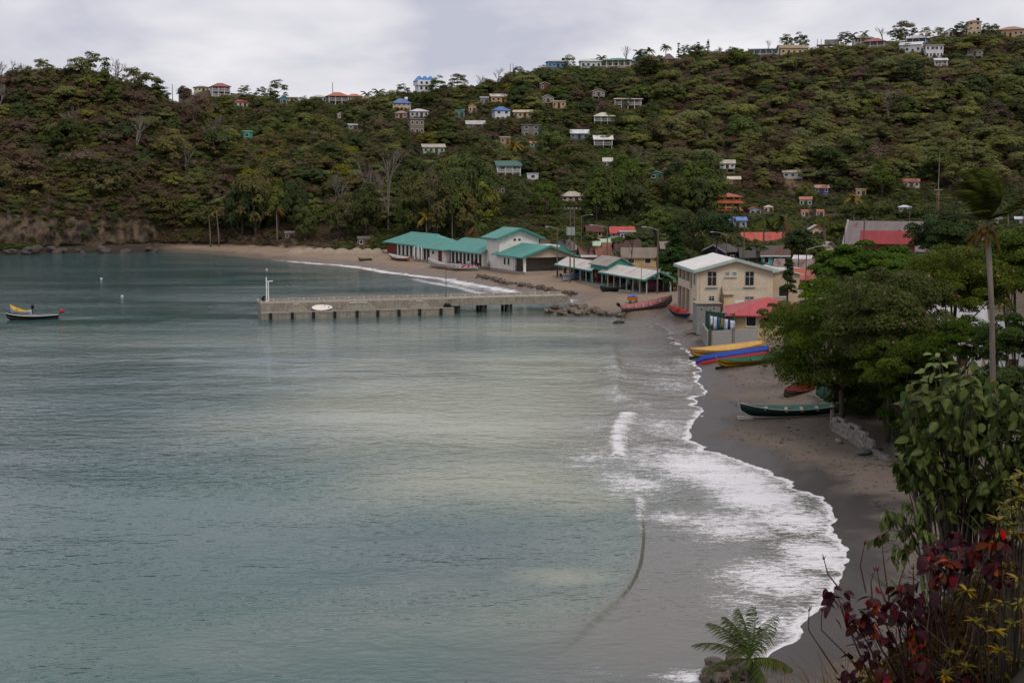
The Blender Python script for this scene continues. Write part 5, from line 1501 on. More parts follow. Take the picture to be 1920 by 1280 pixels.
# far beach
boat('canoe', gp(672, 490), gp(698, 488), 'dark teal canoe with cream top, leftmost boat on the far beach', '#b3a488', '#24434c', '#8a7a62', '#b8a888', B=1.3, D=.8)
boat('canoe', gp(731, 485), gp(767, 490), 'white-edged canoe with red-brown side on the far beach', '#8a4634', '#8a4634', '#b5aeb0', '#c9c4c4', B=1.6, D=.7, heel=-.2)
boat('canoe', gp(803, 500), gp(862, 506), 'long white pirogue drawn up before the fish market', '#b9b3b0', '#a8a29e', '#a8a098', '#c4beba', B=1.6, D=.95, sheer=.6)
boat('canoe', gp(835, 505), gp(898, 507), 'white pirogue with red inside next to the long white one', '#bdb8b2', '#a9a49e', '#93272a', '#cdc8c2', B=1.5, D=.75, sheer=.35, thw=6, motor=('#202226', 0), heel=-.3)
boat('dinghy', gp(1089, 523), gp(1055, 528), 'white dinghy with blue inside under the vendors shelter', '#b9bcc0', '#a9acb0', '#1f5a9c', '#2a62a4', B=1.5, D=.7, motor=('#22262a', -.3), cat='boat')
boat('canoe', gp(1126, 548), gp(1181, 545), 'dark green canoe lying in front of the vendors shelter', '#1c2b28', '#1a2624', '#1d2a28', '#1b2a28', B=1.2, D=.55)
boat('pirogue', gp(1262, 574, .1), gp(1166, 588, .05), 'long weathered pirogue with pink inside and dark outboard by the boulders', '#7c706a', '#6d625c', '#a8646a', '#8a7670', B=1.7, D=.85, sheer=.5, thw=5, motor=('#1a1c26', -.4), cat='boat', heel=.34)
boat('canoe', gp(1257, 590), gp(1312, 597), 'blue boat with orange-red rim beside the grey block shed', '#1c3f7c', '#1a3a70', '#c24a3a', '#b5543c', B=1.5, D=.75, sheer=.4, heel=-.3)
# the near canoes
boat('canoe', gp(1297, 673), gp(1432, 655), 'yellow canoe with dark green keel, top of the three drawn up together', '#c49a5a', '#b58a4c', '#cba563', '#d3ab66', B=1.25, D=.8, sheer=.3, skeg='#1f3d26', post='#b5684a', thw=0, heel=-.32)
boat('canoe', gp(1305, 684), gp(1442, 664), 'overturned blue and red canoe between the yellow and the green one', '#8f2226', '#1d3f96', '#5a1a1a', '#8f2226', B=1.2, D=.85, sheer=.15, flip=True, heel=.18, split=.6)
r_ = boat('canoe', gp(1347, 692), gp(1482, 674), 'ochre canoe with green inside and black keel, lowest of the three together', '#8f6f1e', '#86681c', '#2c5f47', '#3a6f55', B=1.2, D=.62, sheer=.3, skeg='#1c2422', post='#8a7a3a', heel=-.2)
boat('canoe', gp(1467, 748), gp(1528, 726), 'small red-brown rowing boat alone on the sand', '#5e4a44', '#54443e', '#6b241e', '#75302a', B=1.3, D=.5, sheer=.25, thw=2, heel=-.25)
boat('canoe', gp(1390, 786), gp(1590, 776), 'long dark green canoe with white keel and stem, nearest on the beach', '#16302b', '#b9b8b2', '#6f9a8c', '#c9c4b2', B=1.3, D=.72, sheer=.38, skeg='#c4c1bb', post='#b9b6b2', thw=5, split=.22, heel=-.14)

# ================================================================== SMALL THINGS ON THE SHORE
def rock_mesh(seed, k=1.0):
    import bmesh
    bm = bmesh.new(); bmesh.ops.create_icosphere(bm, subdivisions=2, radius=1.0)
    r = np.random.default_rng(seed); dirs = r.normal(size=(7, 3)); dirs /= np.linalg.norm(dirs, axis=1)[:, None]; cut = r.uniform(.55, .95, 7)
    for v in bm.verts:
        p = np.array(v.co)
        for d_, c_ in zip(dirs, cut):
            t = p @ d_
            if t > c_: p = p - d_ * (t - c_) * .85
        p = p * (1 + .08 * r.normal() * k)
        v.co = p * np.array((1.0, .8, .65))
    me = bpy.data.meshes.new('rock'); bm.to_mesh(me); bm.free(); return me
ROCKS = [rock_mesh(i) for i in range(6)]
def rockmat(col):
    key = ('rock', col)
    if key in MATS: return MATS[key]
    m, ntr, b, out = newmat('rock'); T = NT(ntr)
    p = T.objc(); a = T.noise(p, 1.5, 5, .65); r = T.rand()
    c = T.mix(T.remap(a, .35, .7), C(col, 1.3), C(col, .45))
    c = T.mix(T.remap(r, .5, 1, 0, .5), c, C(col, .4))
    T.put(b.inputs['Base Color'], c); b.inputs['Roughness'].default_value = .85
    T.put(b.inputs['Normal'], T.bump(a, .6, .1))
    MATS[key] = m; return m
def rocks(n, pts, smin, smax, col, label, group, spread=1.0, stack=0.0, line=False):
    mt = rockmat(col)
    for i in range(n):
        if line and len(pts) > 1:
            ip = random.randrange(len(pts) - 1); ft = random.random(); px = pts[ip][0] * (1 - ft) + pts[ip + 1][0] * ft; py = pts[ip][1] * (1 - ft) + pts[ip + 1][1] * ft
        else: px, py = random.choice(pts)
        p = gp(px + random.uniform(-8, 8) * spread, py + random.uniform(-3, 3) * spread)
        s = random.uniform(smin, smax)
        me = ROCKS[i % 6]
        if (me.name, col) not in _wincache:
            m2 = me.copy(); m2.materials.append(mt); _wincache[(me.name, col)] = m2
        o = obj('boulder', _wincache[(me.name, col)], None, None, (p.x, p.y, max(p.z, -.2) + s * .2 + random.random() * stack), (random.uniform(-.4, .4), random.uniform(-.4, .4), random.uniform(0, 6.3)), (s * random.uniform(.8, 1.3), s, s * random.uniform(.8, 1.1)))
        xs_ = [q[0] for q in pts]; f_ = (px - min(xs_)) / (max(xs_) - min(xs_) + 1e-6); g_ = (s - smin) / (smax - smin)
        tag(o, ('small ' if g_ < .33 else 'mid-sized ' if g_ < .7 else 'large ') + label + (', left part' if f_ < .28 else ', left of centre' if f_ < .5 else ', right of centre' if f_ < .75 else ', right part'), 'rock', group)
rocks(120, [(1030, 585), (1045, 580), (1060, 584), (1075, 586), (1090, 580), (1100, 588), (1115, 585), (1130, 590), (1070, 575), (1150, 592), (1055, 589), (1085, 590), (1165, 593)], .22, .58, (.15, .12, .095), 'brown boulder in the heap at the landward end of the pier', 'boulders at the root of the pier', .9, .3)
rocks(130, [(895, 518), (925, 524), (955, 530), (985, 536), (1015, 541), (1045, 547), (1075, 553)], .18, .5, (.11, .085, .07), 'dark boulder of the rough bank below the market hall', 'boulders below the market hall', .9, .15, True)
rocks(26, [(1345, 1262), (1360, 1258), (1375, 1255), (1390, 1262), (1360, 1272), (1400, 1270), (1345, 1275), (1380, 1272), (1330, 1276)], .25, .5, (.10, .08, .07), 'dark reddish boulder at the water edge beside the small palm', 'boulders beside the small palm', .8, .4)
rocks(34, [(5, 478), (20, 476), (45, 474), (65, 472), (100, 472), (115, 474), (285, 472), (150, 474), (200, 473), (240, 473)], .8, 1.9, (.07, .055, .045), 'boulder fallen at the foot of the left sea cliff', 'boulders under the sea cliff', .8)
for (px, py, s, cn, lb) in [(1722, 873, .75, (.22, .18, .15), 'pale boulder leftmost of three behind the ruined wall'), (1738, 878, .72, (.24, .15, .08), 'orange-brown boulder in the middle of three'), (1758, 886, .85, (.16, .14, .14), 'grey boulder rightmost of three beside the shrub'),
                            (1572, 830, .35, (.25, .22, .18), 'flat pale stone lying on the sand before the broken wall')]:
    p = gp(px, py); m2 = ROCKS[2].copy(); m2.materials.append(rockmat(cn))
    o = obj('boulder', m2, None, None, (p.x, p.y, p.z + s * .3), (0, .2, px), s); tag(o, lb, 'rock')
p = onz(1159, 605, .05); m2 = ROCKS[1].copy(); m2.materials.append(rockmat((.03, .025, .025)))
o = obj('boulder', m2, None, None, (p.x, p.y, .05), (0, 0, .4), (1.0, .6, .5)); tag(o, 'single black rock awash just off the boulder heap', 'rock')
p = gp(1633, 848); m2 = ROCKS[4].copy(); m2.materials.append(rockmat((.07, .09, .075)))
o = obj('net_heap', m2, None, None, (p.x, p.y, p.z + .1), (0, 0, .6), (1.3, .6, .38)); tag(o, 'grey-green heap of fishing net beside the ruined wall', 'net')

# gravel heaps on the far beach
def mound(px, py, wpx, hpx, label):
    p = gp(px, py); s = F / p.y; R_ = wpx / s / 2; H_ = hpx / s * 1.0
    v = [(0, 0, H_ * .97)]; nr, na = 6, 18
    for i in range(1, nr + 1):
        for k in range(na):
            a = 2 * math.pi * k / na; rr = R_ * i / nr * (1 + .1 * math.sin(3 * a + px)); v.append((rr * math.cos(a), rr * .8 * math.sin(a), H_ * math.cos(math.pi / 2 * i / nr) ** 1.3 + random.uniform(-.04, .04) * H_ - (.3 if i == nr else 0)))
    f = [(0, 1 + k, 1 + (k + 1) % na) for k in range(na)]
    for i in range(nr - 1):
        for k in range(na):
            a = 1 + i * na; f.append((a + k, a + na + k, a + na + (k + 1) % na, a + (k + 1) % na))
    o = obj('sand_heap', mesh('sand_heap', v, f, True), concrete((0.31, 0.245, 0.185), .3, 2.0), None, (p.x, p.y, p.z - .05)); tag(o, label, 'heap')
for i, (px, py, w_, h_) in enumerate([(558, 474, 44, 9), (580, 472, 34, 8), (598, 472, 34, 8), (616, 473, 38, 9), (641, 474, 46, 9), (669, 475, 40, 11), (690, 474, 34, 9), (708, 474, 36, 9)]):
    mound(px, py, w_, h_, ('first', 'second', 'third', 'fourth', 'fifth', 'sixth', 'seventh', 'eighth')[i] + ' sandy gravel heap from the left on the far beach')

# cart under a blue tarpaulin
p = gp(1186, 568)
t = empty('hand_cart', (p.x, p.y, p.z), .1, 'orange hand cart covered with a bright blue tarpaulin', 'cart')
MB().box((0, 0, .62), (1.25, .8, .5), 0, 1.12).obj('tray', paint('#b06a28'), t)
v = []; n_ = 7
for i in range(n_):
    for j in range(n_):
        x, y = -.62 + 1.24 * i / (n_ - 1), -.42 + .84 * j / (n_ - 1); v.append((x, y, .9 + .26 * max(0, 1 - (x / .7) ** 2) * max(0, 1 - (y / .5) ** 2) + .04 * math.sin(7 * x + 5 * y)))
MB().add(v, [(i * n_ + j, (i + 1) * n_ + j, (i + 1) * n_ + j + 1, i * n_ + j + 1) for i in range(n_ - 1) for j in range(n_ - 1)]).obj('tarpaulin', paint('#1452c4', .5, .05), t, True)
for x in (-.4, .45):
    wl_ = empty('wheel', (x, -.42, .2)); wl_.parent = t
    MB().tube([(0, -.05, 0), (0, .05, 0)], .2, 12).obj('tyre', flat('#161616', .9), wl_); MB().tube([(0, -.06, 0), (0, .06, 0)], .09, 10).obj('rim', flat('#777777'), wl_)
# floats
for (px, py, lb) in [(190, 523, 'small white float far out near the cliff'), (229, 556, 'small white float nearer to the black boat'), (500, 506, 'tiny white float off the far beach')]:
    q = onz(px, py, .05)
    o = MB().tube([(0, 0, -.15), (0, 0, -.1), (0, 0, .08), (0, 0, .2), (0, 0, .24)], [.1, .2, .25, .16, .04], 10).obj('mooring_float', paint('#c9c9c9'), None, True, loc=q); tag(o, lb, 'float')
# driftwood
for (px, py, L_, lb) in [(1303, 628, 2.2, 'dark driftwood branch on the sand left of the block wall'), (1300, 604, 1.6, 'short driftwood stick near the blue boat')]:
    p = gp(px, py)
    o = MB().tube([(-L_ / 2, 0, .1), (-L_ * .2, .15, .2), (L_ * .2, -.1, .14), (L_ / 2, .2, .22)], [.06, .11, .09, .04], 6).obj('driftwood', bark((.06, .05, .042)), None, True, loc=p, rot=(0, 0, .2)); tag(o, lb, 'driftwood')
# cross on the headland
p = hit(315, 191, 300)
t = empty('white_cross', p, 0, 'white cross standing at the edge of the left headland', 'cross')
MB().span(-.14, .14, -.14, .14, -.5, 1.95).obj('shaft', WHITE, t); MB().span(-.75, .75, -.12, .12, 1.15, 1.42).obj('arm', WHITE, t)

# ------------------------------------------------------------------ poles
def pole(px, base, top, label, Y=None, arm=0, cross=False, tr=False, r=.13, name='utility_pole', cat='pole', zt=None):
    if Y is None: p = hit(px, base, 60)
    else:
        q = at(px, base, Y); p = Vector((q.x, q.y, gz(q.x, q.y)))
    zt_ = at(px, top, p.y).z - p.z
    t = empty(name, p, 0, label, cat)
    MB().tube([(0, 0, -.5), (0, 0, zt_)], [r, r * .7], 7).obj('pole', wood('#5a4f44'), t)
    if arm:
        pts = [(0, 0, zt_ - .3 - (.5 if cross else 0))] + [(arm * k / 4, 0, zt_ - .3 - (.5 if cross else 0) + .5 * math.sin(math.pi / 2 * k / 4)) for k in range(1, 5)]
        a_ = MB().tube(pts, .045, 5).obj('lamp_arm', flat('#8a8d8c'), t)
        MB().box((pts[-1][0] + .2 * np.sign(arm), 0, pts[-1][2]), (.6, .22, .14)).obj('lamp_head', flat('#a5a8a8'), a_)
    if cross:
        c_ = MB().span(-1.1, 1.1, -.06, .06, zt_ - .35, zt_ - .22).obj('crossarm', wood('#5a4f44'), t)
        im = MB().tube([(0, 0, 0), (0, 0, .22)], .06, 6).mesh('insulator')
        for x in (-.95, -.4, .4, .95): obj('insulator', im, flat('#9a9a98'), c_, (x, 0, zt_ - .22))
    if tr:
        MB().tube([(-.3, -.35, zt_ - 4.6), (-.3, -.35, zt_ - 3.3)], .38, 10).obj('transformer', flat('#8f9594'), t)
    return t
pole(1044.5, 519, 427, 'street lamp pole in front of the market hall roof', arm=-1.6, name='street_lamp', cat='lamp post')
pole(1069, 480, 389, 'left of the twin power poles behind the market', Y=215, cross=True, tr=True)
pole(1076.5, 478, 389, 'right of the twin power poles behind the market', Y=217, cross=True, tr=True)
pole(1090, 440, 404, 'thin lamp pole behind the twin power poles', Y=300, arm=2.2, name='street_lamp', cat='lamp post')
pole(1138.5, 480, 424, 'lamp pole between the rusty roofs', Y=225, arm=-2.6, name='street_lamp', cat='lamp post')
pole(1233, 500, 428, 'lamp pole standing before the dark conifer', Y=188, arm=-1.9, name='street_lamp', cat='lamp post')
pole(1202, 551, 494, 'thin metal pole in front of the vendors shelter', r=.05, name='metal_pole')
pole(1362, 470, 437, 'lamp pole behind the dark timber house', Y=225, arm=-2.4, name='street_lamp', cat='lamp post')
pole(1394, 500, 418, 'tall bare power pole behind the community hall', Y=190)
pole(1511, 520, 464, 'lamp pole with long arm right of the white shed roof', Y=150, arm=2.0, r=.08, name='street_lamp', cat='lamp post')
pole(1545, 500, 428, 'dark power pole before the beige rendered house', Y=165)
pole(1619, 470, 408, 'power pole at the corner of the church roof', Y=195)
pole(1583, 470, 420, 'slim power pole left of the church gable', Y=205, r=.1)
pole(1704, 440, 385, 'slim power pole among trees behind the church', Y=270, r=.1)
pole(1917, 440, 395, 'power pole at the right edge of the photo', Y=240, r=.12)
pole(324, 178, 158, 'lone pole on the left saddle behind the cross', r=.16)
pole(624, 175, 155, 'pole sticking up behind the orange-roofed houses', Y=478, r=.16)
pole(957, 142, 120, 'left post of the H-shaped power frame on the skyline', r=.14); pole(962, 142, 120, 'right post of the H-shaped power frame on the skyline', r=.14)
pole(1133, 160, 127, 'left post of the power frame under the ridge veranda house', Y=500, r=.16); pole(1142, 160, 125, 'right post of the power frame under the ridge veranda house', Y=500, r=.16)
# radio mast
p = at(1757, 414, 290.0); g_ = gz(p.x, p.y); zt = at(1758, 286, 290.0).z
t = empty('radio_mast', (p.x, p.y, g_), .3, 'slender red and white lattice radio mast above the church', 'mast')
H_ = zt - g_; hl = H_ * .62
for k in range(3):
    a = 2 * math.pi * k / 3; MB().tube([(.42 * math.cos(a), .42 * math.sin(a), 0), (.3 * math.cos(a), .3 * math.sin(a), hl)], .06, 5).obj('leg', paint('#8a6a62'), t)
for k in range(int(hl / 1.0)):
    z0 = k * 1.0
    Bq = MB()
    for j in range(3):
        a, b_ = 2 * math.pi * j / 3, 2 * math.pi * (j + 1) / 3
        Bq.tube([(.36 * math.cos(a), .36 * math.sin(a), z0), (.36 * math.cos(b_), .36 * math.sin(b_), z0 + .9)], .03, 4)
    Bq.obj('brace', paint('#8a4a42' if (k // 3) % 2 else '#a8a4a2'), t)
MB().span(-1.2, 1.2, -.05, .05, hl - .1, hl).obj('crossarm', paint('#9a9694'), t); MB().tube([(0, 0, hl - .3), (0, 0, H_)], [.09, .04], 6).obj('whip_aerial', paint('#8f8a88'), t)

# ------------------------------------------------------------------ fences and the ruined wall
def picket_fence(P, label, cols, hgt=1.6, gap=.16, name='picket_fence'):
    r = empty(name, P[0], 0, label, 'fence')
    o = Vector(P[0])
    ms = [MB().box((0, 0, hgt * k / 2), (.12, .03, hgt * k)).mesh('picket') for k in (1.0, .92, 1.08)]
    cache = {}
    for a, b_ in zip(P[:-1], P[1:]):
        a = Vector(a); b_ = Vector(b_); L = (b_ - a).length; an = math.atan2((b_ - a).y, (b_ - a).x)
        for i in range(int(L / gap)):
            q = a.lerp(b_, i * gap / L) - o
            cn = random.choice(cols); mk = random.randrange(3)
            if (mk, cn) not in cache:
                m2 = ms[mk].copy(); m2.materials.append(wood(cn)); cache[(mk, cn)] = m2
            obj('picket', cache[(mk, cn)], None, r, q, (random.uniform(-.05, .05), random.uniform(-.06, .06), an))
        for z_ in (.4, hgt * .8):
            MB().tube([a - o + Vector((0, .04, z_)), b_ - o + Vector((0, .04, z_))], .035, 5).obj('rail', wood('#4a4038'), r)
    return r
picket_fence([gp(1478, 668), gp(1520, 690), gp(1556, 728)], 'shabby grey paling fence half covered by branches above the small rowing boat', ['#4a443e', '#5a5048', '#3c3833', '#54606a', '#453c33'], 1.9, .17)
picket_fence([gp(1655, 800), gp(1690, 832), gp(1722, 850)], 'dark board fence behind the ruined block wall', ['#332b26', '#3c332c', '#2b2522', '#4a3f36'], 1.7, .2, 'board_fence')
# net hung on posts
P = [gp(1530, 742), gp(1545, 752), gp(1562, 775)]
r = empty('fishing_net', P[0], 0, 'green fishing net hung over posts behind the dark green canoe', 'net')
o_ = Vector(P[0])
for k, q in enumerate(P): MB().tube([Vector(q) - o_ + Vector((0, 0, -.2)), Vector(q) - o_ + Vector((0, 0, 1.7))], .06, 6).obj('post', wood('#b5a878' if k == 0 else '#5a5146'), r)
v = []; cnt = 14
for i in range(cnt + 1):
    t_ = i / cnt * 2; a = Vector(P[min(1, int(t_))]); b_ = Vector(P[min(1, int(t_)) + 1]); q = a.lerp(b_, t_ - min(1, int(t_))) - o_
    for j in range(5): v.append((q.x + .06 * math.sin(i * 1.7 + j), q.y + .1 * math.sin(i * 2.3), q.z + 1.6 - j * .36 - .1 * math.sin(math.pi * (t_ % 1))))
MB().add(v, [(i * 5 + j, (i + 1) * 5 + j, (i + 1) * 5 + j + 1, i * 5 + j + 1) for i in range(cnt) for j in range(4)]).obj('mesh', paint('#2c5a4c'), r, True).modifiers.new('thickness', 'SOLIDIFY').thickness = .02
# ruined block wall, blocks built one by one
def ruined_wall(pa, pb, rows, label, skip, col, name='ruined_wall'):
    a = gp(*pa); b_ = gp(*pb); d = b_ - a; L = Vector((d.x, d.y, 0)).length
    r = empty(name, (a.x, a.y, min(a.z, b_.z) - .05), math.atan2(d.y, d.x), label, 'wall')
    bm_ = MB().span(.01, .39, -.1, .1, .008, .192); bm_ = bm_.mesh('block')
    mats = [concrete(col, .45, 1.2), concrete(C(col, .8), .5, 1.2), concrete(C(col, 1.15), .3, 1.2)]
    mm = []
    for m_ in mats:
        q = bm_.copy(); q.materials.append(m_); mm.append(q)
    nb = max(2, int(L / .4))
    for k in range(rows):
        for i in range(nb):
            if skip(i / nb, k): continue
            obj('block', random.choice(mm), None, r, (i * .4 + (.2 if k % 2 else 0), random.uniform(-.02, .02), k * .2), (0, 0, random.uniform(-.03, .03)))
    MB().span(.05, L * .98, -.07, .07, -.6, rows * .2 - .5).obj('mortar_core', concrete(C(col, .55), .5), r)
    MB().span(-.12, .03, -.12, .12, -.3, rows * .2 + .3).obj('post', concrete(C(col, .9)), r)
    return r
ruined_wall((1560, 806), (1622, 843), 7, 'low broken wall of pale concrete blocks at the end of the green canoe', lambda t, k: k > 4 and (t * 7 + k) % 3 < .8, (.27, .245, .215))
ruined_wall((1624, 845), (1668, 868), 5, 'shorter stump of block wall left of the dark board fence', lambda t, k: k > 1 and t > .3, (.25, .225, .2))
# odds and ends by the fence
for (px, py, cn, s, lb, nm) in [(1486, 684, '#c9c4c8', .3, 'white plastic sack lying by the paling fence', 'sack'), (1462, 682, '#54605a', .4, 'grey-green plastic tub near the ochre canoe', 'tub'), (1498, 694, '#8a5a3a', .28, 'brown crate beside the paling fence', 'crate'),
                               (1410, 643, '#1d2b28', .55, 'dark tarpaulin heap at the foot of the block wall', 'tarpaulin'), (1540, 718, '#1f6a4c', .3, 'small green bucket on the net posts', 'bucket')]:
    p = gp(px, py)
    if nm in ('tub', 'bucket'):
        B = MB().tube([(0, 0, 0), (0, 0, s * 1.1), (0, 0, s * 1.1), (0, 0, s * .3)], [s * .7, s, s * .9, s * .6], 12)
    elif nm == 'crate':
        B = MB()
        for z_ in (0.05, .25, .45):
            for y_ in (-.3, .3): B.box((0, y_, z_), (.8, .03, .13))
            for x_ in (-.4, .4): B.box((x_, 0, z_), (.03, .57, .13))
        B.box((0, 0, -.02), (.8, .57, .03))
    else:
        B = MB().tube([(-s, 0, .0), (-s * .6, .05, s * .5), (0, 0, s * .75), (s * .6, .06, s * .45), (s, 0, .02)], [.05, s * .5, s * .62, s * .5, .06], 9)
    o = B.obj(nm, paint(cn), None, nm not in ('crate',), loc=p, rot=(0, 0, px % 3)); tag(o, lb, {'tarpaulin': 'tarpaulin'}.get(nm, nm))

# ================================================================== PEOPLE
def person(px, py, label, top, legs, rz=0.0, walk=.12, arms=.1, skin=(.07, .04, .028), H=1.72, p=None):
    p = gp(px, py) if p is None else p
    r = empty('person', p, rz, label, 'person')
    k = H / 1.72
    J = {'pel': (0, 0, .95), 'ch': (0, 0, 1.28), 'nk': (0, 0, 1.47), 'hd': (0, -.02, 1.58), 'ht': (0, 0, 1.70)}
    V = [J['pel'], J['ch'], J['nk'], J['hd'], J['ht']]; R_ = [.15, .17, .065, .095, .07]; E = [(0, 1), (1, 2), (2, 3), (3, 4)]
    for s in (-1, 1):
        b0 = len(V)
        V += [(s * .10, 0, .88), (s * .11, -s * walk, .48), (s * .11, -s * walk * .6 + (.06 if s > 0 else -.02), .06), (s * .11, -s * walk * .6 - .14, .035)]; R_ += [.10, .065, .045, .04]
        E += [(0, b0), (b0, b0 + 1), (b0 + 1, b0 + 2), (b0 + 2, b0 + 3)]
        b1 = len(V)
        V += [(s * .19, 0, 1.40), (s * .25, s * arms * .4, 1.12), (s * .26, s * arms - .06, .86), (s * .26, s * arms - .1, .76)]; R_ += [.065, .045, .035, .035]
        E += [(1, b1), (b1, b1 + 1), (b1 + 1, b1 + 2), (b1 + 2, b1 + 3)]
    me = bpy.data.meshes.new('body'); me.from_pydata([tuple(c * k for c in v) for v in V], E, [])
    o = obj('body', me, flat(skin, .6), r)
    o.modifiers.new('skin', 'SKIN')
    for i, v in enumerate(me.skin_vertices[0].data): v.radius = (R_[i] * k, R_[i] * k * .8)
    me.skin_vertices[0].data[0].use_root = True
    o.modifiers.new('smooth', 'SUBSURF').levels = 1; o.modifiers['smooth'].render_levels = 1
    # shirt and trousers as shells over the body
    B = MB().tube([(0, 0, .93 * k), (0, 0, 1.1 * k), (0, 0, 1.3 * k), (0, 0, 1.42 * k), (0, 0, 1.46 * k)], [.185 * k, .18 * k, .205 * k, .17 * k, .09 * k], 10)
    for s in (-1, 1): B.tube([(s * .15 * k, 0, 1.41 * k), (s * .235 * k, s * arms * .3, 1.18 * k)], [.09 * k, .075 * k], 8)
    B.obj('shirt', paint(top, dirt=.1), r, True)
    B = MB().tube([(0, 0, .8 * k), (0, 0, .96 * k)], .18 * k, 10)
    for s in (-1, 1): B.tube([(s * .1 * k, 0, .9 * k), (s * .11 * k, -s * walk, .48 * k), (s * .11 * k, -s * walk * .6 + .02, .12 * k)], [.11 * k, .085 * k, .07 * k], 8)
    B.obj('trousers', paint(legs, dirt=.1), r, True)
    MB().tube([(0, 0, 1.6 * k), (0, .01, 1.68 * k), (0, .01, 1.73 * k)], [.1 * k, .095 * k, .03 * k], 10).obj('hair', flat((.01, .009, .008)), r, True)
    for s in (-1, 1): MB().box((s * .035 * k, -.098 * k, 1.6 * k), (.022, .012, .014)).obj('eye', flat((.3, .28, .26)), r)
    return r
person(916, 506, 'person in grey top walking past the white tower wall', '#9a8f8a', '#5a4a44', .5)
person(859, 503, 'person in black standing between the two white pirogues', '#1a1c22', '#20222a', .2, 0.02)
person(878, 504, 'person in white and blue top behind the red-lined pirogue', '#a8b0d0', '#2a3050', .3, .03)
person(891, 503, 'person in red top at the stern of the red-lined pirogue', '#9a2a2a', '#3a3238', -.3, .03)
person(1216, 546, 'person in yellow top standing under the near end of the vendors shelter', '#b8a02a', '#2a2a30', .4, .03)
person(1246, 545, 'person in pale pink top at the corner of the vendors shelter', '#b58a84', '#3a3a48', -.2, .03)
person(1192, 543, 'person in pale top seated area of the vendors shelter', '#b5b0b8', '#3a3c48', .1, .03)

# ================================================================== FOLIAGE
def quads(name, Cn, Nn, size, asp, tint, fold=0.0):
    """one rhombus leaf per row: centre, facing, length, width ratio, tint"""
    n = len(Cn)
    rnd = rng.normal(size=(n, 3))
    t = np.cross(Nn, rnd); t /= np.linalg.norm(t, axis=1)[:, None] + 1e-9
    b_ = np.cross(Nn, t)
    l = (size / 2)[:, None]; w_ = l * np.asarray(asp).reshape(-1, 1)
    V = np.stack([Cn - t * l, Cn + b_ * w_ - Nn * l * .15, Cn + t * l, Cn - b_ * w_ - Nn * l * .15], 1).reshape(-1, 3)
    me = poly_mesh(name, V, np.arange(n * 4).reshape(n, 4))
    vattr(me, 'tint', np.repeat(tint, 4))
    return me
def unit(v): return v / (np.linalg.norm(v, axis=-1, keepdims=True) + 1e-9)
def crown_pts(K, n, rx, ry, rz, rc, shape='round', shell=.75, drop=.2, fl=.6, jit=.45):
    """clumped leaf positions: K clumps of n leaves in an ellipsoid crown"""
    d = unit(rng.normal(size=(K, 3)))
    d[:, 2] = np.where(d[:, 2] < -drop, -d[:, 2] * .6, d[:, 2])
    if shape == 'umbrella':
        d[:, 2] = np.abs(d[:, 2]) * .9 + .1
    elif shape == 'cone':
        d[:, 2] = rng.uniform(-1, 1, K); a = rng.uniform(0, 6.283, K); rr = (1 - (d[:, 2] + 1) / 2) * .95 + .05
        d[:, 0] = rr * np.cos(a); d[:, 1] = rr * np.sin(a)
    rad = np.cbrt(rng.uniform(shell ** 3, 1, K))[:, None] if shape != 'cone' else rng.uniform(.6, 1, K)[:, None] * np.array([[1, 1, 1]]) 
    if shape == 'cone':
        c = d * np.array([rx, ry, rz]) * np.c_[rad[:, :1], rad[:, :1], np.ones((K, 1))]
    else:
        c = d * rad * np.array([rx, ry, rz])
    cr = rc * rng.uniform(.65, 1.25, K)
    o = unit(rng.normal(size=(K, n, 3))); o[:, :, 2] = np.abs(o[:, :, 2]) * .85 - .25
    rr = np.cbrt(rng.uniform(.25, 1, (K, n)))[:, :, None]
    flat_ = np.array([1, 1, fl])
    P = c[:, None] + o * rr * cr[:, None, None] * flat_
    N_ = unit(o * .6 + unit(c + 1e-6)[:, None] * .35 + np.array([0, 0, .55]) + rng.normal(size=(K, n, 3)) * jit)
    tk = rng.uniform(0, 1, K)[:, None]
    tint = np.clip(.35 * tk + .45 * (o[:, :, 2] * rr[:, :, 0] * .5 + .5) + rng.uniform(-.12, .22, (K, n)), 0, 1)  # clump tops lighter, undersides darker: light and shade put into the leaf colour
    return P.reshape(-1, 3), N_.reshape(-1, 3), tint.reshape(-1), c
def trunk_mesh(base, top, r0, targets, seed=0, limbs=6):
    R_ = random.Random(seed); B = MB()
    b0, t0 = Vector(base), Vector(top)
    pts = [b0.lerp(t0, k / 4) + Vector((R_.uniform(-.1, .1), R_.uniform(-.1, .1), 0)) * (t0 - b0).length * .25 * (0 < k) for k in range(5)]
    B.tube(pts, [r0, r0 * .85, r0 * .75, r0 * .65, r0 * .5], 7)
    for tg in targets[:limbs]:
        s = pts[R_.choice((2, 3, 4))]; tg = Vector(tg); mid = s.lerp(tg, .5) + Vector((0, 0, -.1 * (tg - s).length))
        B.tube([s, mid, tg], [r0 * .45, r0 * .28, r0 * .1], 5)
    return B.mesh('trunk', True)

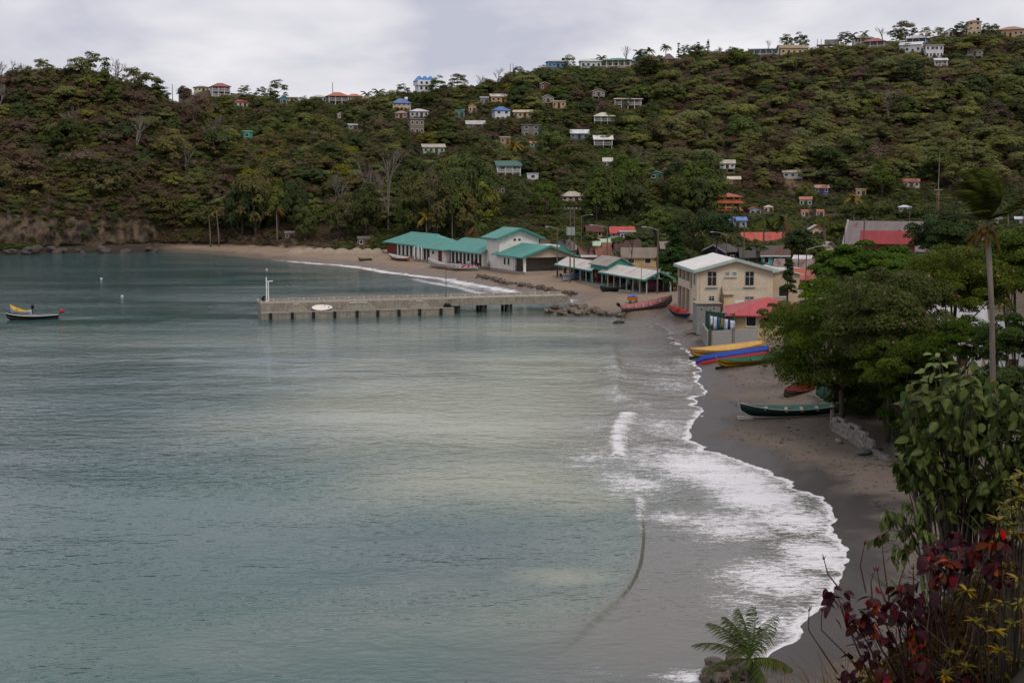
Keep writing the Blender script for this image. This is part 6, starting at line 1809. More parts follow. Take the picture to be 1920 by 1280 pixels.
LEAF = {
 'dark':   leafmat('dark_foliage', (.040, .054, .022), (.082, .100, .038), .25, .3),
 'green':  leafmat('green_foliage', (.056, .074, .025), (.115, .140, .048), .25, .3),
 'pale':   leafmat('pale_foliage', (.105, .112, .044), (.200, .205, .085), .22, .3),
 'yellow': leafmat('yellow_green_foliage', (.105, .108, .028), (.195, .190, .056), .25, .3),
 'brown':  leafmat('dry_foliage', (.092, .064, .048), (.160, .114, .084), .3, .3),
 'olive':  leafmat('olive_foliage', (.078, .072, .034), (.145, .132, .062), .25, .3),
}
BARKG = bark((.16, .135, .115)); BARKD = bark((.075, .058, .046))
def tree_variant(kind, shape, seed, R_, Hc, trunk, K, n, leaf, asp, rzf, rc):
    """mesh pair (trunk, crown), base at origin; crown radius 1 unit = R_"""
    P, N_, t, c = crown_pts(K, n, R_, R_, R_ * rzf, rc, shape, .7, .7, .85, .16)
    zc = trunk + R_ * rzf * .75
    P[:, 2] += zc; c = c.copy(); c[:, 2] += zc
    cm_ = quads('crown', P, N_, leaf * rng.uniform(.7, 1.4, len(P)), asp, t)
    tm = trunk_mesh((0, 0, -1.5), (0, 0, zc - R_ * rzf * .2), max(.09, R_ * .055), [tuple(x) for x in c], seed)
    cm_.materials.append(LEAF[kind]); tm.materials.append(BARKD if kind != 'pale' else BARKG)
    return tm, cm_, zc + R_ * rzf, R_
def bare_variant(seed, H=6.0, spread=1.0, col=None):
    R_ = random.Random(seed); B = MB(); T0 = MB()
    def grow(p, d, L, r, lev):
        q = p + d * L
        (T0 if lev == 0 else B).tube([p, p.lerp(q, .5) + Vector((R_.uniform(-.06, .06), R_.uniform(-.06, .06), 0)) * L, q], [r, r * .82, r * .62], 5 if lev < 2 else 3, lev == 0)
        if lev >= 4: return
        for k in range(3 if lev < 3 else 3):
            nd = (d + Vector((R_.gauss(0, .5 * spread), R_.gauss(0, .5 * spread), R_.gauss(.12, .25)))).normalized()
            grow(q if k else p.lerp(q, .7), nd, L * R_.uniform(.58, .8), r * .6, lev + 1)
    grow(Vector((0, 0, -.5)), Vector((0, 0, 1)), H * .34, H * .022 + .03, 0)
    a, b_ = T0.mesh('trunk', True), B.mesh('branches')
    for m_ in (a, b_): m_.materials.append(col or BARKG)
    return a, b_, H, H * .35
VAR = {}
def _mk(key, f, n): VAR[key] = [f(i) for i in range(n)]
_mk('dark', lambda i: tree_variant('dark', 'round', i, 2.6, 0, 1.0, 34, 70, 0.34, .62, .85, 1.0), 5)
_mk('green', lambda i: tree_variant('green', 'round', i + 20, 2.6, 0, 1.0, 32, 70, 0.34, .62, .8, 1.0), 5)
_mk('yellow', lambda i: tree_variant('yellow', 'round', i + 40, 2.4, 0, .6, 30, 64, 0.33, .6, .75, .95), 4)
_mk('pale', lambda i: tree_variant('pale', 'umbrella' if i % 2 else 'round', i + 60, 2.7, 0, 1.5, 32, 78, .32, .6, .78, 1.0), 5)
_mk('olive', lambda i: tree_variant('olive', 'round', i + 80, 2.5, 0, 1.2, 28, 60, 0.33, .55, .95, .95), 5)
_mk('brown', lambda i: tree_variant('brown', 'round', i + 90, 2.4, 0, 1.2, 26, 48, 0.32, .45, .95, .9), 4)
_mk('bare', lambda i: bare_variant(i * 7 + 3), 5)
for k_, a_ in (('dark', ('dark', 'round')), ('green', ('green', 'round')), ('olive', ('olive', 'round')), ('yellow', ('yellow', 'round')), ('pale', ('pale', 'round'))):
    _mk('sky_' + k_, lambda i: tree_variant(a_[0], a_[1], i + 120, 2.3, 0, .7, 44, 60, .30, .6, 1.15, .8), 3)
def plant_tree(kind, p, R_, label, group, zs=1.0, name='tree', vi=None):
    v = VAR[kind][random.randrange(len(VAR[kind])) if vi is None else vi]
    s = R_ / v[3]
    r = empty(name, p, random.uniform(0, 6.28), label, 'tree', group); r.scale = (s, s, s * zs)
    obj('trunk', v[0], None, r); obj('branches' if kind == 'bare' else 'crown', v[1], None, r)
    return r
def blocks_house(px, py0, py1, rpx, Y, soft=True):
    for l, rr, t, b_, hy in BOX:
        if Y > hy + 3: continue
        w_ = rr - l; hh_ = b_ - t
        if px + rpx * .8 > l + w_ * .16 and px - rpx * .8 < rr - w_ * .16 and py0 < b_ - hh_ * .40 and py1 > t: return True
    return False
LBL = {
 ('L', 'dark'): ('dark green rounded tree on the left headland', 'dark trees on the left headland'), ('L', 'olive'): ('olive dry-season tree on the left headland', 'olive trees on the left headland'),
 ('L', 'brown'): ('brown withered tree on the left headland', 'withered trees on the left headland'), ('L', 'bare'): ('leafless grey tree on the left headland', 'leafless trees on the left headland'), ('L', 'yellow'): ('yellow-green tree on the left headland', 'yellow-green trees on the left headland'),
 ('L', 'green'): ('mid-green tree on the left headland', 'green trees on the left headland'),
 ('M', 'dark'): ('dark green tree on the middle slope', 'dark trees on the middle slope'), ('M', 'green'): ('mid-green tree on the middle slope', 'green trees on the middle slope'),
 ('M', 'yellow'): ('yellow-green tree on the middle slope', 'yellow-green trees on the middle slope'), ('M', 'olive'): ('olive tree on the middle slope', 'olive trees on the middle slope'), ('M', 'brown'): ('brown withered tree on the middle slope', 'withered trees on the middle slope'),
 ('M', 'bare'): ('leafless grey tree on the middle slope', 'leafless trees on the middle slope'),
 ('R', 'pale'): ('pale green flat-topped tree on the right hillside', 'flat-topped trees on the right hillside'), ('R', 'dark'): ('dark green tree on the right hillside', 'dark trees on the right hillside'), ('R', 'green'): ('mid-green rounded tree on the right hillside', 'green trees on the right hillside'),
 ('R', 'olive'): ('olive tree on the right hillside', 'olive trees on the right hillside'), ('R', 'brown'): ('brown withered tree on the right hillside', 'withered trees on the right hillside'), ('R', 'bare'): ('leafless grey tree on the right hillside', 'leafless trees on the right hillside'),
 ('F', 'green'): ('bright green tree in the belt behind the town', 'green trees behind the town'), ('F', 'dark'): ('dark green tree in the belt behind the town', 'dark trees behind the town'), ('F', 'yellow'): ('yellow-green tree in the belt behind the town', 'yellow-green trees behind the town'),
 ('B', 'dark'): ('dark green tree in the row behind the far beach', 'dark trees behind the far beach'), ('B', 'olive'): ('olive tree in the row behind the far beach', 'olive trees behind the far beach'), ('B', 'green'): ('mid-green tree in the row behind the far beach', 'green trees behind the far beach'), ('B', 'bare'): ('leafless grey tree behind the far beach', 'leafless trees behind the far beach')}
def region(code, n, x0, x1, y0f, y1, kinds, rmin, rmax, zs=1.0, near=230, tries=12):
    for i in range(n):
        for _ in range(tries):
            px = random.uniform(x0, x1); py = random.uniform(y0f(px) if callable(y0f) else y0f, y1)
            p = hit(px, py, near)
            k = random.choices([a for a, _w in kinds], [b_ for _a, b_ in kinds])[0]
            R_ = random.uniform(rmin, rmax); s = F / p.y
            hgt = R_ * (1.9 if k != 'bare' else 2.6) * zs
            if p.z < 1.2 or blocks_house(px, py - hgt * s, py, R_ * s, p.y): continue
            lb, gr = LBL[(code, k)]
            lo_ = y0f(px) if callable(y0f) else y0f; fv = (py - lo_) / (y1 - lo_ + 1e-6); fh = (px - x0) / (x1 - x0); fs = (R_ - rmin) / (rmax - rmin)
            lb = ('small ' if fs < .33 else '' if fs < .67 else 'large ') + lb + (', upper part' if fv < .33 else ', mid part' if fv < .67 else ', lower part') + (' far left' if fh < .2 else ' left of centre' if fh < .4 else ' in the centre' if fh < .6 else ' right of centre' if fh < .8 else ' far right')
            plant_tree(k, (p.x, p.y, p.z - .15), R_, lb, gr, zs=zs); break
RIDGE = lambda px: np.interp(px, [0, 60, 130, 230, 300, 345, 390, 620, 800, 900, 1010, 1190, 1300, 1520, 1760, 1920], [160, 150, 147, 168, 195, 225, 192, 203, 185, 172, 144, 136, 114, 106, 88, 74])
random.seed(21)
region('L', 42, -20, 440, lambda x: RIDGE(x) + 6, 440, [('dark', 2.4), ('olive', 3), ('bare', 3.4), ('brown', 3.4), ('green', 1.4), ('yellow', .6)], 2.6, 5.4, 1.1)
region('M', 56, 420, 1230, lambda x: RIDGE(x) + 3, 392, [('dark', 5), ('green', 3), ('yellow', 1.6), ('olive', 3), ('brown', 1.2), ('bare', .4)], 2.6, 5.0)
region('R', 74, 1190, 1940, lambda x: RIDGE(x) + 6, 385, [('pale', 6), ('dark', 2), ('green', 1.6), ('olive', 2), ('brown', .7), ('bare', .8)], 2.6, 5.4)
region('F', 36, 850, 1345, 378, 420, [('green', 6), ('dark', 4), ('yellow', .6)], 3.2, 5.4, 1.6, 250)
region('B', 26, 440, 900, 415, 462, [('dark', 5), ('olive', 4), ('green', 2), ('bare', 1.6)], 2.8, 4.8, 2.0, 240)

# ---- individual trees on the skyline
def sky_tree(kind, px, base, hpx, label, zs=1.0, rw=None, Y=None):
    p = hit(px, base, 250) if Y is None else at(px, base, Y)
    s = F / p.y; h = hpx * 1.15 / s
    vk = kind if kind == 'bare' else 'sky_' + kind
    v = VAR[vk][int(px) % len(VAR[vk])]
    r = empty('tree', (p.x, p.y, p.z - .3), px * .7, label, 'tree')
    sx = (rw / s / v[3]) if rw else h / v[2]
    r.scale = (sx, sx, h / v[2])
    obj('trunk', v[0], None, r); obj('branches' if kind == 'bare' else 'crown', v[1], None, r)
for a in [('bare', 2, 152, 42, 'leafless tree cut by the left edge on the skyline'), ('bare', 24, 150, 46, 'tall leafless tree on the left skyline beside the smaller bare one'), ('bare', 41, 150, 36, 'smaller leafless tree right of the tall bare one on the left skyline'),
          ('pale', 80, 150, 36, 'small airy tree standing alone on the left skyline'), ('yellow', 150, 160, 46, 'bushy yellow-green tree left of the big skyline clump'), ('green', 178, 165, 58, 'tallest leafy tree of the left skyline clump'), ('bare', 165, 150, 50, 'bare top sticking out of the left skyline clump'),
          ('bare', 217, 170, 66, 'broad leafless tree right of the left skyline clump'), ('bare', 235, 172, 40, 'slender leafless tree behind the broad bare one'), ('pale', 251, 175, 44, 'thin pale tree leaning over the headland edge'), ('olive', 282, 190, 50, 'olive tree at the right end of the headland'), ('dark', 300, 195, 36, 'dark bushy tree beside the headland cross'), ('bare', 306, 198, 38, 'little bare tree beside the headland cross'),
          ('olive', 345, 186, 24, 'low olive tree behind the cross'), ('green', 460, 192, 28, 'round green tree right of the white villa'), ('olive', 490, 192, 26, 'olive tree between the villa and the lone dark tree'), ('dark', 521, 190, 36, 'lone dark tree on the left ridge'), ('bare', 571, 185, 18, 'thin tree next to the pale green house'),
          ('olive', 860, 178, 36, 'airy olive tree right of the white tower house'), ('bare', 897, 175, 38, 'leafless tree on the skyline left of the power frame'), ('bare', 935, 158, 34, 'leafless tree at the start of the rising ridge'), ('dark', 822, 182, 34, 'dark tree hiding the right side of the tower house'), ('dark', 755, 186, 26, 'dark tree left of the tower house'),
          ('dark', 970, 146, 20, 'dark bush under the power frame'), ('yellow', 1067, 128, 22, 'yellow-green tree right of the bright blue house'), ('bare', 1175, 118, 44, 'tall thin tree left of the ridge palms'), ('dark', 1205, 118, 24, 'dark tree before the turquoise roof'), ('green', 1285, 112, 24, 'green bush below the ridge cypresses'),
          ('dark', 1500, 96, 30, 'dark spreading tree behind the cream bungalow'), ('dark', 1475, 96, 28, 'second dark tree behind the cream bungalow'), ('bare', 1440, 96, 26, 'tiered leafless tree left of the cream bungalow'), ('bare', 1347, 108, 24, 'pale leafless tree on the ridge right of the cypresses'), ('dark', 1370, 110, 20, 'dark bush on the ridge before the long grey wing'),
          ('dark', 1585, 88, 26, 'dark tree right of the concrete shell'), ('bare', 1654, 82, 40, 'leafless tree behind the grey red-roofed house'), ('dark', 1680, 84, 30, 'dark round tree right of the grey red-roofed house'), ('olive', 1698, 78, 36, 'tall olive tree on the right skyline'), ('yellow', 1735, 70, 20, 'yellow-green tree behind the blue house'), ('olive', 1760, 78, 24, 'olive tree right of the blue house'),
          ('dark', 1800, 72, 26, 'dark tree beside the cream tower house'), ('green', 1862, 72, 24, 'green tree between tower house and orange roof'), ('dark', 1850, 66, 20, 'dark bush right of the tower house')]:
    sky_tree(*a)
for px, h_ in ((1272, 26), (1309, 28), (1327, 30)):
    p = hit(px, 100, 300); s = F / p.y
    P_, N_, t_, c_ = crown_pts(30, 26, .9, .9, h_ / s / 2, .5, 'cone'); P_[:, 2] += h_ / s / 2 + .6
    r = empty('cypress_tree', p, 0, 'slim dark cypress, ' + {1272: 'leftmost', 1309: 'middle', 1327: 'rightmost'}[px] + ' of three on the ridge', 'tree')
    obj('crown', quads('crown', P_, N_, .45 * rng.uniform(.7, 1.3, len(P_)), .6, t_), LEAF['dark'], r); MB().tube([(0, 0, -.8), (0, 0, h_ / s * .6)], .16, 6).obj('trunk', BARKD, r)

# ---- scrub covering the slopes: too many to count
def stuff_scatter(name, label, cat, pts, idx, scl, variants):
    cl_ = bpy.data.collections.new(name + '_kinds')
    for i, (me, mt) in enumerate(variants):
        o = bpy.data.objects.new('%s_kind_%02d' % (name, i), me)
        if mt is not None and not len(me.materials): me.materials.append(mt)
        cl_.objects.link(o)
    me = bpy.data.meshes.new(name); me.from_pydata([tuple(p) for p in pts], [], [])
    for nm, tp, vals in (('idx', 'INT', idx), ('scl', 'FLOAT', scl), ('rot', 'FLOAT', rng.uniform(0, 6.283, len(pts)))):
        a = me.attributes.new(nm, tp, 'POINT'); a.data.foreach_set('value', np.asarray(vals, dtype=np.int32 if tp == 'INT' else np.float32))
    o = obj(name, me, None, kind='stuff'); tag(o, label, cat)
    ng = bpy.data.node_groups.new(name, 'GeometryNodeTree')
    ng.interface.new_socket('Geometry', in_out='INPUT', socket_type='NodeSocketGeometry'); ng.interface.new_socket('Geometry', in_out='OUTPUT', socket_type='NodeSocketGeometry')
    N = ng.nodes; L = ng.links
    gi, go = N.new('NodeGroupInput'), N.new('NodeGroupOutput')
    ci = N.new('GeometryNodeCollectionInfo'); ci.inputs['Collection'].default_value = cl_; ci.inputs['Separate Children'].default_value = True; ci.inputs['Reset Children'].default_value = True
    ip = N.new('GeometryNodeInstanceOnPoints'); ip.inputs['Pick Instance'].default_value = True
    def na(nm, tp):
        q = N.new('GeometryNodeInputNamedAttribute'); q.data_type = tp; q.inputs[0].default_value = nm; return q.outputs[0]
    cx = N.new('ShaderNodeCombineXYZ'); L.new(na('rot', 'FLOAT'), cx.inputs[2])
    L.new(gi.outputs[0], ip.inputs['Points']); L.new(ci.outputs[0], ip.inputs['Instance']); L.new(na('idx', 'INT'), ip.inputs['Instance Index'])
    L.new(cx.outputs[0], ip.inputs['Rotation']); L.new(na('scl', 'FLOAT'), ip.inputs['Scale']); L.new(ip.outputs[0], go.inputs[0])
    md = o.modifiers.new('scatter', 'NODES'); md.node_group = ng
    return o
def bush(kind, R_, K, n, leaf, asp, rzf=.7, twigs=0):
    P_, N_, t_, c_ = crown_pts(K, n, R_, R_, R_ * rzf, R_ * .42, 'round', .35, .1, .9, .18); P_[:, 2] += R_ * rzf * .55
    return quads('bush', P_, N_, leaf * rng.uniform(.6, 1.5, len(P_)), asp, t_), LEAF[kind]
SCR = [bush('brown', 1.6, 16, 34, .27, .45, .95), bush('brown', 1.6, 15, 32, .28, .4, 1.0), bush('olive', 1.6, 16, 36, .27, .55, .85), bush('olive', 1.6, 15, 34, .27, .5, .9), bush('dark', 1.7, 17, 38, .28, .6), bush('green', 1.6, 16, 36, .28, .6), bush('yellow', 1.4, 15, 34, .26, .6, .6),
       (VAR['bare'][0][1], None), (VAR['bare'][3][1], None)] + [(VAR[k_][i_][1], None) for k_, i_ in (('dark', 0), ('green', 1), ('olive', 2), ('pale', 3), ('brown', 1), ('pale', 0), ('yellow', 1))]
n_c = 32000
U_ = rng.uniform(-60, 1980, n_c); V_ = rng.uniform(0, 1, n_c)
pts, idx, scl = [], [], []
EA = np.array(EARTH)
for u_, v_ in zip(U_, V_):
    y0 = float(RIDGE(u_)); py = y0 - 2 + (470 - y0) * v_
    p = hit(u_, py, 215)
    if p.z < 1.9 or p.y < 225: continue
    if p.z < 5 and p.x > 0 and p.y < 345: continue
    if p.x > -14 and p.y < 262: continue
    ea = max(a_[4] * math.exp(-(((p.x - a_[0]) / a_[2]) ** 2 + ((p.y - a_[1]) / a_[3]) ** 2)) for a_ in EARTH)
    if ea > .5 and random.random() < .6: continue
    s = F / p.y
    k = float(fbm(np.array([p.x * .035]), np.array([p.y * .035]), 3)[0])
    dry = .62 + 1.0 * k + (.34 if u_ < 330 else 0) + (.38 if u_ > 1230 and py < 340 else 0) - (.45 if 330 < u_ < 760 and 190 < py < 300 else 0) - (.25 if 700 < u_ < 1200 else 0) - (.3 if py > 360 and u_ > 800 else 0)
    r_ = random.random()
    if r_ < dry * .8: i = random.choice((0, 1, 0, 1, 2, 7, 8))
    elif r_ < dry * .75 + .25: i = random.choice((2, 3))
    elif r_ < .93: i = random.choice((4, 4, 5))
    else: i = 6
    sc = random.uniform(.4, .9) * (1.15 if i in (4, 5) else 1.0)
    if i > 6: sc *= .55
    if blocks_house(u_, py - 2.2 * sc * s, py, 1.4 * sc * s, p.y): 
        if random.random() < .93: continue
        sc *= .4
    if ea > .5: sc *= .4
    pts.append((p.x, p.y, p.z - .2)); idx.append(i); scl.append(sc)
# crest line and the trees that merge into one canopy
for _ in range(4000):
    u_ = random.uniform(-40, 1960); cr_ = _ < 1200
    py = float(RIDGE(u_)) + (random.uniform(-3, 7) if cr_ else random.uniform(5, 250))
    if py > 440: continue
    p = hit(u_, py, 230); s = F / p.y
    if p.z < 6: continue
    sc = random.uniform(.45, 1.0) if cr_ else random.uniform(.7, 1.55)
    wgt = [1.8, .8, 3, .5, 5, .5, .5] if u_ < 350 else ([1.2, 2, 3, 1, 1.5, 1, 5] if (u_ < 700 and 195 < py < 310) else ([4, 3, 3, 1, 1.6, 1, 1] if u_ < 1230 else [1.0, .7, 2, 4.6, 5.5, 4.6, .6]))
    i = 9 + random.choices(range(7), wgt)[0]
    zq = 1.3 * sc
    if blocks_house(u_, py - 4.6 * sc * s, py, 2.4 * sc * s, p.y):
        sc *= .45; zq = 1.3 * sc
        if blocks_house(u_, py - 4.6 * sc * s, py, 2.4 * sc * s, p.y): continue
    pts.append((p.x, p.y, p.z - zq)); idx.append(i); scl.append(sc)
stuff_scatter('hillside_scrub', 'dense dry scrub and bushes covering the hills', 'scrub', pts, idx, scl, SCR)
# hanging growth on the sea cliff
pts, idx, scl = [], [], []
for k in range(900):
    i = random.randrange(ns_); j = int(min(nt_ - 1, abs(random.gauss(1.0, .42)) * nt_ * .72 + nt_ * .12))
    if j < nt_ * .22 and random.random() < .8: continue
    if random.random() < .55 and j < nt_ * .62: continue
    pts.append((CX_[i, j] + .0, CY_[i, j] - .2, CZ_[i, j] - .3)); idx.append(random.choice((0, 2, 3, 4, 4, 5, 0))); scl.append(random.uniform(.4, 1.0))
for k in range(70):
    q = hit(random.uniform(0, 105), random.uniform(440, 470), 230); pts.append(tuple(q)); idx.append(random.choice((4, 5, 4))); scl.append(random.uniform(.5, .9))
stuff_scatter('cliff_scrub', 'bushes and hanging growth on the sea cliff', 'scrub', pts, idx, scl, SCR)

# ================================================================== PALMS
PALM_G = leafmat('palm_frond', (.022, .034, .009), (.080, .100, .026), .2, .2, .5, .15)
PALM_Y = leafmat('yellow_palm_frond', (.09, .075, .018), (.22, .16, .04), .2, .2, .45, .3)
PALM_D = leafmat('dead_frond', (.07, .038, .018), (.16, .085, .035), .2, .1, .7, .1)
def frond_mesh(path, ll, n=34, wind=(0, 0, 0), droop=.5, w_=.045, name='frond', sides=(1, -1), fwd=.55):
    """feather leaf along a path of points"""
    path = [Vector(p) for p in path]; m_ = len(path) - 1
    V = []; Q = []; tn = []
    wv = Vector(wind)
    for i in range(n):
        t = .10 + .9 * i / (n - 1); k = min(m_ - 1, int(t * m_)); f = t * m_ - k
        p = path[k].lerp(path[k + 1], f); tg = (path[k + 1] - path[k]).normalized()
        sd = tg.cross(Vector((0, 0, 1))); sd = sd.normalized() if sd.length > .05 else Vector((0, 1, 0))
        L_ = ll * (math.sin(math.pi * min(1, .12 + .82 * t)) ** .6) * random.uniform(.85, 1.1)
        for s in sides:
            d = (sd * s * .9 + tg * fwd + Vector((0, 0, -droop * random.uniform(.5, 1.3))) + wv).normalized()
            e = (d + Vector((0, 0, -droop * .8)) + wv * .6).normalized()
            a = p + d * L_ * .5; b_ = a + e * L_ * .5
            wd_ = tg * w_ * .5
            o = len(V)
            V += [p - wd_, p + wd_, a + wd_ * 1.3, a - wd_ * 1.3, b_]
            Q += [(o, o + 1, o + 2, o + 3), (o + 3, o + 2, o + 4, o + 4)]
            tn += [random.uniform(.1, 1.0)] * 5
    B = MB(); B.tube(path, [w_ * 1.1 * (1 - .8 * i / m_) for i in range(m_ + 1)], 4)
    o = len(V); V += [Vector(v) for v in B.v]; tn += [.8] * len(B.v)
    F_ = [q if q[2] != q[3] else q[:3] for q in [tuple(q) for q in Q]] + [tuple(i + o for i in q) for q in B.f]
    me = mesh(name, V, F_); vattr(me, 'tint', tn)
    return me
def arc(az, el, L, sag, n=7, wind=0.0, waz=0.0):
    pts = [Vector((0, 0, 0))]; d = Vector((math.cos(az) * math.cos(el), math.sin(az) * math.cos(el), math.sin(el)))
    for i in range(n):
        pts.append(pts[-1] + d * L / n)
        d = (d + Vector((0, 0, -sag / n)) + Vector((math.cos(waz), math.sin(waz), 0)) * wind / n).normalized()
    return pts
FR = {}
random.seed(5)
for nm, mt in (('g', PALM_G), ('y', PALM_Y), ('d', PALM_D)):
    FR[nm] = []
    for el, sg in ((.95, 1.6), (.55, 1.7), (.1, 1.5), (-.35, 1.0)):
        q = frond_mesh(arc(0, el, 3.0, sg), .62, 22, droop=.7, w_=.10); q.materials.append(mt); FR[nm].append(q)
def palm(px, base, top, label, kind='g', lean=0.0, nf=15, size=1.0, Y=None, near=200, name='coconut_palm'):
    if Y is None: p = hit(px, base, near)
    else:
        q = at(px, base, Y); p = Vector((q.x, q.y, gz(q.x, q.y)))
    h = at(px, top, p.y).z - p.z
    r = empty(name, (p.x, p.y, p.z - .2), 0, label, 'palm tree')
    tp = Vector((lean, 0, h))
    MB().tube([(0, 0, 0), (lean * .15, 0, h * .3), (lean * .5, 0, h * .65), tp], [.24 * size, .17 * size, .14 * size, .12 * size], 7).obj('trunk', BARKG, r, True)
    for i in range(nf):
        k = i % 4; az = i * 2.399 + px
        me = FR['d' if (kind != 'y' and k == 3 and i % 8 == 3) else kind][k]
        obj('frond', me, None, r, tp, (0, random.uniform(-.12, .12), az), size)
    nut = MB().tube([(0, 0, -.15), (0, 0, -.08), (0, 0, .08), (0, 0, .15)], [.05, .14, .14, .05], 7).mesh('coconut', True)
    for i in range(4): obj('coconut', nut, flat('#6b5a24'), r, tp + Vector((.25 * math.cos(i * 1.6), .25 * math.sin(i * 1.6), -.2)))
    return r
palm(395, 463, 392, 'coconut palm left of the pair on the far beach', size=1.0, lean=-.3); palm(411, 462, 394, 'coconut palm right of the pair on the far beach, thinner crown', 'y', size=1.0, lean=-.5, nf=9)
palm(520, 462, 388, 'single coconut palm behind the far beach', size=1.05); palm(800, 465, 408, 'yellowish palm behind the farthest fishing shed', 'y', size=1.05, near=270); palm(848, 455, 386, 'tall palm behind the fishing sheds', size=1.15, near=270)
palm(895, 460, 420, 'low broad palm behind the middle fishing shed', size=1.3, near=262); palm(965, 300, 272, 'yellow palm in the middle of the house-dotted slope', 'y', size=1.1); palm(1220, 190, 172, 'palm right of the wide red-roofed house', 'y', size=1.1)
palm(942, 330, 312, 'small palm by the white house with green roof'); palm(1432, 445, 410, 'left of two palms in the town', Y=270, size=1.2); palm(1468, 445, 414, 'right of two palms in the town', Y=268, size=1.15); palm(1378, 425, 392, 'palm before the orange villa', Y=330, size=1.0)
palm(1128, 128, 108, 'palm between pink and cream ridge houses', size=.9); palm(1196, 122, 98, 'leftmost dark palm by the turquoise roof', size=1.0); palm(1217, 122, 94, 'rightmost dark palm by the turquoise roof', size=1.0); palm(1248, 112, 88, 'palm above the brown ridge cabin', size=1.0)
palm(710, 195, 172, 'palm on the left ridge before the tower house', size=1.0); palm(688, 195, 176, 'small palm left of the ridge palm', size=.9); palm(1598, 88, 66, 'palm beside the concrete shell', size=1.0); palm(1620, 82, 62, 'palm behind the pale grey ridge house', size=.9); palm(1790, 72, 56, 'palm left of the cream tower house', size=.9); palm(1806, 70, 48, 'taller palm left of the cream tower house', size=.9)
palm(1600, 410, 372, 'yellowish palm behind the church', 'y', Y=330, size=1.1); palm(1300, 375, 340, 'palm at the foot of the bare slope', size=1.0); palm(1890, 420, 385, 'palm far right behind the leaning palm', Y=330, size=1.0); palm(810, 250, 236, 'palm beside the wooden frame on the slope', 'y', size=.9)

# ================================================================== TOWN AND NEAR TREES
def big_tree(px, py, rxp, rzp, Y, kind, label, K=60, n=260, leaf=.2, asp=.5, shape='round', name='tree', rc=None, mat=None, group=None, base=None, flowers=0, limbs=10, drop=.55):
    s = F / Y; rx, rz = rxp / s, rzp / s
    c = at(px, py, Y); g = gz(c.x, c.y)
    rc = rc or min(rx, rz) * (.42 if Y > 130 else .33)
    P_, N_, t_, cc = crown_pts(K, n, rx, rx * .9, rz, rc, shape, .3, drop, .6 if shape == 'umbrella' else .95)
    zc = c.z - g
    P_[:, 2] += zc; cc = cc.copy(); cc[:, 2] += zc
    k_ = P_[:, 2] > .25
    P_, N_, t_ = P_[k_], N_[k_], t_[k_]
    r = empty(name, (c.x, c.y, g), 0, label, 'tree', group)
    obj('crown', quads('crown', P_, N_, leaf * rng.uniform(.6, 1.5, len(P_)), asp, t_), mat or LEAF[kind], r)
    b0 = (0, 0, -.5)
    if base: q = hit(*base); b0 = (q.x - c.x, q.y - c.y, q.z - g - .3)
    obj('trunk', trunk_mesh(b0, (0, 0, max(.8, zc - rz * .1)), max(.12, rx * .05), [tuple(x) for x in cc], int(px), limbs), BARKD, r)
    if flowers:
        sel = rng.choice(len(P_), flowers, replace=False)
        fm_ = quads('blossom', P_[sel] + unit(N_[sel]) * .1, N_[sel], .22 * rng.uniform(.6, 1.4, flowers), .8, rng.uniform(0, 1, flowers))
        o = obj('blossom', fm_, leafmat('pink_blossom', (.20, .11, .10), (.38, .22, .20), .1), r); o['kind'] = 'stuff'
    return r
random.seed(31); rng = np.random.default_rng(5)
FE1 = leafmat('feathery_foliage', (.016, .030, .007), (.092, .132, .032), .18, .25)
FE2 = leafmat('feathery_olive_foliage', (.022, .038, .008), (.128, .165, .042), .15, .25)
ALM = leafmat('broad_green_foliage', (.024, .046, .009), (.090, .145, .032), .15, .22)
MNG = leafmat('mango_foliage', (.012, .024, .010), (.055, .082, .030), .15, .15)
# town
big_tree(1262, 474, 36, 52, 193, 'dark', 'tall dark conifer-like tree left of the community hall', 60, 160, .34, .5, 'cone', mat=MNG, rc=.9, name='conifer_tree')
big_tree(1228, 418, 34, 30, 250, 'green', 'green crowned tree behind the yellow taupe-roofed house', 40, 120, .4, .55)
big_tree(1300, 425, 40, 30, 245, 'dark', 'dark tree left of the long red-roofed building', 40, 120, .4, .55)
big_tree(1345, 428, 36, 28, 240, 'dark', 'dark spreading tree behind the dark timber house', 40, 120, .4, .55, mat=MNG)
big_tree(1420, 462, 26, 12, 222, 'green', 'low green tree in front of the long red-roofed building', 20, 110, .35, .55)
big_tree(1499, 455, 24, 28, 205, 'dark', 'round dark tree right of the bright turquoise house', 40, 120, .36, .55, mat=MNG)
big_tree(1570, 432, 26, 16, 255, 'green', 'green tree behind the beige rendered house', 26, 110, .4, .55)
big_tree(1640, 396, 44, 22, 285, 'green', 'broad green tree behind the church roof, left', 40, 120, .45, .55)
big_tree(1600, 402, 34, 18, 290, 'dark', 'dark tree behind the church gable', 30, 110, .45, .55)
big_tree(1706, 404, 30, 16, 300, 'dark', 'dark tree behind the church roof, right', 30, 110, .45, .55)
big_tree(1185, 446, 16, 12, 240, 'green', 'small green tree among the rusty roofs', 16, 90, .35, .55)
big_tree(1105, 448, 18, 13, 255, 'green', 'green tree behind the twin power poles', 18, 90, .35, .55)
big_tree(1060, 440, 30, 16, 270, 'green', 'green tree left of the twin power poles', 24, 100, .38, .55)
big_tree(1010, 440, 24, 12, 275, 'green', 'green tree behind the market tower', 20, 100, .38, .55)
big_tree(1160, 452, 12, 8, 235, 'green', 'little green bush beside the pale green roof', 12, 80, .3, .55)
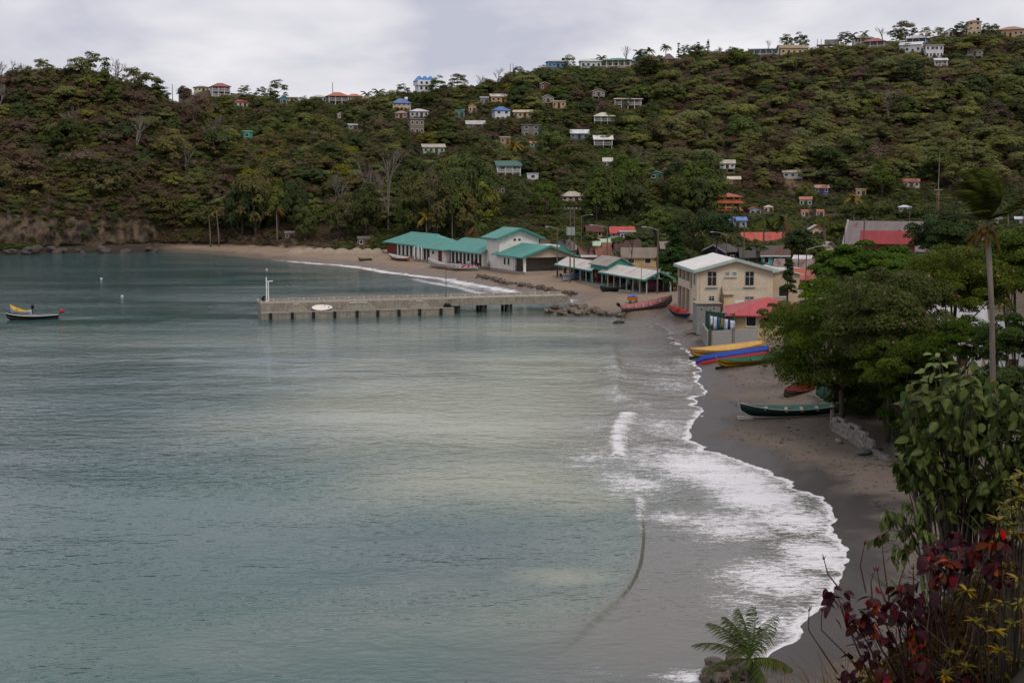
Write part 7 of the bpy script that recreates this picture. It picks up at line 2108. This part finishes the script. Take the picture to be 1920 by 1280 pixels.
# filler trees of the back town
pts, idx, scl = [], [], []
for _ in range(2600):
    px = random.uniform(1030, 1960); Y = random.uniform(195, 352); x = (px - 960) * Y / F; z = gz(x, Y); s = F / Y; py = proj((x, Y, z))[1]; sc = random.uniform(.4, 1.0)
    if z < 2.0 or blocks_house(px, py - 2 * sc * s, py, 1.3 * sc * s, Y): continue
    if px < 1260 and Y < 250: continue
    pts.append((x, Y, z - .2)); idx.append(random.choice((4, 5, 5, 4, 2, 6))); scl.append(sc)
for _ in range(420):
    px = random.uniform(1190, 1950); Y = random.uniform(232, 352); x = (px - 960) * Y / F; z = gz(x, Y); s = F / Y; py = proj((x, Y, z))[1]; sc = random.uniform(.7, 1.35)
    if blocks_house(px, py - 5 * sc * s, py, 2.5 * sc * s, Y): continue
    pts.append((x, Y, z - .3)); idx.append(random.choice((9, 9, 10, 10, 11))); scl.append(sc)
stuff_scatter('town_scrub', 'low green bushes filling the gaps between the town roofs', 'scrub', pts, idx, scl, SCR)
# small pointed conifer beside the hall
big_tree(1478, 518, 15, 32, 142, 'dark', 'small pointed conifer right of the community hall', 40, 60, .3, .35, 'cone', mat=MNG, rc=.45, name='conifer_tree')
# near trees on the right
big_tree(1632, 515, 114, 60, 112, 'green', 'layered bright green tree in front of the church', 130, 420, .26, .6, 'umbrella', mat=ALM, rc=1.0)
big_tree(1765, 440, 62, 46, 150, 'dark', 'dark rounded tree right of the church', 60, 300, .26, .6, mat=MNG)
big_tree(1580, 640, 132, 104, 90, 'dark', 'large feathery dark green tree overhanging the paling fence', 170, 420, .18, .4, mat=FE1, flowers=160, drop=.8)
big_tree(1466, 604, 52, 42, 97, 'olive', 'light feathery tree reaching over the red-roofed house', 44, 280, .16, .4, mat=FE2, flowers=30, base=(1562, 715))
big_tree(1672, 600, 112, 96, 84, 'dark', 'broad feathery tree with pink blossom in the middle of the near grove', 160, 420, .18, .4, mat=FE2, flowers=260, drop=.8)
big_tree(1790, 540, 100, 80, 88, 'olive', 'olive feathery tree below the leaning palm, left side', 120, 380, .17, .4, mat=FE2, flowers=120)
big_tree(1905, 510, 84, 76, 92, 'olive', 'light green tree at the right edge below the ridge', 100, 360, .18, .45, mat=FE2, flowers=60)
big_tree(1645, 715, 100, 78, 93, 'dark', 'low dark tree drooping over the ruined wall', 140, 400, .16, .42, mat=FE1, flowers=30, drop=.9)
big_tree(1800, 650, 84, 56, 76, 'dark', 'open branched tree with white houses showing through', 64, 300, .16, .42, mat=FE1, flowers=30)
big_tree(1905, 645, 74, 58, 72, 'dark', 'open branched tree at the right edge behind the big-leaved shrub', 60, 300, .16, .42, mat=FE1, flowers=20)
big_tree(1540, 560, 52, 36, 104, 'green', 'small broad-leaved tree behind the feathery tree', 40, 280, .2, .55, mat=ALM)
big_tree(1738, 760, 86, 74, 84, 'dark', 'shaded undergrowth tree behind the big-leaved shrub', 110, 360, .16, .45, mat=FE1, drop=.9)
big_tree(1880, 745, 84, 64, 64, 'dark', 'dark tree filling the gap behind the big-leaved shrub', 100, 340, .16, .45, mat=FE1, drop=.9)

big_tree(1600, 752, 56, 34, 94, 'dark', 'dark shrubby tree behind the broken block wall', 60, 300, .16, .45, mat=FE1, drop=.95)
big_tree(1700, 690, 90, 60, 80, 'dark', 'deep green tree between the blossom tree and the big-leaved shrub', 110, 380, .16, .45, mat=FE1, drop=.95)
# ================================================================== LEANING PALM AND SMALL PALM
random.seed(8)
def hero_palm():
    Y = 62.0; top = at(1850, 412, Y); b_ = at(1858, 640, Y); g = gz(b_.x, b_.y)
    r = empty('coconut_palm', (b_.x, b_.y, g), 0, 'tall coconut palm with wind-swept crown above the right-hand trees', 'palm tree')
    tp = Vector((top.x - b_.x, 0, top.z - g))
    s_ = F / Y
    MB().tube([(.05, 0, -.4), (.12, 0, tp.z * .25), (.18, 0, tp.z * .5), (tp.x * .3 + .12, 0, tp.z * .72), tuple(tp)], [.24, .17, .14, .125, .13], 9).obj('trunk', BARKG, r, True)
    for i in range(32):
        az = random.uniform(-.9, .9) if i % 3 else random.uniform(0, 6.28)
        el = random.uniform(.75, 1.45) if i < 24 else random.uniform(.15, .6)
        pth = [Vector((0, 0, 0))]; d = Vector((math.cos(az) * math.cos(el) * .8 + .12, math.sin(az) * math.cos(el), math.sin(el))).normalized()
        L = random.uniform(2.6, 3.4); nn_ = 9
        for k in range(nn_):
            pth.append(pth[-1] + d * L / nn_)
            d = (d + Vector((-.30, random.uniform(-.04, .04), -.055 - .10 * k / nn_)) * (1.0 if k > 1 else .25)).normalized()
        me = frond_mesh(pth, .85, 46, wind=(-1.5, .1, -.1), droop=.35, w_=.05)
        obj('frond', me, leafmat('windblown_frond', (.014, .022, .006), (.058, .068, .018), .2, .15, .6, .06), r, tp, (0, 0, 0))
    for i in range(9):
        az = i * .75; me = frond_mesh(arc(az + random.uniform(-.3, .3), -.4 - .8 * random.random(), random.uniform(.9, 1.9), .9, wind=.5, waz=math.pi), .3, 20, wind=(-.35, 0, -.5), droop=1.2, w_=.035)
        obj('dead_frond', me, PALM_D, r, tp + Vector((0, 0, -.25)), (0, 0, 0))
    nut = MB().tube([(0, 0, -.14), (0, 0, -.08), (0, 0, .07), (0, 0, .13)], [.05, .12, .12, .05], 8).mesh('coconut', True)
    for i in range(9): obj('coconut', nut, flat('#6b5526'), r, tp + Vector((.26 * math.cos(i * 1.3), .26 * math.sin(i * 1.3), -.35 - .1 * (i % 3))))
hero_palm()
def small_palm():
    Y = 38.0; top = at(1405, 1230, Y); g = gz(top.x, top.y)
    r = empty('young_palm', (top.x, top.y, g - .1), 0, 'young coconut palm at the water edge beside dark boulders', 'palm tree')
    tp = Vector((0, 0, top.z - g))
    MB().tube([(.1, 0, 0), (.05, 0, tp.z * .5), tuple(tp)], [.16, .13, .12], 8).obj('trunk', BARKG, r, True)
    W_ = [(2.75, .62, 1.7), (2.2, .9, 1.7), (1.9, 1.1, 1.5), (.9, 1.15, 1.6), (.55, .95, 1.6), (3.4, .25, 1.5), (-.3, .35, 1.3), (-1.2, .1, 1.5), (-.9, -.3, 1.3), (-2.0, .0, 1.4), (-1.6, .6, 1.4), (1.4, 1.3, 1.5), (-2.6, .35, 1.5)]
    for az, el, L in W_:
        me = frond_mesh(arc(az, el, L * 1.05, 1.0, 8, .35, math.pi), .55, 46, wind=(-.7, 0, -.05), droop=.75, w_=.022, fwd=1.0)
        obj('frond', me, PALM_G, r, tp)
small_palm()

# ================================================================== FOREGROUND SHRUBS
def leaf_shape(name, L=1.0, W=.5, curl=.2, fold=.12, tip=.15):
    """one leaf along +x, base at origin, midrib folded, blade drooping"""
    ts = [0, .12, .3, .5, .7, .88, 1.0]; wd_ = [.03, .55, .92, 1.0, .82, .45, .0]
    v = []
    for t, w_ in zip(ts, wd_):
        z = -curl * t * t
        v += [(t * L, -w_ * W / 2, z + fold * w_ * W), (t * L, 0, z), (t * L, w_ * W / 2, z + fold * w_ * W)]
    f = []
    for i in range(len(ts) - 1):
        a = i * 3; f += [(a, a + 3, a + 4, a + 1), (a + 1, a + 4, a + 5, a + 2)]
    return v, f
def leafobj_mesh(name, mats, tints, **k):
    out = []
    v, f = leaf_shape(name, **k)
    for mt, tn in zip(mats, tints):
        me = mesh(name, v, f, True); vattr(me, 'tint', [tn] * len(v)); me.materials.append(mt); out.append(me)
    return out
def glossy_leaf(name, c0, c1, edgec, vary=.25):
    key = ('gl', name)
    m, ntr, b, out = newmat(name); T = NT(ntr)
    r = T.rand(); p = T.objc()
    c = T.mix(T.remap(r, 0, 1), c0, c1)
    c = T.mix(T.remap(T.noise(p, 5, 3), .45, .75, 0, .5), c, C(c1, 1.2))
    sy = T.math('ABSOLUTE', T.n('ShaderNodeSeparateXYZ', ins={0: p}).outputs[1])
    c = T.mix(T.remap(sy, .0, .03, .5, 0), c, edgec)
    if edgec is not None: c = T.mix(T.remap(sy, .17, .25, 0, .45), c, edgec)
    T.put(b.inputs['Base Color'], c); b.inputs['Roughness'].default_value = .45; b.inputs['Specular IOR Level'].default_value = .09
    tr = T.n('ShaderNodeBsdfTranslucent', ins={'Color': c}); ms = T.n('ShaderNodeMixShader', ins={0: .25})
    ntr.links.new(b.outputs[0], ms.inputs[1]); ntr.links.new(tr.outputs[0], ms.inputs[2]); ntr.links.new(ms.outputs[0], out.inputs[0])
    return m
def aim(d, roll=0.0):
    d = Vector(d).normalized(); q = d.to_track_quat('X', 'Z'); return (q @ Euler((roll, 0, 0)).to_quaternion()).to_euler()
def leaves_on(root, items, meshes, origin, cap=300, stuffname='inner_leaves'):
    """the leaves nearest the viewer become single parts, the rest one part"""
    items = sorted(items, key=lambda t: t[0].y)
    for (p, d, s, roll) in items[:cap]:
        obj('leaf', random.choice(meshes), None, root, p - origin, aim(d, roll), s)
    rest = items[cap:]
    if rest:
        v0 = np.array([v.co[:] for v in meshes[0].vertices]); f0 = [tuple(q.vertices) for q in meshes[0].polygons]
        V = []; F_ = []
        for (p, d, s, roll) in rest:
            M = np.array(Euler(aim(d, roll)).to_matrix()); o = len(V) * 1
            w_ = v0 * s @ M.T + np.array(p - origin); n0 = len(V); V += [tuple(x) for x in w_]; F_ += [tuple(i + n0 for i in q) for q in f0]
        me = mesh(stuffname, V, F_, True); vattr(me, 'tint', rng.uniform(0, 1, len(V))); me.materials.append(meshes[0].materials[0])
        obj(stuffname, me, None, root, kind='stuff')
random.seed(14)
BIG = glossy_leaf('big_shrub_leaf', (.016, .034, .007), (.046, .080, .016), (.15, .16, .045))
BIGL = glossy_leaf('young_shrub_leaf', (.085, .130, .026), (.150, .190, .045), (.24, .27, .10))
def big_shrub():
    Y = 14.0; base = at(1815, 1010, Y); g = gz(base.x, base.y)
    o = Vector((base.x, base.y, g - .1))
    r = empty('broad_leaved_shrub', o, 0, 'large glossy green shrub with big drooping leaves at the right edge', 'shrub')
    md_ = leafobj_mesh('leaf', [BIG], [.5], L=.135, W=.078, curl=.04, fold=.16) + leafobj_mesh('leaf', [BIG], [.5], L=.12, W=.076, curl=.06, fold=.2); ml_ = leafobj_mesh('leaf', [BIGL], [.8], L=.12, W=.068, curl=.03, fold=.16)
    s = F / Y; twigs = []; dark, light = [], []
    lobes = [(1775, 700, 60, 42), (1735, 770, 48, 60), (1830, 760, 90, 60), (1900, 790, 80, 80), (1760, 850, 80, 70), (1850, 860, 90, 80), (1720, 850, 34, 60), (1930, 900, 70, 70), (1800, 920, 70, 50), (1880, 930, 60, 40), (1960, 800, 60, 90)]
    for i in range(150):
        lx, ly, rx, rz = lobes[i % len(lobes)]
        a = random.uniform(0, 6.28); q = random.uniform(.3, 1) ** .5
        e = at(lx + rx * q * math.cos(a), ly + rz * q * math.sin(a), Y + random.uniform(-.75, .75) * (1 - .3 * q))
        st = Vector((base.x + random.uniform(-.22, .22), base.y + random.uniform(-.2, .2), g))
        m1 = st.lerp(e, .45) + Vector((random.uniform(-.05, .05), 0, .12)); m2 = st.lerp(e, .8) + Vector((0, 0, .16))
        twigs.append([st, m1, m2, e])
        out = Vector((e.x - base.x, (e.y - base.y) * 1.2, .12)).normalized()
        nl = random.randint(5, 8)
        for k in range(nl):
            t = k / nl; p = e.lerp(m2, t * .55); sd = out.cross(Vector((0, 0, 1))) * (1 if k % 2 else -1)
            d = out * .35 + sd * .75 + Vector((random.uniform(-.25, .25), random.uniform(-.45, .15), random.uniform(-.85, .3)))
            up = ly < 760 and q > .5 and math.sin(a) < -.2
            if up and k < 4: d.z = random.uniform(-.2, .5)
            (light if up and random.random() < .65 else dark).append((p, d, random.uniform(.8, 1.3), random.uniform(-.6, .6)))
    # inner shade leaves
    for i in range(1300):
        lx, ly, rx, rz = random.choice(lobes[2:]); a = random.uniform(0, 6.28); q = random.uniform(0, .95) ** .5
        p = at(lx + rx * q * math.cos(a), ly + rz * q * math.sin(a), Y + random.uniform(-.75, 1.0)); dark.append((p, Vector((random.uniform(-1, 1), random.uniform(-1, 1), random.uniform(-1.2, .1))), random.uniform(.8, 1.25), random.uniform(-1, 1)))
    B = MB()
    for i, tw in enumerate(twigs):
        if i < 18: MB().tube([q - o for q in tw], [.014, .010, .006, .003], 5).obj('stem', BARKD, r)
        else: B.tube([q - o for q in tw[1:]], [.012, .008, .003], 4)
    B.obj('twigs', BARKD, r)['kind'] = 'stuff'
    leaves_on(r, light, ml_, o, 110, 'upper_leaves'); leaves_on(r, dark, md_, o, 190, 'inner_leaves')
big_shrub()
def sprig():
    Y = 12.5; o = at(1745, 1110, Y)
    r = empty('green_sapling', o, 0, 'green sapling with drooping leaves against the dark sand', 'shrub')
    me = leafobj_mesh('leaf', [BIG, BIGL], [.5, .9], L=.115, W=.06, curl=.035, fold=.15)
    tips = [(1700, 940), (1655, 975), (1640, 1010), (1690, 1000), (1735, 975), (1745, 1000), (1675, 1050), (1695, 1045), (1725, 930), (1710, 985), (1660, 955), (1730, 960), (1715, 1015), (1685, 960)]
    hub = at(1700, 1000, Y); MB().tube([Vector((0, 0, 0)), (hub - o) * .5 + Vector((.05, 0, 0)), hub - o], [.012, .009, .007], 5).obj('stem', BARKD, r)
    for px, py in tips:
        e = at(px, py, Y + random.uniform(-.25, .25)); m1 = hub.lerp(e, .5) + Vector((0, 0, .07))
        MB().tube([hub - o, m1 - o, e - o], [.006, .004, .002], 4).obj('twig', BARKD, r)
        for k in range(8):
            p = e.lerp(m1, k / 9); d = Vector((random.uniform(-.8, .8), random.uniform(-.6, .2), random.uniform(-1, -.2)))
            obj('leaf', me[0] if random.random() < .8 else me[1], None, r, p - o, aim(d, random.uniform(-.6, .6)), random.uniform(.8, 1.3))
sprig()
MAR = leafmat('maroon_leaf', (.022, .008, .010), (.075, .022, .024), .3, .2, .5, .1); RED = leafmat('red_leaf', (.26, .030, .022), (.42, .08, .05), .2, .3, .5, .1); BRO = leafmat('rust_leaf', (.075, .016, .014), (.13, .035, .025), .3, .3, .5, .1)
def copperleaf():
    o = at(1730, 1330, 11.2); g = gz(o.x, o.y)
    r = empty('copperleaf_shrub', o, 0, 'dark maroon copperleaf shrub with scattered scarlet leaves in the foreground', 'shrub')
    mm = leafobj_mesh('leaf', [MAR] * 9 + [BRO] * 3 + [RED], [.1, .25, .4, .6, .3, .8, .15, .5, .9, .2, .5, .8, .4], L=.125, W=.080, curl=.05, fold=.1)
    cl_ = [(1568, 1112, 9), (1577, 1130, 6), (1612, 1145, 12), (1632, 1118, 10), (1640, 1165, 14), (1655, 1195, 12), (1690, 1105, 16), (1702, 1090, 10), (1675, 1130, 14), (1705, 1145, 14), (1745, 1115, 12), (1735, 1130, 10), (1758, 1030, 16), (1745, 1045, 10),
           (1775, 1060, 16), (1790, 1005, 14), (1765, 1080, 12), (1815, 1035, 16), (1840, 1015, 14), (1865, 1000, 14), (1850, 1050, 14), (1890, 1030, 14), (1905, 1000, 12), (1800, 1085, 10), (1880, 1070, 12), (1915, 1060, 12), (1630, 1215, 10), (1592, 1238, 4), (1590, 1270, 6), (1712, 1245, 8), (1730, 1240, 5),
           (1660, 1262, 8), (1690, 1268, 8), (1820, 1262, 10), (1870, 1262, 10), (1900, 1250, 8), (1760, 1262, 8), (1720, 1190, 10), (1760, 1150, 10)]
    it = []; B = MB()
    for px, py, n in cl_:
        Y = random.uniform(10.6, 11.9); c = at(px, py, Y)
        rt = at(1735 + (px - 1735) * .35 + random.uniform(-25, 25), 1320, 11.4)
        mid = rt.lerp(c, .55) + Vector((random.uniform(-.05, .05), 0, .05))
        MB().tube([rt - o, mid - o, c - o], [.012, .008, .004], 5).obj('stem', bark((.05, .022, .018)), r)
        for k in range(n + 4):
            a = random.uniform(0, 6.28); d = Vector((math.cos(a), math.sin(a) - .3, random.uniform(-1.1, .25)))
            it.append((c + Vector((random.uniform(-.09, .09), random.uniform(-.09, .09), random.uniform(-.14, .06))), d, random.uniform(.6, 1.15), random.uniform(-.7, .7)))
    leaves_on(r, it, mm, o, 300, 'inner_leaves')
    # bare flowering shoots
    for (a, b_, c_) in [((1545, 1048), (1552, 1075), (1575, 1105)), ((1621, 1020), (1613, 1060), (1624, 1110)), ((1640, 1068), (1633, 1090), (1636, 1130)), ((1645, 1070), (1650, 1100), (1662, 1130)), ((1653, 1012), (1658, 1060), (1668, 1130)), ((1706, 1035), (1690, 1080), (1682, 1110)), ((1712, 1066), (1713, 1090), (1712, 1130)),
                        ((1517, 1145), (1516, 1180), (1570, 1262)), ((1541, 1145), (1540, 1180), (1600, 1240)), ((1575, 1135), (1590, 1180), (1620, 1215))]:
        q = [at(x, y, 11.2) - o for x, y in (a, b_, c_)]
        s_ = MB().tube(q, [.004, .006, .008], 5).obj('shoot', bark((.06, .028, .022)), r)
        Bd = MB()
        for k in range(7): Bd.tube([q[0], q[0] + Vector((random.uniform(-.03, .03), random.uniform(-.03, .03), random.uniform(.0, .05)))], [.006, .002], 4)
        Bd.obj('bud', bark((.10, .03, .028)), s_)
copperleaf()
CRO = leafmat('croton_leaf', (.050, .066, .014), (.30, .20, .030), .25, .25, .4, .3)
def croton():
    o = at(1870, 1320, 10.8)
    r = empty('croton_shrub', o, 0, 'yellow and green croton shrub with narrow leaves in the lower right corner', 'shrub')
    mm = leafobj_mesh('leaf', [CRO] * 6, [.0, .1, .3, .5, .75, 1.0], L=.10, W=.024, curl=.03, fold=.12)
    it = []
    for px, py in [(1813, 1108), (1835, 1072), (1848, 1095), (1878, 1130), (1900, 1168), (1868, 1182), (1896, 955), (1872, 975), (1912, 915), (1885, 1010), (1908, 1085), (1905, 1240), (1890, 1272), (1850, 1140), (1915, 1130), (1918, 960), (1900, 985), (1880, 945), (1865, 1010), (1915, 1205), (1838, 1215), (1812, 1250), (1915, 1030), (1895, 900), (1918, 890), (1905, 935), (1785, 1225), (1855, 1245), (1875, 1220), (1770, 1265), (1830, 1165), (1912, 1000), (1890, 1060)]:
        c = at(px, py, random.uniform(10.2, 11.6)); rt = at(1880 + (px - 1880) * .5, 1320, 10.9)
        MB().tube([rt - o, rt.lerp(c, .6) + Vector((.03, 0, .04)) - o, c - o], [.012, .008, .004], 5).obj('stem', bark((.055, .042, .03)), r)
        for k in range(20):
            a = k * 2.4 + random.uniform(-.4, .4); d = Vector((math.cos(a), math.sin(a), random.uniform(-.35, .9))); it.append((c, d, random.uniform(.7, 1.15), random.uniform(-.4, .4)))
    leaves_on(r, it, mm, o, 300, 'inner_leaves')
croton()
def undergrowth():
    # dry twigs, grass stalks and small leaves matting the bank: nobody could count them
    def lower(px): return np.interp(px, [1560, 1640, 1700, 1760, 1820, 1920], [1268, 1240, 1190, 1130, 1080, 1040])
    B = MB()
    for i in range(480):
        px = random.triangular(1640, 1930, 1900); py = random.uniform(lower(px), 1300); Y = random.uniform(10.9, 13.0)
        a = at(px, py, Y); L = random.uniform(.25, .75); d = Vector((random.gauss(0, .35), random.gauss(0, .25), random.uniform(.4, 1))).normalized()
        m_ = a + d * L * .5 + Vector((random.uniform(-.05, .05), 0, 0)); e = a + d * L + Vector((random.uniform(-.1, .1), 0, -.03))
        B.tube([a, m_, e], [.006, .0045, .002], 3, False)
    o = B.obj('dry_twigs', bark((.085, .062, .042)), kind='stuff'); tag(o, 'tangle of dry twigs below the croton', 'twigs')
    n = 8200
    px = np.array([random.triangular(1600, 1960, 1900) for _ in range(n)]); P_ = []
    for x in px:
        y = random.uniform(lower(x) + 8, 1330); P_.append(tuple(at(x, y, random.uniform(11.6, 13.6))))
    P_ = np.array(P_); N_ = unit(rng.normal(size=(n, 3)) + np.array([0, -.6, .8]))
    me = quads('bank_undergrowth', P_, N_, .07 * rng.uniform(.5, 1.7, n), .5, rng.uniform(0, 1, n))
    o = obj('bank_undergrowth', me, leafmat('bank_leaf', (.022, .030, .009), (.22, .125, .035), .1), kind='stuff'); tag(o, 'mixed low undergrowth on the near bank', 'undergrowth')
    B = MB()
    for i in range(260):
        x = random.uniform(1330, 1760) if i % 3 else random.uniform(1560, 1700); y = random.uniform(1262, 1330); a = at(x, y + 20, random.uniform(14, 20)); d = Vector((random.gauss(-.2, .5), random.gauss(0, .3), 1)).normalized(); L = random.uniform(.2, .85) * (1 if x > 1500 else .6)
        B.tube([a, a + d * L * .6, a + d * L + Vector((-.12 * random.random(), 0, -.06))], [.005, .004, .0015], 3, False)
    o = B.obj('dry_grass', leafmat('dry_grass_blade', (.17, .12, .06), (.28, .2, .1), .1), kind='stuff')
    vattr(o.data, 'tint', rng.uniform(0, 1, len(o.data.vertices))); tag(o, 'dry straw-coloured grass along the bottom edge', 'grass')
    # sword-leaved plant
    o = at(1735, 1190, 12.4); r = empty('sword_plant', o, 0, 'plant with long green sword leaves behind the maroon shrub', 'plant')
    v, f = leaf_shape('b', L=.75, W=.05, curl=.25, fold=.2)
    me = mesh('blade', v, f, True); vattr(me, 'tint', [.6] * len(v)); me.materials.append(leafmat('sword_leaf', (.035, .06, .025), (.09, .13, .06), .2))
    for i in range(22): obj('blade', me, None, r, (0, 0, 0), aim((math.cos(i * 2.4), math.sin(i * 2.4), random.uniform(.5, 1.8)), random.uniform(-.4, .4)), random.uniform(.7, 1.1))
undergrowth()

# ------------------------------------------------------------------ weed, twigs and litter on the sand: nobody could count them
random.seed(77)
V_, F2_ = [], []
cnt_ = 0
while cnt_ < 1500:
    px = random.uniform(1180, 1760); py = random.uniform(560, 1120)
    p = hit(px, py, 40)
    if p.z < .25 or p.z > 2.2 or p.y > 190: continue
    if float(fbm(np.array([p.x * .5]), np.array([p.y * .5]), 2)[0]) < -.02 and random.random() < .75: continue
    a = random.uniform(0, 6.28); L = random.uniform(.05, .3); w_ = random.uniform(.02, .07); h_ = random.uniform(.02, .07)
    c_, s_ = math.cos(a) * L, math.sin(a) * L; nx, ny = -math.sin(a) * w_, math.cos(a) * w_; o = len(V_)
    V_ += [(p.x - c_, p.y - s_, p.z), (p.x + nx, p.y + ny, p.z), (p.x + c_, p.y + s_, p.z), (p.x - nx, p.y - ny, p.z), (p.x, p.y, p.z + h_)]
    F2_ += [(o, o + 1, o + 4), (o + 1, o + 2, o + 4), (o + 2, o + 3, o + 4), (o + 3, o, o + 4)]
    cnt_ += 1
o = obj('beach_debris', mesh('beach_debris', V_, F2_), wood((.05, .04, .032)), kind='stuff'); tag(o, 'scattered weed, twigs and litter on the sand', 'debris')
# ------------------------------------------------------------------ concrete steps on the slope
P_ = [hit(x, y, 250) for x, y in ((1084, 288), (1074, 296), (1068, 306), (1062, 316))]
r = empty('concrete_steps', P_[0], 0, 'pale concrete steps climbing the bare middle slope', 'steps')
for a, b_ in zip(P_[:-1], P_[1:]):
    for k in range(5):
        q = a.lerp(b_, k / 5) - P_[0]
        MB().box((q.x, q.y, q.z + .1), (1.2, 1.6, .6)).obj('step', concrete((.42, .40, .37), .3), r)
